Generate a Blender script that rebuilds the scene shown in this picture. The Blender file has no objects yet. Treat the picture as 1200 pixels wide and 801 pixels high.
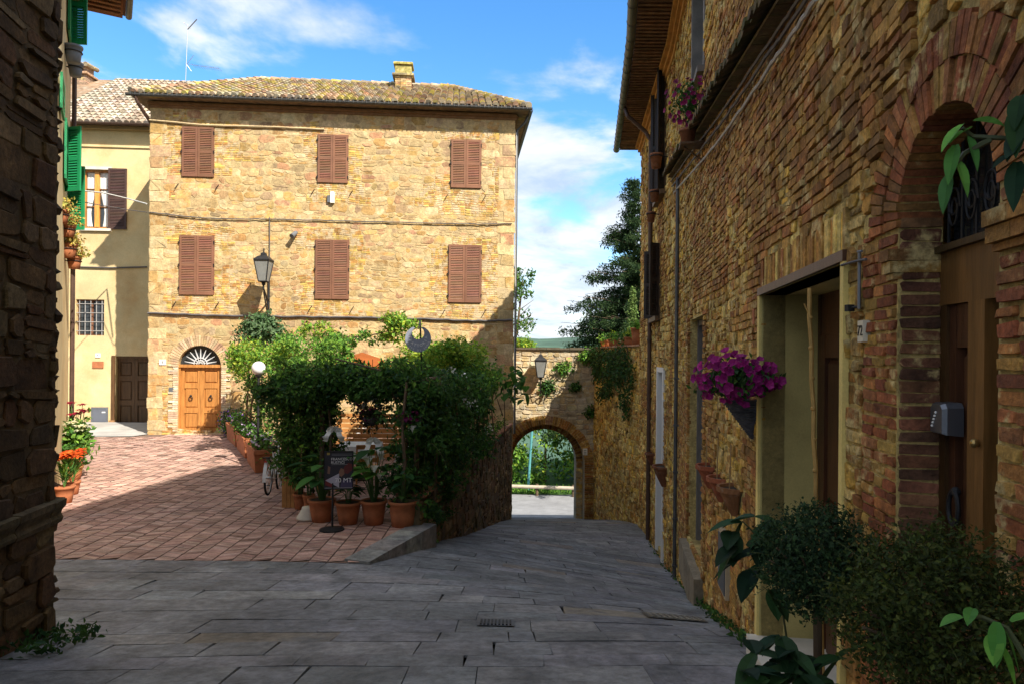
import bpy, math, random
import numpy as np
from mathutils import Vector, Matrix, noise
R = random.Random(7)
SC = bpy.context.scene
COL = SC.collection
E = 1.65                      # eye height above the paving under the camera
F, CX, CY, ROLL = 800.0, 600.0, 415.0, math.radians(0.5)
PI = math.pi

# ------------------------------------------------------------------ picture measurements -> rays
def ray(px, py):
    u, v = (px - CX) / F, -(py - CY) / F
    c, s = math.cos(ROLL), math.sin(ROLL)
    return Vector((u * c - v * s, 1.0, u * s + v * c))
def at(px, py, Y):
    return ray(px, py) * Y + Vector((0, 0, E))
class Wall:                    # vertical wall plane; u runs left to right seen from outside, d is outwards
    def __init__(s, p0, p1):
        s.p0 = Vector((p0[0], p0[1], 0)); s.p1 = Vector((p1[0], p1[1], 0))
        s.L = (s.p1 - s.p0).length; s.e = (s.p1 - s.p0) / s.L
        s.n = Vector((s.e.y, -s.e.x, 0))
    def P(s, u, z, d=0.0):
        return s.p0 + s.e * u + s.n * d + Vector((0, 0, z))
    def hit(s, px, py, d=0.0):
        r = ray(px, py); o = Vector((0, 0, E))
        t = (s.p0 + s.n * d - o).dot(s.n) / r.dot(s.n)
        q = o + r * t
        return (q - s.p0).dot(s.e), q.z
    def hp(s, px, py, d=0.0):
        u, z = s.hit(px, py, d)
        return s.P(u, z, d)
    def uy(s, Y):
        return (Y - s.p0.y) / s.e.y

# ------------------------------------------------------------------ mesh builder
WHITE = (1, 1, 1)
class MB:
    def __init__(s):
        s.v = []; s.f = []; s.c = []; s.m = []
    def poly(s, pts, col=WHITE, m=0):
        i = len(s.v); s.v.extend(tuple(p) for p in pts)
        s.f.append(tuple(range(i, i + len(pts)))); s.c.append(col); s.m.append(m)
    def mesh(s, verts, faces, col=WHITE, m=0):
        i = len(s.v); s.v.extend(tuple(p) for p in verts)
        for fa in faces:
            s.f.append(tuple(i + k for k in fa)); s.c.append(col); s.m.append(m)
    def hexa(s, b, t, col=WHITE, m=0):       # two quads of four corners each
        s.mesh(list(b) + list(t), [(3, 2, 1, 0), (4, 5, 6, 7), (0, 1, 5, 4), (1, 2, 6, 5), (2, 3, 7, 6), (3, 0, 4, 7)], col, m)
    def box(s, c, sz, col=WHITE, m=0, rz=0.0, rx=0.0, ry=0.0):
        M = Matrix.Translation(Vector(c)) @ Matrix.Rotation(rz, 4, 'Z') @ Matrix.Rotation(ry, 4, 'Y') @ Matrix.Rotation(rx, 4, 'X')
        x, y, z = sz[0] / 2, sz[1] / 2, sz[2] / 2
        q = [(-x, -y), (x, -y), (x, y), (-x, y)]
        s.hexa([M @ Vector((a, b, -z)) for a, b in q], [M @ Vector((a, b, z)) for a, b in q], col, m)
    def bbox(s, c, sz, bev=0.01, col=WHITE, m=0, rz=0.0):   # box with a chamfered top
        M = Matrix.Translation(Vector(c)) @ Matrix.Rotation(rz, 4, 'Z')
        x, y, z = sz[0] / 2, sz[1] / 2, sz[2] / 2
        rings = [(x, y, -z), (x, y, z - bev), (x - bev, y - bev, z)]
        vs = [];
        for a, b, h in rings:
            vs += [M @ Vector(p) for p in ((-a, -b, h), (a, -b, h), (a, b, h), (-a, b, h))]
        fs = [(3, 2, 1, 0), (8, 9, 10, 11)]
        for r in (0, 4):
            for k in range(4):
                fs.append((r + k, r + (k + 1) % 4, r + 4 + (k + 1) % 4, r + 4 + k))
        s.mesh(vs, fs, col, m)
    def wbox(s, W, u0, u1, z0, z1, d0, d1, col=WHITE, m=0):
        b = [W.P(u0, z0, d0), W.P(u0, z0, d1), W.P(u1, z0, d1), W.P(u1, z0, d0)]
        t = [W.P(u0, z1, d0), W.P(u0, z1, d1), W.P(u1, z1, d1), W.P(u1, z1, d0)]
        s.hexa(b, t, col, m)
    def tube(s, pts, r, n=6, col=WHITE, m=0, cap=True):
        pts = [Vector(p) for p in pts]
        rr = r if isinstance(r, (list, tuple)) else [r] * len(pts)
        vs = []; fs = []
        up = None
        for i, p in enumerate(pts):
            t = (pts[min(i + 1, len(pts) - 1)] - pts[max(i - 1, 0)])
            if t.length < 1e-9: t = Vector((0, 0, 1))
            t.normalize()
            if up is None:
                up = Vector((0, 0, 1)) if abs(t.z) < .9 else Vector((1, 0, 0))
            a = t.cross(up)
            if a.length < 1e-6: a = t.orthogonal()
            a.normalize(); b = a.cross(t); up = b
            for k in range(n):
                w = 2 * PI * k / n
                vs.append(p + (a * math.cos(w) + b * math.sin(w)) * rr[i])
        for i in range(len(pts) - 1):
            for k in range(n):
                fs.append((i * n + k, i * n + (k + 1) % n, (i + 1) * n + (k + 1) % n, (i + 1) * n + k))
        if cap:
            fs.append(tuple(range(n))[::-1]); fs.append(tuple((len(pts) - 1) * n + k for k in range(n)))
        s.mesh(vs, fs, col, m)
    def lathe(s, prof, c=(0, 0, 0), n=16, col=WHITE, m=0, a0=0.0, a1=2 * PI, sx=1.0, sy=1.0, rz=0.0):
        c = Vector(c); vs = []; fs = []
        full = abs(a1 - a0 - 2 * PI) < 1e-6
        k_n = n if full else n + 1
        for r, z in prof:
            for k in range(k_n):
                w = a0 + (a1 - a0) * k / n + rz
                vs.append(c + Vector((math.cos(w) * r * sx, math.sin(w) * r * sy, z)))
        for i in range(len(prof) - 1):
            for k in range(n):
                k2 = (k + 1) % k_n
                fs.append((i * k_n + k, i * k_n + k2, (i + 1) * k_n + k2, (i + 1) * k_n + k))
        s.mesh(vs, fs, col, m)
    def ball(s, c, r, n=12, col=WHITE, m=0, sz=1.0):
        prof = [(max(1e-4, r * math.sin(PI * i / n)), -r * sz * math.cos(PI * i / n)) for i in range(n + 1)]
        s.lathe(prof, c, n + 4, col, m)
    def torus(s, c, R_, r, ax='Y', n=24, k=6, col=WHITE, m=0, M=None):
        pts = []
        vs = []; fs = []
        for i in range(n):
            a = 2 * PI * i / n
            for j in range(k):
                b = 2 * PI * j / k
                q = Vector(((R_ + r * math.cos(b)) * math.cos(a), r * math.sin(b), (R_ + r * math.cos(b)) * math.sin(a)))
                if ax == 'Z': q = Vector((q.x, q.z, q.y))
                if ax == 'X': q = Vector((q.y, q.x, q.z))
                if M is not None: q = M @ q
                vs.append(Vector(c) + q)
        for i in range(n):
            for j in range(k):
                fs.append((i * k + j, i * k + (j + 1) % k, ((i + 1) % n) * k + (j + 1) % k, ((i + 1) % n) * k + j))
        s.mesh(vs, fs, col, m)
    def build(s, name, mats, parent=None, smooth=False, world=True):
        off = Vector((0, 0, 0)); p = parent
        if world:
            while p is not None:
                off += p.location; p = p.parent
        me = bpy.data.meshes.new(name)
        v = np.array(s.v, dtype=np.float32) - np.array(off, dtype=np.float32)
        me.from_pydata([], [], [])
        nl = sum(len(f) for f in s.f)
        me.vertices.add(len(v)); me.vertices.foreach_set('co', v.ravel())
        me.loops.add(nl); me.loops.foreach_set('vertex_index', np.fromiter((i for f in s.f for i in f), dtype=np.int32, count=nl))
        me.polygons.add(len(s.f))
        tot = np.array([len(f) for f in s.f], dtype=np.int32)
        st = np.concatenate(([0], np.cumsum(tot)[:-1])).astype(np.int32)
        me.polygons.foreach_set('loop_start', st)
        try: me.polygons.foreach_set('loop_total', tot)
        except Exception: pass
        me.polygons.foreach_set('material_index', np.array(s.m, dtype=np.int32))
        me.update(calc_edges=True); me.validate()
        ca = me.color_attributes.new('Col', 'FLOAT_COLOR', 'CORNER')
        cc = np.ones((nl, 4), dtype=np.float32)
        cc[:, :3] = np.repeat(np.array(s.c, dtype=np.float32), tot, axis=0)
        if len(ca.data) == nl: ca.data.foreach_set('color', cc.ravel())
        me.polygons.foreach_set('use_smooth', np.full(len(s.f), bool(smooth), dtype=bool))
        if not isinstance(mats, (list, tuple)): mats = [mats]
        for k in mats: me.materials.append(k)
        o = bpy.data.objects.new(name, me); COL.objects.link(o)
        if parent is not None: o.parent = parent
        return o

def thing(name, label, cat, loc=(0, 0, 0), group=None):
    o = bpy.data.objects.new(name, None); COL.objects.link(o)
    o.empty_display_size = .1
    o.location = loc; o['label'] = label; o['category'] = cat
    if group: o['group'] = group
    return o
def tag(o, label, cat, group=None):
    o['label'] = label; o['category'] = cat
    if group: o['group'] = group
    return o
def struct(o, kind='structure'):
    o['kind'] = kind; return o
def dup(o, parent=None, loc=None, rz=None, label=None, sc=None):
    c = o.copy(); COL.objects.link(c)
    if parent is not None: c.parent = parent
    for ch in list(o.children): dup(ch, c)
    if loc is not None: c.location = loc
    if rz is not None: c.rotation_euler = (0, 0, rz)
    if sc is not None: c.scale = (sc, sc, sc)
    if label: c['label'] = label
    return c
def text_mesh(name, body, size, mat, M, parent, extrude=.002, align='CENTER'):
    cu = bpy.data.curves.new(name, 'FONT'); cu.body = body; cu.size = size; cu.extrude = extrude
    cu.align_x = align; cu.align_y = 'CENTER'; cu.resolution_u = 2
    to = bpy.data.objects.new(name + '_tmp', cu)
    me = bpy.data.meshes.new_from_object(to)
    bpy.data.objects.remove(to); bpy.data.curves.remove(cu)
    ca = me.color_attributes.new('Col', 'FLOAT_COLOR', 'POINT'); ca.data.foreach_set('color', np.ones(len(me.vertices) * 4, dtype=np.float32))
    me.transform(M); me.materials.clear(); me.materials.append(mat); me.name = name
    o = bpy.data.objects.new(name, me); COL.objects.link(o)
    off = Vector((0, 0, 0)); p = parent
    while p is not None:
        off += p.location; p = p.parent
    me.transform(Matrix.Translation(-off)); o.parent = parent
    return o
def frame_matrix(o, ex, ey):
    ex = Vector(ex).normalized(); ey = Vector(ey).normalized(); ez = ex.cross(ey)
    M = Matrix.Identity(4)
    for i in range(3):
        M[i][0] = ex[i]; M[i][1] = ey[i]; M[i][2] = ez[i]; M[i][3] = o[i]
    return M
def jit(c, a=.15, h=.05):
    k = 1 + R.uniform(-a, a)
    return tuple(max(0.003, min(.95, x * k * (1 + R.uniform(-h, h)))) for x in c)
def lerp(a, b, t): return a + (b - a) * t

# ------------------------------------------------------------------ materials
def M_(name, base=(1, 1, 1), rough=.8, bump=.25, bscale=40., var=.35, vscale=4., big=.0, bigscale=.5, metal=0., spec=.3,
       over=None, over_scale=3., over_thr=.55, over_soft=.1, transl=0., bdist=.01, stretch=None, grain=0.):
    m = bpy.data.materials.new(name); m.use_nodes = True
    nt = m.node_tree; N = nt.nodes; L = nt.links
    b = N['Principled BSDF']
    b.inputs['Roughness'].default_value = rough; b.inputs['Metallic'].default_value = metal
    b.inputs['Specular IOR Level'].default_value = spec
    at_ = N.new('ShaderNodeAttribute'); at_.attribute_name = 'Col'
    tc = N.new('ShaderNodeTexCoord')
    vec = tc.outputs['Object']
    if stretch:
        mp = N.new('ShaderNodeMapping'); mp.inputs['Scale'].default_value = stretch
        L.new(vec, mp.inputs['Vector']); vec = mp.outputs['Vector']
    mul = N.new('ShaderNodeMix'); mul.data_type = 'RGBA'; mul.blend_type = 'MULTIPLY'; mul.inputs[0].default_value = 1
    mul.inputs[7].default_value = (*base, 1); L.new(at_.outputs['Color'], mul.inputs[6])
    cur = mul.outputs[2]
    def nz(scale, detail=5, rgh=.6):
        n = N.new('ShaderNodeTexNoise'); n.inputs['Scale'].default_value = scale
        n.inputs['Detail'].default_value = detail; n.inputs['Roughness'].default_value = rgh
        L.new(vec, n.inputs['Vector']); return n.outputs['Fac']
    def ramp(fac, lo, hi, a=.3, c=.7):
        r = N.new('ShaderNodeMapRange'); r.inputs[1].default_value = a; r.inputs[2].default_value = c
        r.inputs[3].default_value = lo; r.inputs[4].default_value = hi
        L.new(fac, r.inputs[0]); return r.outputs[0]
    def mulby(cur, f):
        q = N.new('ShaderNodeMix'); q.data_type = 'RGBA'; q.blend_type = 'MULTIPLY'; q.inputs[0].default_value = 1
        L.new(cur, q.inputs[6]); L.new(f, q.inputs[7]); return q.outputs[2]
    if over is not None:
        q = N.new('ShaderNodeMix'); q.data_type = 'RGBA'
        L.new(ramp(nz(over_scale, 6, .65), 0, 1, over_thr - over_soft, over_thr + over_soft), q.inputs[0])
        L.new(cur, q.inputs[6]); q.inputs[7].default_value = (*over, 1); cur = q.outputs[2]
    if var: cur = mulby(cur, ramp(nz(vscale), 1 - var, 1 + var * .6))
    if big: cur = mulby(cur, ramp(nz(bigscale, 4), 1 - big, 1 + big * .5))
    if grain: cur = mulby(cur, ramp(nz(bscale * 1.3, 3, .7), 1 - grain, 1 + grain))
    L.new(cur, b.inputs['Base Color'])
    if bump:
        bp = N.new('ShaderNodeBump'); bp.inputs['Strength'].default_value = bump; bp.inputs['Distance'].default_value = bdist
        L.new(nz(bscale, 8, .65), bp.inputs['Height']); L.new(bp.outputs['Normal'], b.inputs['Normal'])
    if transl:
        tr = N.new('ShaderNodeBsdfTranslucent'); L.new(cur, tr.inputs['Color'])
        mx = N.new('ShaderNodeMixShader'); mx.inputs[0].default_value = transl
        L.new(b.outputs[0], mx.inputs[1]); L.new(tr.outputs[0], mx.inputs[2])
        L.new(mx.outputs[0], N['Material Output'].inputs['Surface'])
    return m

MORT = M_('cream_mortar', (.52, .385, .20), .95, .8, 20, .3, 6, .2, .7, bdist=.02)
STONE = M_('facade_stone', (1, 1, 1), .92, .8, 14, .30, 5, .2, .6, over=(.53, .39, .20), over_scale=3.2, over_thr=.54, over_soft=.07, grain=.22, bdist=.02)
MORT_D = M_('ochre_mortar', (.60, .45, .17), .95, 1, 22, .5, 5, .35, .8, grain=.35, bdist=.03)
STONE_D = M_('golden_rubble', (1, 1, 1), .9, 1, 22, .55, 7, .4, .7, over=(.70, .54, .24), over_scale=5, over_thr=.57, over_soft=.05, grain=.4, bdist=.03)
BRICK = M_('old_brick', (1, 1, 1), .9, .9, 35, .5, 12, .3, 1.2, over=(.52, .39, .17), over_scale=6, over_thr=.60, over_soft=.04, grain=.3, bdist=.015)
MORT_G = M_('dark_joint', (.10, .075, .05), .95, .5, 30, .4, 5)
STUCCO = M_('cream_stucco', (.64, .51, .28), .9, .25, 18, .15, 1.2, .22, .35, grain=.07, over=(.58, .40, .19), over_scale=.9, over_thr=.58, over_soft=.12)
STUCCO_Y = M_('ochre_stucco', (.55, .45, .17), .85, .35, 60, .25, 2, .2, .6, grain=.08)
PLASTER = M_('pale_plaster', (.62, .58, .5), .9, .3, 30, .2, 3)
TILE_G = M_('grey_roof_tile', (1.05, 1.02, .98), .92, .5, 30, .45, 6, .2, .8, over=(.30, .26, .20), over_scale=3, over_thr=.58, grain=.25)
TILE = M_('roof_tile', (1, 1, 1), .92, .5, 30, .45, 6, .2, .8, over=(.32, .24, .06), over_scale=1.5, over_thr=.64, over_soft=.06, grain=.25)
WOODB = M_('brown_painted_wood', (.215, .098, .056), .6, .2, 30, .18, 3)
WOODD = M_('dark_door_wood', (.115, .062, .028), .55, .3, 25, .4, 3, stretch=(6, 6, .7))
WOODH = M_('honey_door_wood', (.46, .20, .055), .45, .2, 25, .35, 3, stretch=(6, 6, .7))
WOODR = M_('reddish_door_wood', (.085, .032, .014), .45, .25, 30, .45, 4, stretch=(8, 8, .8))
WOODO = M_('oiled_oak', (.12, .056, .017), .45, .25, 30, .4, 4, stretch=(8, 8, .8))
GREENP = M_('green_paint', (.018, .27, .10), .5, .1, 30, .12, 3)
IRON = M_('black_iron', (.025, .025, .027), .55, .25, 60, .3, 8, metal=.2)
GREYM = M_('grey_metal', (.16, .17, .19), .5, .12, 50, .2, 5, metal=.3)
ZINC = M_('dark_zinc', (.10, .10, .10), .5, .2, 30, .3, 4, metal=.4)
COPPER = M_('brown_copper', (.10, .06, .045), .5, .2, 30, .3, 4, metal=.3)
TERRA = M_('terracotta', (.42, .15, .065), .85, .25, 30, .28, 6, .15, 2)
TERRA_D = M_('old_terracotta', (.30, .12, .06), .9, .3, 30, .4, 8, .2, 3, over=(.28, .23, .17), over_scale=9, over_thr=.66)
SOIL = M_('soil', (.05, .035, .022), .95, .8, 40, .4, 10)
LEAF = M_('leaf', (1.42, 1.40, 1.2), .6, 0, 1, .2, 6, transl=.33, spec=.18)
BARK = M_('bark', (.13, .09, .055), .95, .8, 30, .4, 6, stretch=(4, 4, 1))
PETAL = M_('petal', (1, 1, 1), .6, 0, 1, .15, 8, transl=.25)
WHITEP = M_('white_paint', (.78, .77, .74), .5, .08, 30, .06, 3)
CREAMP = M_('plain_paint', (1, 1, 1), .55, .1, 30, .1, 4)
GLASS = M_('dark_window_glass', (.03, .035, .04), .08, 0, 1, .1, 2, spec=.6)
FROST = M_('frosted_glass', (.62, .63, .6), .3, .05, 20, .08, 3)
CABLE = M_('grey_cable', (.11, .10, .10), .7, .1, 40, .2, 6)
CABLE_W = M_('pale_cable', (.5, .49, .47), .7, .1, 40, .2, 6)
RUBBER = M_('rubber', (.02, .02, .02), .8, .1, 30, .1, 4)
CHROME = M_('steel', (.5, .5, .5), .3, .05, 30, .1, 4, metal=.8)
FABRIC = M_('white_cloth', (.78, .77, .75), .9, .2, 60, .08, 5, transl=.2)
WICKER = M_('grey_wicker', (.10, .10, .115), .8, .4, 60, .4, 20)
ROCK = M_('grey_stone', (.26, .24, .20), .92, .7, 18, .35, 4, .25, 1.2, grain=.2)

# ------------------------------------------------------------------ masonry
PAL_FACADE = [(.50, .33, .15), (.54, .335, .125), (.46, .27, .10), (.56, .42, .235), (.45, .25, .135), (.39, .27, .15), (.58, .44, .25), (.49, .295, .11), (.52, .36, .175)]
PAL_GOLD = [(.72, .45, .085), (.62, .36, .07), (.74, .52, .16), (.50, .27, .06), (.54, .27, .06), (.70, .51, .17), (.36, .21, .06), (.68, .44, .10)]
PAL_BRICK = [(.42, .19, .05), (.35, .14, .04), (.47, .25, .06), (.30, .15, .045), (.50, .29, .07), (.40, .22, .055)]
PAL_RED = [(.42, .145, .05), (.35, .11, .042), (.46, .185, .055), (.28, .09, .04), (.38, .16, .06)]
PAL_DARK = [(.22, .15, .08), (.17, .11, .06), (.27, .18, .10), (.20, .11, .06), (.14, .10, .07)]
def intervals(u0, u1, z, holes):
    iv = [(u0, u1)]
    for h in holes:
        r = h(z) if callable(h) else ((h[0], h[1]) if h[2] < z < h[3] else None)
        if not r: continue
        nv = []
        for a, b in iv:
            if r[1] <= a or r[0] >= b: nv.append((a, b)); continue
            if r[0] > a: nv.append((a, r[0]))
            if r[1] < b: nv.append((r[1], b))
        iv = nv
    return iv
BEV = .07
def one_stone(mb, W, a, b, z0, z1, dep, gap, rnd, col, m, wob, seed):
    w, h = b - a, z1 - z0
    if w < .03 or h < .015: return
    g = gap * R.uniform(.5, 1.3)
    a, b, z0, z1 = a + g, b - g, z0 + g, z1 - g
    cu = [min(w * .4, rnd * R.uniform(.2, 1.3)) for _ in range(4)]; cz = [min(h * .42, rnd * R.uniform(.2, 1.2)) for _ in range(4)]
    j = min(w, h) * .09
    o = [(a + cu[0], z0), (b - cu[1], z0), (b, z0 + cz[1]), (b, z1 - cz[2]), (b - cu[2], z1), (a + cu[3], z1), (a, z1 - cz[3]), (a, z0 + cz[0])]
    o = [(x + R.uniform(-j, j), y + R.uniform(-j, j)) for x, y in o]
    cx, cy = (a + b) / 2, (z0 + z1) / 2
    tu, tz = R.uniform(-.35, .35) * dep / max(w, .1), R.uniform(-.5, .5) * dep / max(h, .06)
    def dz(x): return wob * noise.noise((x * .8 + seed, z0 * .5, seed))
    bev = min(w, h) * BEV
    rings = []
    for k, (sc, dd) in enumerate(((1, -.02), (1, dep * .55), (0, dep))):
        ring = []
        for x, y in o:
            if sc == 0:
                lx, ly = cx - x, cy - y; ll = math.hypot(lx, ly) or 1
                x2, y2 = x + lx / ll * bev, y + ly / ll * bev
            else: x2, y2 = x, y
            d = dd + ((x2 - cx) * tu + (y2 - cy) * tz if k else 0)
            ring.append(W.P(x2, y2 + dz(x2), d))
        rings.append(ring)
    vs = rings[0] + rings[1] + rings[2]; fs = [tuple(range(16, 24))]
    for r in (0, 8):
        for k in range(8):
            fs.append((r + k, r + (k + 1) % 8, r + 8 + (k + 1) % 8, r + 8 + k))
    mb.mesh(vs, fs, col, m)
def masonry(mb, W, u0, u1, z0, z1, holes=(), hr=(.13, .24), wr=(.18, .46), gap=.012, dep=(.008, .035), rnd=.05, pal=PAL_FACADE, m=1,
            wob=.05, split=.22, brick=None, bm=2, bh=.065, bw=(.16, .28), keep=None):
    """rows of stones; brick(u,z) > 0 turns a stone into a stack of thin bricks"""
    z = z0; seed = R.uniform(0, 50)
    while z < z1 - .02:
        h = min(R.uniform(*hr), z1 - z)
        for a, b in intervals(u0, u1, z + h / 2, holes):
            u = a
            while u < b - .01:
                w = R.uniform(*wr)
                if b - u - w < wr[0] * .6: w = b - u
                if keep and not keep(u + w / 2, z + h / 2): u += w; continue
                if brick and brick(u + w / 2, z + h / 2) > 0:
                    nb = max(1, round(h / bh))
                    for k in range(nb):
                        x = u
                        while x < u + w - .01:
                            ww = R.uniform(*bw)
                            if u + w - x - ww < bw[0] * .6: ww = u + w - x
                            one_stone(mb, W, x, x + ww, z + h * k / nb, z + h * (k + 1) / nb, R.uniform(.45, 1) * dep[1], gap * .75, rnd * .2, jit(R.choice(PAL_BRICK), .25), bm, wob, seed)
                            x += ww
                elif R.random() < split and h > .1:
                    s = h * R.uniform(.35, .65)
                    one_stone(mb, W, u, u + w, z, z + s, R.uniform(*dep), gap, rnd, jit(R.choice(pal), .2), m, wob, seed)
                    one_stone(mb, W, u, u + w, z + s, z + h, R.uniform(*dep), gap, rnd, jit(R.choice(pal), .2), m, wob, seed)
                else:
                    one_stone(mb, W, u, u + w, z, z + h, R.uniform(*dep), gap, rnd, jit(R.choice(pal), .22), m, wob, seed)
                u += w
        z += h
def backing(mb, W, u0, u1, z0, z1, rects=(), depth=.3, col=WHITE, m=0, d=0.0):
    """mortar face with rectangular openings and their reveals; rect = (u0,u1,z0,z1)"""
    us = sorted({u0, u1, *[x for r in rects for x in (r[0], r[1]) if u0 < x < u1]})
    zs = sorted({z0, z1, *[x for r in rects for x in (r[2], r[3]) if z0 < x < z1]})
    for i in range(len(us) - 1):
        for k in range(len(zs) - 1):
            cu, cz = (us[i] + us[i + 1]) / 2, (zs[k] + zs[k + 1]) / 2
            if any(r[0] < cu < r[1] and r[2] < cz < r[3] for r in rects): continue
            mb.poly([W.P(us[i], zs[k], d), W.P(us[i + 1], zs[k], d), W.P(us[i + 1], zs[k + 1], d), W.P(us[i], zs[k + 1], d)], col, m)
    for a, b, c, e in rects:
        P = W.P
        mb.poly([P(a, c, d), P(a, e, d), P(a, e, -depth), P(a, c, -depth)], col, m)
        mb.poly([P(b, c, d), P(b, c, -depth), P(b, e, -depth), P(b, e, d)], col, m)
        mb.poly([P(a, e, d), P(b, e, d), P(b, e, -depth), P(a, e, -depth)], col, m)
        mb.poly([P(a, c, d), P(a, c, -depth), P(b, c, -depth), P(b, c, d)], col, m)
def arch_fill(mb, W, uc, zs, r, ztop, depth=.3, n=20, col=WHITE, m=0, d=0.0, u0=None, u1=None):
    """masonry between a semicircular opening and the rectangle around it, with the curved reveal"""
    pts = [(uc - r * math.cos(PI * k / n), zs + r * math.sin(PI * k / n)) for k in range(n + 1)]
    for k in range(n):
        a, b = pts[k], pts[k + 1]
        mb.poly([W.P(a[0], a[1], d), W.P(b[0], b[1], d), W.P(b[0], ztop, d), W.P(a[0], ztop, d)], col, m)
        mb.poly([W.P(b[0], b[1], d), W.P(a[0], a[1], d), W.P(a[0], a[1], -depth), W.P(b[0], b[1], -depth)], col, m)
def voussoirs(mb, W, uc, zs, r0, r1, n, d0, d1, pal, m=2, a0=0., a1=PI, gap=.006, jr=.01):
    for k in range(n):
        t0, t1 = a0 + (a1 - a0) * k / n, a0 + (a1 - a0) * (k + 1) / n
        g = gap / ((r0 + r1) / 2)
        ra, rb = r0 + R.uniform(0, jr) * .3, r1 + R.uniform(-jr, jr)
        dd = d1 + R.uniform(-.006, .006)
        q = []
        for rr, t in ((ra, t0 + g), (ra, t1 - g), (rb, t1 - g), (rb, t0 + g)):
            q.append((uc - rr * math.cos(t), zs + rr * math.sin(t)))
        mb.hexa([W.P(x, y, d0) for x, y in q], [W.P(x, y, dd) for x, y in q], jit(R.choice(pal), .25), m)
def arch_hole(uc, zs, r, z0):
    def f(z):
        if z < z0 or z >= zs + r: return None
        if z <= zs: return (uc - r, uc + r)
        w = math.sqrt(max(0, r * r - (z - zs) ** 2)); return (uc - w, uc + w)
    return f
def shutter_leaf(W, u0, u1, z0, z1, d, mat, parent, name='shutter', slat=.055, th=.04, col=WHITE):
    k_ = R.uniform(.86, 1.1); col = (k_ * R.uniform(.97, 1.03), k_, k_ * R.uniform(.95, 1.06)); mb = MB(); s = .065
    mb.wbox(W, u0, u0 + s, z0, z1, d, d + th, col); mb.wbox(W, u1 - s, u1, z0, z1, d, d + th, col)
    zm = (z0 + z1) / 2
    for a, b in ((z0, z0 + .09), (zm - .04, zm + .04), (z1 - .07, z1)): mb.wbox(W, u0 + s, u1 - s, a, b, d + .001, d + th - .002, col)
    for a, b in ((z0 + .09, zm - .04), (zm + .04, z1 - .07)):
        n = max(3, round((b - a) / slat))
        for k in range(n):
            x0 = a + (b - a) * k / n; x1 = x0 + (b - a) / n * 1.15
            P = W.P; c = tuple(q * R.uniform(.9, 1.08) for q in col)
            mb.hexa([P(u0 + s, x0, d + th - .006), P(u1 - s, x0, d + th - .006), P(u1 - s, x0 + .008, d + th), P(u0 + s, x0 + .008, d + th)],
                    [P(u0 + s, x1 - .008, d + .004), P(u1 - s, x1 - .008, d + .004), P(u1 - s, x1, d + .010), P(u0 + s, x1, d + .010)], c)
    return mb.build(name, mat, parent)
def panel_leaf(W, u0, u1, z0, z1, d, mat, parent, panels, name='door_leaf', th=.05, knob=None):
    """door leaf: stiles and rails with raised panels; panels = list of (z fractions)"""
    mb = MB(); s = min(.1, (u1 - u0) * .17)
    mb.wbox(W, u0, u0 + s, z0, z1, d, d + th); mb.wbox(W, u1 - s, u1, z0, z1, d, d + th)
    edges = [0] + [x for p in panels for x in p] + [1]
    for k in range(0, len(edges), 2):
        mb.wbox(W, u0 + s, u1 - s, lerp(z0, z1, edges[k]), lerp(z0, z1, edges[k + 1]), d + .001, d + th - .003)
    for a, b in panels:
        za, zb = lerp(z0, z1, a), lerp(z0, z1, b); i = .045
        P = W.P; A = u0 + s; B = u1 - s; c = jit(WHITE, .15)
        mb.hexa([P(A, za, d), P(B, za, d), P(B, zb, d), P(A, zb, d)], [P(A, za, d + .012), P(B, za, d + .012), P(B, zb, d + .012), P(A, zb, d + .012)], c)
        i = min(i, (B - A) * .2)
        mb.hexa([P(A + i * .4, za + i * .4, d + .012), P(B - i * .4, za + i * .4, d + .012), P(B - i * .4, zb - i * .4, d + .012), P(A + i * .4, zb - i * .4, d + .012)],
                [P(A + i, za + i, d + th - .012), P(B - i, za + i, d + th - .012), P(B - i, zb - i, d + th - .012), P(A + i, zb - i, d + th - .012)], c)
    return mb.build(name, mat, parent)

# ------------------------------------------------------------------ roof tiles
PAL_TILE = [(.34, .20, .12), (.42, .27, .16), (.30, .22, .15), (.38, .32, .22), (.26, .20, .14), (.45, .33, .22), (.36, .28, .10), (.42, .34, .09)]
def barrel_tiles(mb, O, e, s, width, inside, pal=PAL_TILE, sp=.21, ln=.36, r=.085, length=6., m=0):
    """half round cover tiles; O eave corner, e along the eave, s up the slope"""
    e = Vector(e).normalized(); s = Vector(s).normalized(); n = e.cross(s).normalized()
    if n.z < 0: n = -n
    k = 0
    while k * sp < width:
        x = (k + .5) * sp; y = -.04
        while y < length:
            if inside(x, y + ln / 2):
                c = jit(R.choice(pal), .25); jx = R.uniform(-.012, .012); lift = R.uniform(0, .012)
                vs = []
                for yy, rr, hh in ((y, r * 1.08, .045 + lift), (y + ln * 1.06, r * .88, .01)):
                    for q in range(6):
                        a = PI * q / 5
                        vs.append(O + e * (x + jx - math.cos(a) * rr) + s * yy + n * (math.sin(a) * rr + hh))
                fs = [(q, q + 1, 7 + q, 6 + q) for q in range(5)] + [(5, 4, 3, 2, 1, 0)]
                mb.mesh(vs, fs, c, m)
            y += ln
        k += 1

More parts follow.
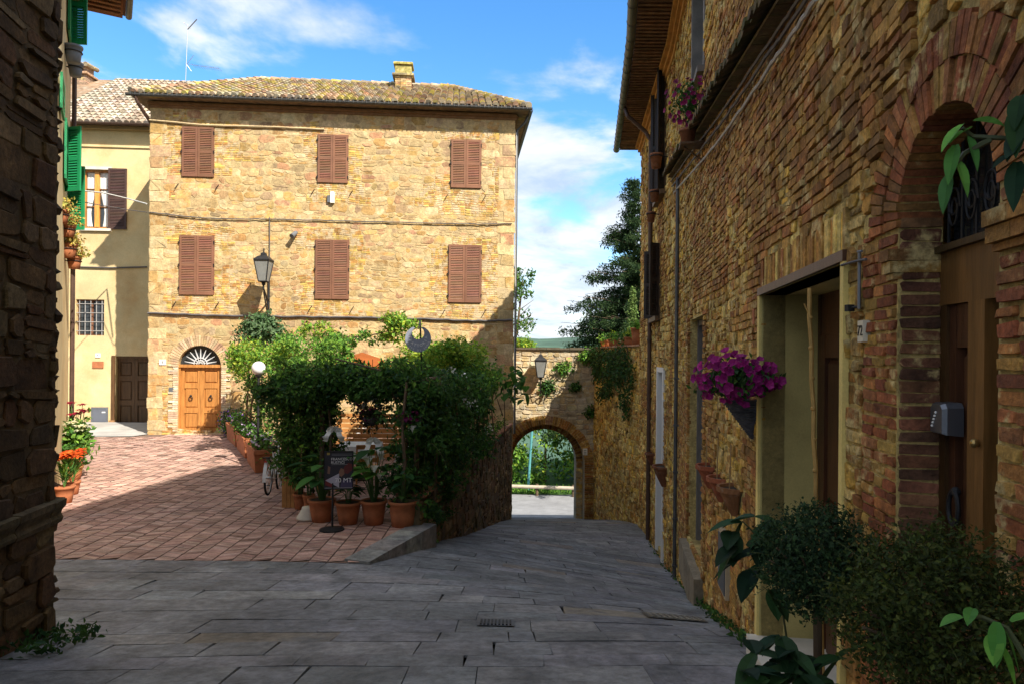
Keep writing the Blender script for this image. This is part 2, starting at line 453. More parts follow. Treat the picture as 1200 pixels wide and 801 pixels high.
# ------------------------------------------------------------------ leaves
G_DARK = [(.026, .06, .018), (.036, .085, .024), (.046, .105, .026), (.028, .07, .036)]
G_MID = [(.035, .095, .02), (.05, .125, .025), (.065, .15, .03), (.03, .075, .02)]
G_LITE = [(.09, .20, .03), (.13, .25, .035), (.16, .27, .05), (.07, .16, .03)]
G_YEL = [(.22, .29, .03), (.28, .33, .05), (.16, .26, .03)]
def leaf(mb, p, size, pal, nrm=None, asp=.55, droop=.0):
    d = Vector((R.gauss(0, 1), R.gauss(0, 1), R.gauss(0, 1) - droop))
    if d.length < 1e-4: d = Vector((1, 0, 0))
    d.normalize()
    n = Vector((R.gauss(0, .6), R.gauss(0, .6), R.gauss(.5, .6)))
    if nrm is not None: n = n * .7 + nrm
    w = d.cross(n)
    if w.length < 1e-4: w = d.orthogonal()
    w.normalize(); n = w.cross(d)
    s = size * R.uniform(.6, 1.25)
    p = Vector(p)
    fold = n * s * .12
    a = p; b = p + d * s * .45 + w * s * asp * .5 + fold; c = p + d * s; e = p + d * s * .45 - w * s * asp * .5 + fold
    mid = p + d * s * .5
    col = jit(R.choice(pal), .3, .08)
    i = len(mb.v)
    mb.v.extend((tuple(a), tuple(b), tuple(c), tuple(e)))
    mb.f.append((i, i + 1, i + 2, i + 3)); mb.c.append(col); mb.m.append(0)
def blob(mb, c, rad, n, size, pal, shell=.55, rough=.25, droop=0., seed=None, cut=None):
    """leaves through an uneven ellipsoid"""
    c = Vector(c); sd = R.uniform(0, 99) if seed is None else seed
    for _ in range(n):
        v = Vector((R.gauss(0, 1), R.gauss(0, 1), R.gauss(0, 1))).normalized()
        k = 1 + rough * 2 * noise.noise(v * 1.8 + Vector((sd, 0, 0))) + rough * noise.noise(v * 4.5 + Vector((0, sd, 0)))
        t = (shell + (1 - shell) * R.random() ** .6) * k
        p = c + Vector((v.x * rad[0], v.y * rad[1], v.z * rad[2])) * t
        if cut and not cut(p): continue
        leaf(mb, p, size, pal, v, droop=droop)
def sprig(mb, p, d, L, size, pal, n=9, sag=.3):
    """one trailing shoot with leaves along it"""
    p = Vector(p); d = Vector(d).normalized()
    pts = [p + d * L * k / 4 + Vector((0, 0, -sag * L * (k / 4) ** 2)) for k in range(5)]
    r_ = min(.008, L * .016); mb.tube(pts, [r_, r_ * .9, r_ * .75, r_ * .5, r_ * .25], 4, (.07, .08, .03), 0, False)
    for k in range(n):
        t = (k + R.random()) / n * 4; i = min(3, int(t)); q = pts[i].lerp(pts[i + 1], t - i)
        leaf(mb, q, size * R.uniform(.6, 1.2) * (1.1 - .1 * t), pal)
def clumps(mb, pts, r, per, size, pal, sq=.8, droop=0.):
    for p in pts:
        rr = r * R.uniform(.6, 1.3); pl = pal
        blob(mb, p, (rr, rr, rr * sq), int(per * R.uniform(.6, 1.3)), size, pl, .3, .3, droop)
def boxpts(lo, hi, n):
    return [Vector((R.uniform(lo[0], hi[0]), R.uniform(lo[1], hi[1]), R.uniform(lo[2], hi[2]))) for _ in range(n)]
SUN_E, SKY_S, EXPOSURE = 2.95, .094, 1.70
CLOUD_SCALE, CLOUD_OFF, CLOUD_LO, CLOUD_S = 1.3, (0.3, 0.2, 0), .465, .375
# ================================================================== camera, light, sky
cam_d = bpy.data.cameras.new('camera'); cam = bpy.data.objects.new('camera', cam_d); COL.objects.link(cam)
cam_d.sensor_width = 36; cam_d.lens = 36 * F / 1200; cam_d.shift_y = (CY - 400.5) / 1200
cam_d.clip_start = .05; cam_d.clip_end = 20000
cam.matrix_world = Matrix.Translation((0, 0, E)) @ Matrix.Rotation(PI / 2, 4, 'X') @ Matrix.Rotation(ROLL, 4, 'Z')
SC.camera = cam
SUN_P, SUN_Q = .90, 1.27                      # per metre of depth: metres to the left, metres down
sd = Vector((-SUN_P, 1, -SUN_Q)).normalized()
sl = bpy.data.lights.new('sun', 'SUN'); so = bpy.data.objects.new('sun', sl); COL.objects.link(so)
sl.energy = SUN_E; sl.angle = math.radians(.5); sl.color = (1, .93, .80)
so.rotation_euler = sd.to_track_quat('-Z', 'Y').to_euler(); so.location = (10, -10, 20)
SC.view_settings.view_transform = 'Standard'; SC.view_settings.look = 'None'; SC.view_settings.gamma = 1
SC.view_settings.exposure = EXPOSURE
w = bpy.data.worlds.new('World'); SC.world = w; w.use_nodes = True
nt = w.node_tree; N = nt.nodes; L = nt.links; N.clear()
out = N.new('ShaderNodeOutputWorld')
sky = N.new('ShaderNodeTexSky'); sky.sky_type = 'NISHITA'; sky.sun_disc = False
sky.sun_elevation = math.asin(-sd.z); sky.sun_rotation = math.atan2(-sd.x, -sd.y)
sky.air_density = 1.0; sky.dust_density = .3; sky.ozone_density = 2.0; sky.altitude = 400
bg = N.new('ShaderNodeBackground'); bg.inputs['Strength'].default_value = SKY_S
hsv = N.new('ShaderNodeHueSaturation'); hsv.inputs['Saturation'].default_value = 1.30
L.new(sky.outputs[0], hsv.inputs['Color']); L.new(hsv.outputs[0], bg.inputs['Color'])
tc = N.new('ShaderNodeTexCoord'); sp = N.new('ShaderNodeSeparateXYZ'); L.new(tc.outputs['Generated'], sp.inputs[0])
def mth(op, a, b=None, c=None, clamp=False):
    q = N.new('ShaderNodeMath'); q.operation = op; q.use_clamp = clamp
    for i, x in enumerate((a, b, c)):
        if x is None: continue
        if isinstance(x, (int, float)): q.inputs[i].default_value = x
        else: L.new(x, q.inputs[i])
    return q.outputs[0]
den = mth('ADD', mth('MAXIMUM', sp.outputs[2], 0.0), .22)
cx_ = mth('DIVIDE', sp.outputs[0], den); cy_ = mth('DIVIDE', sp.outputs[1], den)
cmb = N.new('ShaderNodeCombineXYZ'); L.new(cx_, cmb.inputs[0]); L.new(cy_, cmb.inputs[1])
def cnoise(scale, off, detail=8, rough=.55, dist=.3):
    mp = N.new('ShaderNodeMapping'); mp.inputs['Location'].default_value = off; L.new(cmb.outputs[0], mp.inputs['Vector'])
    n = N.new('ShaderNodeTexNoise'); n.inputs['Scale'].default_value = scale; n.inputs['Detail'].default_value = detail
    n.inputs['Roughness'].default_value = rough; n.inputs['Distortion'].default_value = dist
    L.new(mp.outputs[0], n.inputs['Vector']); return n.outputs['Fac']
n1 = cnoise(CLOUD_SCALE, CLOUD_OFF); n2 = cnoise(CLOUD_SCALE * 2.3, (3.1, 7.7, 1.0), 8, .6)
# clouds thicken towards the horizon and to the right of the street
lowb = mth('MULTIPLY', mth('SUBTRACT', .42, sp.outputs[2]), .36)
rb = mth('MULTIPLY', sp.outputs[0], .10)
# unseen cloud added overhead and behind the camera as neutral fill light
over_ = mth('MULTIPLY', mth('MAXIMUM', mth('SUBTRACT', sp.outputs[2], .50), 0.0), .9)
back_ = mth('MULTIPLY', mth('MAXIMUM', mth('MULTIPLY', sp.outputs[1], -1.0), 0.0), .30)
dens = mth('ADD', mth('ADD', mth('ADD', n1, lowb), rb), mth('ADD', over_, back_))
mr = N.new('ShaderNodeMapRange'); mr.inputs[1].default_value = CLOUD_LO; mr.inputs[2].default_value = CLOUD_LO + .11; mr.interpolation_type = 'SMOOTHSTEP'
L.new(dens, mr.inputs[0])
mr2 = N.new('ShaderNodeMapRange'); mr2.inputs[1].default_value = .35; mr2.inputs[2].default_value = .65
L.new(n2, mr2.inputs[0])
cc = N.new('ShaderNodeMix'); cc.data_type = 'RGBA'; L.new(mr2.outputs[0], cc.inputs[0])
cc.inputs[6].default_value = (.50, .62, .80, 1); cc.inputs[7].default_value = (.98, .99, 1.0, 1)
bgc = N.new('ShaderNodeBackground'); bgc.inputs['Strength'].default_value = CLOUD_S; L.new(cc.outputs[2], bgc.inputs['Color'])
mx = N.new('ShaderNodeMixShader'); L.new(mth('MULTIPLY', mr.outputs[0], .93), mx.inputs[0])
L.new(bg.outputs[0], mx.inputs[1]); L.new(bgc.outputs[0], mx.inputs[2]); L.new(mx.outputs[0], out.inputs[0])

# ================================================================== heights
CP = [(0, 0, 1.65), (-4, 0, 1.6), (1, 0, 1.65), (3, 0, 1.65), (-4, -6, 1.2), (3, -6, 1.2), (8, 0, 1.7), (-9, 0, 1.6),
      (1.92, 5.36, 2.285), (2.27, 7.66, 2.89), (3.1, 13.2, 4.15), (3.4, 16.2, 4.46), (3.7, 19.6, 4.86),
      (-3.77, 5.64, 2.33), (0, 4.3, 2.07), (-6, 9, 2.75), (-3, 9, 2.75), (-1.85, 9.36, 2.82), (-1.43, 10.9, 3.05),
      (-.7, 16.6, 4.25), (0, 22.4, 5.4), (3.2, 27, 6.48), (0, 27, 6.5), (-9, 9, 2.75), (-13, 9, 2.75), (6, 13, 4.2), (6, 20, 5), (6, 27, 6.5),
      (0, 29, 6.9), (3, 29, 6.9), (0, 35, 8.45), (4, 35, 8.45), (-4, 35, 8.45), (0, 42, 8.6), (5, 42, 8.6), (-5, 42, 8.6), (12, 35, 8.5), (-12, 35, 8.5), (12, 45, 8.7), (-12, 45, 8.7)]
_cp = np.array(CP); _n = len(_cp)
def _U(r2): return np.where(r2 > 1e-12, .5 * r2 * np.log(np.maximum(r2, 1e-12)), 0)
_d = ((_cp[:, None, :2] - _cp[None, :, :2]) ** 2).sum(-1)
_A = np.zeros((_n + 3, _n + 3)); _A[:_n, :_n] = _U(_d) + np.eye(_n) * .05
_A[:_n, _n] = 1; _A[:_n, _n + 1:] = _cp[:, :2]; _A[_n, :_n] = 1; _A[_n + 1:, :_n] = _cp[:, :2].T
_w = np.linalg.solve(_A, np.concatenate([_cp[:, 2], np.zeros(3)]))
def hz(x, y):
    r2 = (_cp[:, 0] - x) ** 2 + (_cp[:, 1] - y) ** 2
    return E - float(_U(r2) @ _w[:_n] + _w[_n] + _w[_n + 1] * x + _w[_n + 2] * y)
def zp(x, y): return E - 2.75 + .0115 * (y - 9)          # brick paved yard
def wall_x(Y): return 1.12 + .15 * Y if Y < 13 else 3.07 + .09 * (Y - 13)
RET0, RET1 = (-1.43, 10.9), (0.0, 22.4)                  # retaining wall of the yard
def ret_x(Y): return lerp(RET0[0], RET1[0], (Y - RET0[1]) / (RET1[1] - RET0[1]))

# ================================================================== ground
def in_yard(x, y):
    if y < 9.0: return False
    if y < 10.9: return x < lerp(-1.85, -1.43, max(0, (y - 9.36) / 1.54))
    return x < ret_x(min(y, 22.4))
mb = MB(); gx = np.linspace(-26, 26, 66); gy = np.linspace(-12, 46, 73)
zz = [[(min(hz(x, y), zp(x, y)) if in_yard(x, y) else hz(x, y)) - .05 for x in gx] for y in gy]
for j in range(len(gy) - 1):
    for i in range(len(gx) - 1):
        mb.poly([(gx[i], gy[j], zz[j][i]), (gx[i + 1], gy[j], zz[j][i + 1]), (gx[i + 1], gy[j + 1], zz[j + 1][i + 1]), (gx[i], gy[j + 1], zz[j + 1][i])])
EARTH = M_('dirt_joints', (.14, .13, .115), .95, .5, 20, .4, 3)
struct(mb.build('ground', EARTH))
mb = MB(); rs = np.geomspace(38, 9000, 46); na = 160
def far_h(r, a):
    x, y = r * math.sin(a), r * math.cos(a)
    base = -12 - 60 * min(1, (r - 38) / 400)
    hill = 0
    if r > 900:
        t = min(1, (r - 900) / 1500)
        hill = t * (138 + 36 * noise.noise((x * .0011 + 3, y * .0008, 2)) + 16 * noise.noise((x * .004, y * .004, 5)))
    return E + base + hill + min(8, r * .01) * noise.noise((x * .01, y * .01, 1))
vs = [(r * math.sin(2 * PI * k / na), r * math.cos(2 * PI * k / na), far_h(r, 2 * PI * k / na)) for r in rs for k in range(na)]
fs = [(i * na + k, i * na + (k + 1) % na, (i + 1) * na + (k + 1) % na, (i + 1) * na + k) for i in range(len(rs) - 1) for k in range(na)]
mb.mesh(vs, fs)
HILL = M_('wooded_hills', (.06, .115, .075), .95, 0, 1, .5, .012, .4, .002)
struct(mb.build('hills', HILL, smooth=True))

# flagstones of the lane: one sheet of slabs
SLAB = M_('grey_flagstone', (1, 1, 1), .75, 1.0, 9, .32, 2.6, .32, .5, spec=.3, grain=.30, bdist=.03, over=(.165, .168, .178), over_scale=2.2, over_thr=.56, over_soft=.09)
mb = MB(); y = -2.2
PAL_SLAB = [(.22, .226, .245), (.255, .26, .275), (.19, .195, .21), (.28, .28, .288), (.23, .236, .252)]
def skew(x, yb): return (.10 * math.sin(x * .55 + 1 + yb * .7) + .05 * x + .03 * math.sin(x * 2.1 + yb)) * min(1, max(0, (8.9 - yb) / 2.2))
row = 0
while y < 30.5:
    dpt = R.uniform(.27, .52) if y < 20 else .8
    xr0 = wall_x(max(-3, y)) + .35 if y < 19.6 else 4.0
    xl0 = -12 if y < 8.2 else (-12 if y < 9.1 else lerp(-1.9, -1.4, (y - 9) / 1.9) if y < 10.9 else ret_x(min(y, 22.4))) - .06
    if y < 8.2: xl0 = -11
    x = xl0
    while x < xr0:
        wd = R.uniform(.42, 1.15)
        if R.random() < .15: wd *= .5
        x2 = min(x + wd, xr0)
        def yy(xx, e):
            yb = y if e == 0 else y + dpt
            return yb + skew(xx, yb)
        g = R.uniform(.001, .007); tl = R.uniform(-.003, .003); t2 = R.uniform(-.003, .003); off = R.uniform(-.003, .003)
        o = [(x + g, yy(x, 0) + g), (x2 - g, yy(x2, 0) + g), (x2 - g + R.uniform(-.02, .02), yy(x2, 1) - g), (x + g + R.uniform(-.02, .02), yy(x, 1) - g)]
        # never over the yard
        o = [(a, min(b, 8.995) if a < -1.86 and y < 9 else b) for a, b in o]
        c = jit(R.choice(PAL_SLAB), .12, .03)
        if R.random() < .03: c = jit((.27, .235, .19), .12)
        nx = max(1, round((x2 - x) / .45)); vs = []; fs = []
        sg = (tl, -tl + t2, tl, -t2)
        top = []
        N_ = 2
        for j in range(N_ + 1):
            for i in range(nx + 1):
                p = [lerp(lerp(o[0][k], o[1][k], i / nx), lerp(o[3][k], o[2][k], i / nx), j / N_) for k in (0, 1)]
                z = hz(*p) + off + lerp(lerp(sg[0], sg[1], i / nx), lerp(sg[3], sg[2], i / nx), j / N_)
                vs.append((p[0], p[1], z))
        for j in range(N_):
            for i in range(nx):
                a = j * (nx + 1) + i; fs.append((a, a + 1, a + nx + 2, a + nx + 1))
        ring = [i for i in range(nx + 1)] + [j * (nx + 1) + nx for j in range(1, N_ + 1)] + [N_ * (nx + 1) + i for i in range(nx - 1, -1, -1)] + [j * (nx + 1) for j in range(N_ - 1, 0, -1)]
        b0 = len(vs)
        cxm = sum(p[0] for p in o) / 4; cym = sum(p[1] for p in o) / 4
        for q in ring:
            vx = vs[q]; vs.append((vx[0] + (g * .8 if vx[0] > cxm else -g * .8), vx[1] + (g * .8 if vx[1] > cym else -g * .8), vx[2] - .02))
        nr = len(ring)
        for k in range(nr): fs.append((ring[k], b0 + k, b0 + (k + 1) % nr, ring[(k + 1) % nr]))
        mb.mesh(vs, fs, c)
        x = x2
    y += dpt; row += 1
struct(mb.build('street', SLAB))
# the road outside the gate
mb = MB()
for j in range(14):
    for i in range(20):
        q = [(-14 + 1.6 * (i + a), 30 + .86 * (j + b)) for a, b in ((0, 0), (1, 0), (1, 1), (0, 1))]
        mb.poly([(a, b, hz(a, b) + .012) for a, b in q])
ROAD = M_('pale_asphalt', (.24, .24, .25), .9, .4, 30, .2, 1.5, .1, .3, grain=.15)
struct(mb.build('road', ROAD))
# verge beyond it
mb = MB()
for i in range(20):
    for j in range(6):
        q = [(-16 + 1.6 * (i + a), 42 + 1.5 * (j + b)) for a, b in ((0, 0), (1, 0), (1, 1), (0, 1))]
        mb.poly([(a, b, hz(a, min(b, 45)) + .03 + max(0, b - 44) * .1) for a, b in q])
GRASSY = M_('green_verge', (.05, .11, .02), .95, .6, 20, .4, 2)
struct(mb.build('grass_verge', GRASSY))
mb = MB()
for _ in range(2600):
    x, y = R.uniform(-7, 9), R.uniform(42, 43.6)
    leaf(mb, (x, y, hz(x, y) + .05), .35, G_LITE + G_MID, droop=-1.2, asp=.25)
struct(mb.build('grass', LEAF), 'stuff')

# brick paving of the yard: bands of slanted bricks
mb = MB(); bw, bl = .255, .050
PAVE = M_('pink_brick_paving', (1, 1, 1), .85, .5, 30, .3, 5, .2, .5, grain=.15)
PAL_PAVE = [(.48, .295, .235), (.52, .325, .26), (.44, .265, .21), (.50, .335, .275), (.43, .25, .205), (.54, .355, .29)]
X = -17.2; band = 0; 
while X < .1:
    Y = 9.0; sl = .085 if band % 2 == 0 else -.085
    if not (X + bw < -1.4): pass
    while Y < 24.4:
        x0, x1 = X + .010, X + bw - .010
        ya, yb = Y + .002, Y + bl - .002
        if in_yard(x1, Y + .02) and in_yard(x1, Y + abs(sl)):
            if not (X < -11.0 and Y > 20.9 + (X + 11) * .12) and X > -8.0 - .62 * (Y - 12) - .6:
                c = jit(R.choice(PAL_PAVE), .07, .03); dz = R.uniform(-.002, .002); t = R.uniform(-.003, .003)
                q = [(x0, max(9.0, ya)), (x1, max(9.0, ya + sl)), (x1, max(9.01, yb + sl)), (x0, max(9.01, yb))]
                if Y < 9.25 and sl < 0: q = [(x0, ya), (x1, max(9.0, ya + sl)), (x1, max(9.005, yb + sl)), (x0, yb)]
                mb.poly([(a, b, zp(a, b) + dz + (t if k < 2 else -t)) for k, (a, b) in enumerate(q)], c)
        Y += bl
    X += bw; band += 1
struct(mb.build('brick_yard', PAVE))
mb = MB()
xs = np.linspace(-17.5, .1, 40); ys = np.linspace(9.0, 24.6, 30)
for j in range(29):
    for i in range(39):
        cx0, cy0 = (xs[i] + xs[i + 1]) / 2, (ys[j] + ys[j + 1]) / 2
        if not in_yard(xs[i + 1], ys[j] + .01) : continue
        mb.poly([(a, b, zp(a, b) - .012) for a, b in ((xs[i], ys[j]), (xs[i + 1], ys[j]), (xs[i + 1], ys[j + 1]), (xs[i], ys[j + 1]))])
struct(mb.build('yard_bed', M_('sandy_joints', (.16, .105, .08), .95, .4, 30, .3, 4)))
mb = MB()      # grey apron in front of the stucco house
ap = [(-18, 20.1), (-14.5, 20.5), (-11.6, 20.95), (-11.2, 22.2), (-11.2, 24.6), (-18, 24.6)]
mb.poly([(a, b, zp(a, b) + .012) for a, b in ap])
struct(mb.build('grey_apron', M_('pale_paving', (.40, .38, .36), .85, .4, 12, .2, 1, .2, .5)))
# kerb slabs along the free edge of the yard
mb = MB(); ka, kb = Vector((-2.0, 9.0, 0)), Vector((-1.33, 10.95, 0)); e = (kb - ka).normalized(); nn = Vector((e.y, -e.x, 0))
for k in range(4):
    a = ka + (kb - ka) * (k / 4) + e * .008; b = ka + (kb - ka) * ((k + 1) / 4) - e * .008
    q = [a - nn * .22, a + nn * .16, b + nn * .16, b - nn * .22]
    mb.hexa([(p.x, p.y, min(hz(p.x, p.y), zp(p.x, p.y)) - .1) for p in q], [(p.x, p.y, zp(p.x, p.y) + .02) for p in q], jit((.30, .29, .26), .12))
struct(mb.build('kerb', SLAB))
# ================================================================== main stone house
FA = Wall((-11.45, 21.5), (0.03, 22.4))
zt = FA.hit(400, 130)[1]                       # underside of the eaves
house = thing('stone_house', 'three storey golden stone house with six brown shuttered windows and a hipped tile roof', 'house', FA.P(FA.L / 2, E - 2.75, -4))
zb = E - 6.2
wins = [((213, 149, 251, 208), 1), ((372, 158, 408, 215), 1), ((528, 164, 564, 221), 1), ((210, 276, 251, 346), 1), ((369, 281, 409, 351), 1), ((525, 287, 564, 355), 1)]
wr = []
for (x0, y0, x1, y1), _ in wins:
    a, c = FA.hit((x0 + x1) / 2, y1); b, d = FA.hit((x0 + x1) / 2, y0); hw = (FA.hit(x1, (y0 + y1) / 2)[0] - FA.hit(x0, (y0 + y1) / 2)[0]) / 2
    wr.append((a - hw, a + hw, c, d))
du, dzb = FA.hit(233.5, 507); _, dzs = FA.hit(233.5, 429); dw = .66
drect = (du - dw, du + dw, dzb, dzs + dw)
mb = MB()
backing(mb, FA, 0, FA.L, zb, zt + .1, wr + [drect], .22)
arch_fill(mb, FA, du, dzs, dw, dzs + dw, .22)
def near_win(u, z):
    n = noise.noise((u * .55, z * .8, 3)) + .12
    for a, b, c, d in wr:
        if a - .55 < u < b + .55 and c - .75 < z < d + .35: return n * 1.3 - .02
    if u < 1.9 and z < dzb + 1.3: return n * 1.2
    return n - .55
masonry(mb, FA, .42, FA.L - .5, zb + 2.6, zt, wr + [arch_hole(du, dzs, dw + .3, dzb)], (.13, .30), (.18, .52), .010, (.001, .013), .10, PAL_FACADE, 1, .12, .28, near_win, 2, .065, (.17, .28))
for k, zc in enumerate(np.arange(zb + 2.6, zt, .36)):
    l = (.55 if k % 2 else .36) + R.uniform(-.1, .1)
    one_stone(mb, FA, -.012, l, zc, min(zt, zc + .36), .014, .004, .02, jit(R.choice(PAL_FACADE), .12), 1, 0, 1)
    one_stone(mb, FA, FA.L - l, FA.L + .012, zc, min(zt, zc + .36), .014, .004, .02, jit(R.choice(PAL_FACADE), .12), 1, 0, 1)
voussoirs(mb, FA, du, dzs, dw, dw + .32, 33, -.05, .03, [(.52, .36, .22), (.55, .40, .26), (.48, .31, .19)], 1)
for sgn in (-1, 1):                                       # brick jambs of the doorway
    z = dzb + .05
    while z < dzs:
        l = R.choice((.16, .3)); u0, u1 = (du - dw - l, du - dw) if sgn < 0 else (du + dw, du + dw + l)
        one_stone(mb, FA, u0, u1, z, z + .068, .028, .004, .012, jit(R.choice([(.46, .27, .17), (.50, .34, .22), (.55, .42, .28)]), .15), 2, 0, 1); z += .07
# sides and back
P0, P1 = FA.p0.copy(), FA.p1.copy(); back = -FA.n * 8.4
for a, b in ((P1, P1 + back), (P1 + back, P0 + back), (P0 + back, P0)):
    mb.poly([a + Vector((0, 0, zb)), b + Vector((0, 0, zb)), b + Vector((0, 0, zt + .1)), a + Vector((0, 0, zt + .1))])
SW = Wall((P1.x, P1.y), ((P1 + back).x, (P1 + back).y))
masonry(mb, SW, 0, SW.L, zb + 1, zt, (), (.2, .36), (.3, .7), .016, (.004, .026), .06, PAL_FACADE, 1, .05, .1)
mb.build('wall', [MORT, STONE, M_('pink_brick', (1.25, 1.5, 1.7), .9, .6, 45, .3, 12, .2, 1.2, over=(.58, .45, .28), over_scale=4, over_thr=.52, over_soft=.06, grain=.2)], house)
# shuttered windows
for (a, b, c, d) in wr:
    fr = MB(); fr.wbox(FA, a, a + .03, c, d, -.15, .012); fr.wbox(FA, b - .03, b, c, d, -.15, .012); fr.wbox(FA, a + .03, b - .03, d - .03, d, -.15, .012); fr.wbox(FA, a + .03, b - .03, c, c + .02, -.15, .01)
    fr.wbox(FA, a + .03, b - .03, c + .02, d - .03, -.16, -.12, (.12, .12, .12))
    for u in (a - .12, b + .12):       # iron hold-backs below
        fr.tube([FA.P(u + .03, c - .22, .02), FA.P(u - .01, c - .30, .06), FA.P(u - .07, c - .40, .07)], .012, 5, (.1, .08, .07))
    for zq in (.12, .5, .88):
        for u in (a - .004, b - .026): fr.wbox(FA, u, u + .03, lerp(c, d, zq) - .05, lerp(c, d, zq) + .05, .013, .062, (.15, .2, .3)); fr.wbox(FA, u - .03, u + .0, lerp(c, d, zq) - .02, lerp(c, d, zq) + .02, .0, .05, (.12, .2, .3))
    fo = fr.build('window', WOODB, house)
    m = (a + b) / 2
    shutter_leaf(FA, a + .012, m - .004, c + .012, d - .012, .014, WOODB, fo)
    shutter_leaf(FA, m + .004, b - .012, c + .012, d - .012, .014, WOODB, fo)
# arched door
mb = MB()
mb.wbox(FA, du - dw, du - dw + .05, dzb, dzs, -.18, -.05); mb.wbox(FA, du + dw - .05, du + dw, dzb, dzs, -.18, -.05); mb.wbox(FA, du - dw, du + dw, dzs - .03, dzs + .06, -.17, -.02)
mb.wbox(FA, du - dw - .05, du + dw + .05, dzb - .25, dzb - .004, -.1, .12, (1.6, 2.6, 6))
do = mb.build('door', WOODH, house)
PF = [(.07, .30), (.38, .68), (.76, .95)]
for a, b in ((du - dw + .052, du - .003), (du + .003, du + dw - .052)):
    lf = panel_leaf(FA, a, b, dzb + .005, dzs - .032, -.16, WOODH, do, PF)
    uc = (a + b) / 2; zk = lerp(dzb, dzs, .53)
    kn = MB(); c0 = FA.P(uc, zk + .06, -.10); kn.ball(c0, .035, 6); kn.torus(FA.P(uc, zk - .02, -.085), .06, .012, 'Y', 14, 5)
    kn.build('knocker', IRON, do)
mb = MB(); n = 9
for k in range(n):
    t = PI * (k + .5) / n
    mb.hexa(*[[FA.P(du + s * r_ * math.cos(t) + wv * math.sin(t), dzs + .07 + r_ * math.sin(t) - s * wv * math.cos(t), dd) for r_, wv in ((.2, -.022), (.5, -.006), (.5, .006), (.2, .022))] for dd in (-.07, -.055) for s in (1,)], (.55, .55, .56))
for r_ in (.12, .2):
    mb.tube([FA.P(du + r_ * math.cos(PI * k / 12), dzs + .07 + r_ * math.sin(PI * k / 12), -.06) for k in range(13)], .016, 5, (.55, .55, .56))
for k in range(7):
    t = PI * (k + .5) / 7; mb.tube([FA.P(du + .04 * math.cos(t), dzs + .07 + .04 * math.sin(t), -.06), FA.P(du + .19 * math.cos(t), dzs + .07 + .19 * math.sin(t), -.06)], .012, 4, (.5, .5, .5))
mb.build('fanlight_grille', CREAMP, do)
mb = MB(); mb.mesh([FA.P(du - dw * math.cos(PI * k / 16), dzs + dw * math.sin(PI * k / 16), -.15) for k in range(17)], [tuple(range(17))]); mb.build('fanlight_glass', GLASS, do)
# eaves, gutter, roof
ov = .42; zr = zt + .16
Pf = lambda u, d: FA.P(u, 0, d)
ridge_d, pitch = 4.2, .50
uL, uR = -ov, FA.L + ov
tot = 2 * (ridge_d + ov) ; 
mb = MB()
def rz(u, d):                      # roof height; d measured inwards from the front wall
    dd = min(d + ov, tot - (d + ov)); ee = min(u - uL, uR - u)
    return zr + pitch * min(dd, ee * 1.77, ridge_d + ov)
hipu = (ridge_d + ov) / 1.77
A, B, C, D = (uL, -ov), (uR, -ov), (uR, tot - ov), (uL, tot - ov); E1, E2 = (uL + hipu, ridge_d), (uR - hipu, ridge_d)
def RP(q, off=0.0): return FA.P(q[0], (zr if q in (A, B, C, D) else zr + pitch * (ridge_d + ov)) + off, -q[1])
for q in ((A, B, E2, E1), (B, C, E2), (C, D, E1, E2), (D, A, E1)):
    mb.poly([RP(p) for p in q], (.30, .22, .14))
for q in ((A, B), (B, C), (C, D), (D, A)):
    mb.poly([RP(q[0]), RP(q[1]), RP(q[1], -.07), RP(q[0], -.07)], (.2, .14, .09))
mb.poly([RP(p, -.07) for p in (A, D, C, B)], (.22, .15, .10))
sv = (RP(E1) - RP(A)); ev = FA.e
s_front = (FA.n * -1 * 1 + Vector((0, 0, pitch))).normalized(); LS = (ridge_d + ov) / s_front.dot(-FA.n)
def ins_front(x, y):
    dd = y * s_front.dot(-FA.n); return dd < ridge_d + ov and dd < x * 1.77 and dd < (uR - uL - x) * 1.77
PAL_L = PAL_TILE + [(.40, .33, .22), (.36, .31, .24), (.42, .34, .10)]
barrel_tiles(mb, RP(A, .01), FA.e, s_front, uR - uL, ins_front, PAL_L, .215, .37, .088, LS)
s_right = (-FA.e + Vector((0, 0, pitch * 1.77))).normalized()
barrel_tiles(mb, RP(B, .01), -FA.n, s_right, tot, lambda x, y: (lambda d: d < hipu and d * 1.77 < x and d * 1.77 < tot - x)(y * s_right.dot(-FA.e)), PAL_L, .215, .37, .088, 5)
for a, b in ((A, E1), (B, E2), (E1, E2)):
    pa, pb = RP(a, .06), RP(b, .06); n = int((pb - pa).length / .36)
    for k in range(n):
        q0, q1 = pa.lerp(pb, k / n), pa.lerp(pb, (k + 1.1) / n)
        mb.tube([q0 + Vector((0, 0, .02)), q1], [.12, .10], 8, jit(R.choice(PAL_L), .2))
roof = mb.build('roof', TILE, house)
mb = MB()       # wooden soffit boards with a moulded brick cornice
for k, (z0, z1, d1) in enumerate(((zt - .12, zt - .04, .05), (zt - .04, zt + .04, .12))):
    mb.wbox(FA, -.05, FA.L + .05, z0, z1, -.05, d1, (.8, .75, .7)); mb.wbox(SW, 0, SW.L, z0, z1, -.05, d1, (.8, .75, .7))
mb.build('cornice', M_('cornice_brick', (.30, .17, .085), .9, .4, 30, .3, 6), house)
mb = MB()
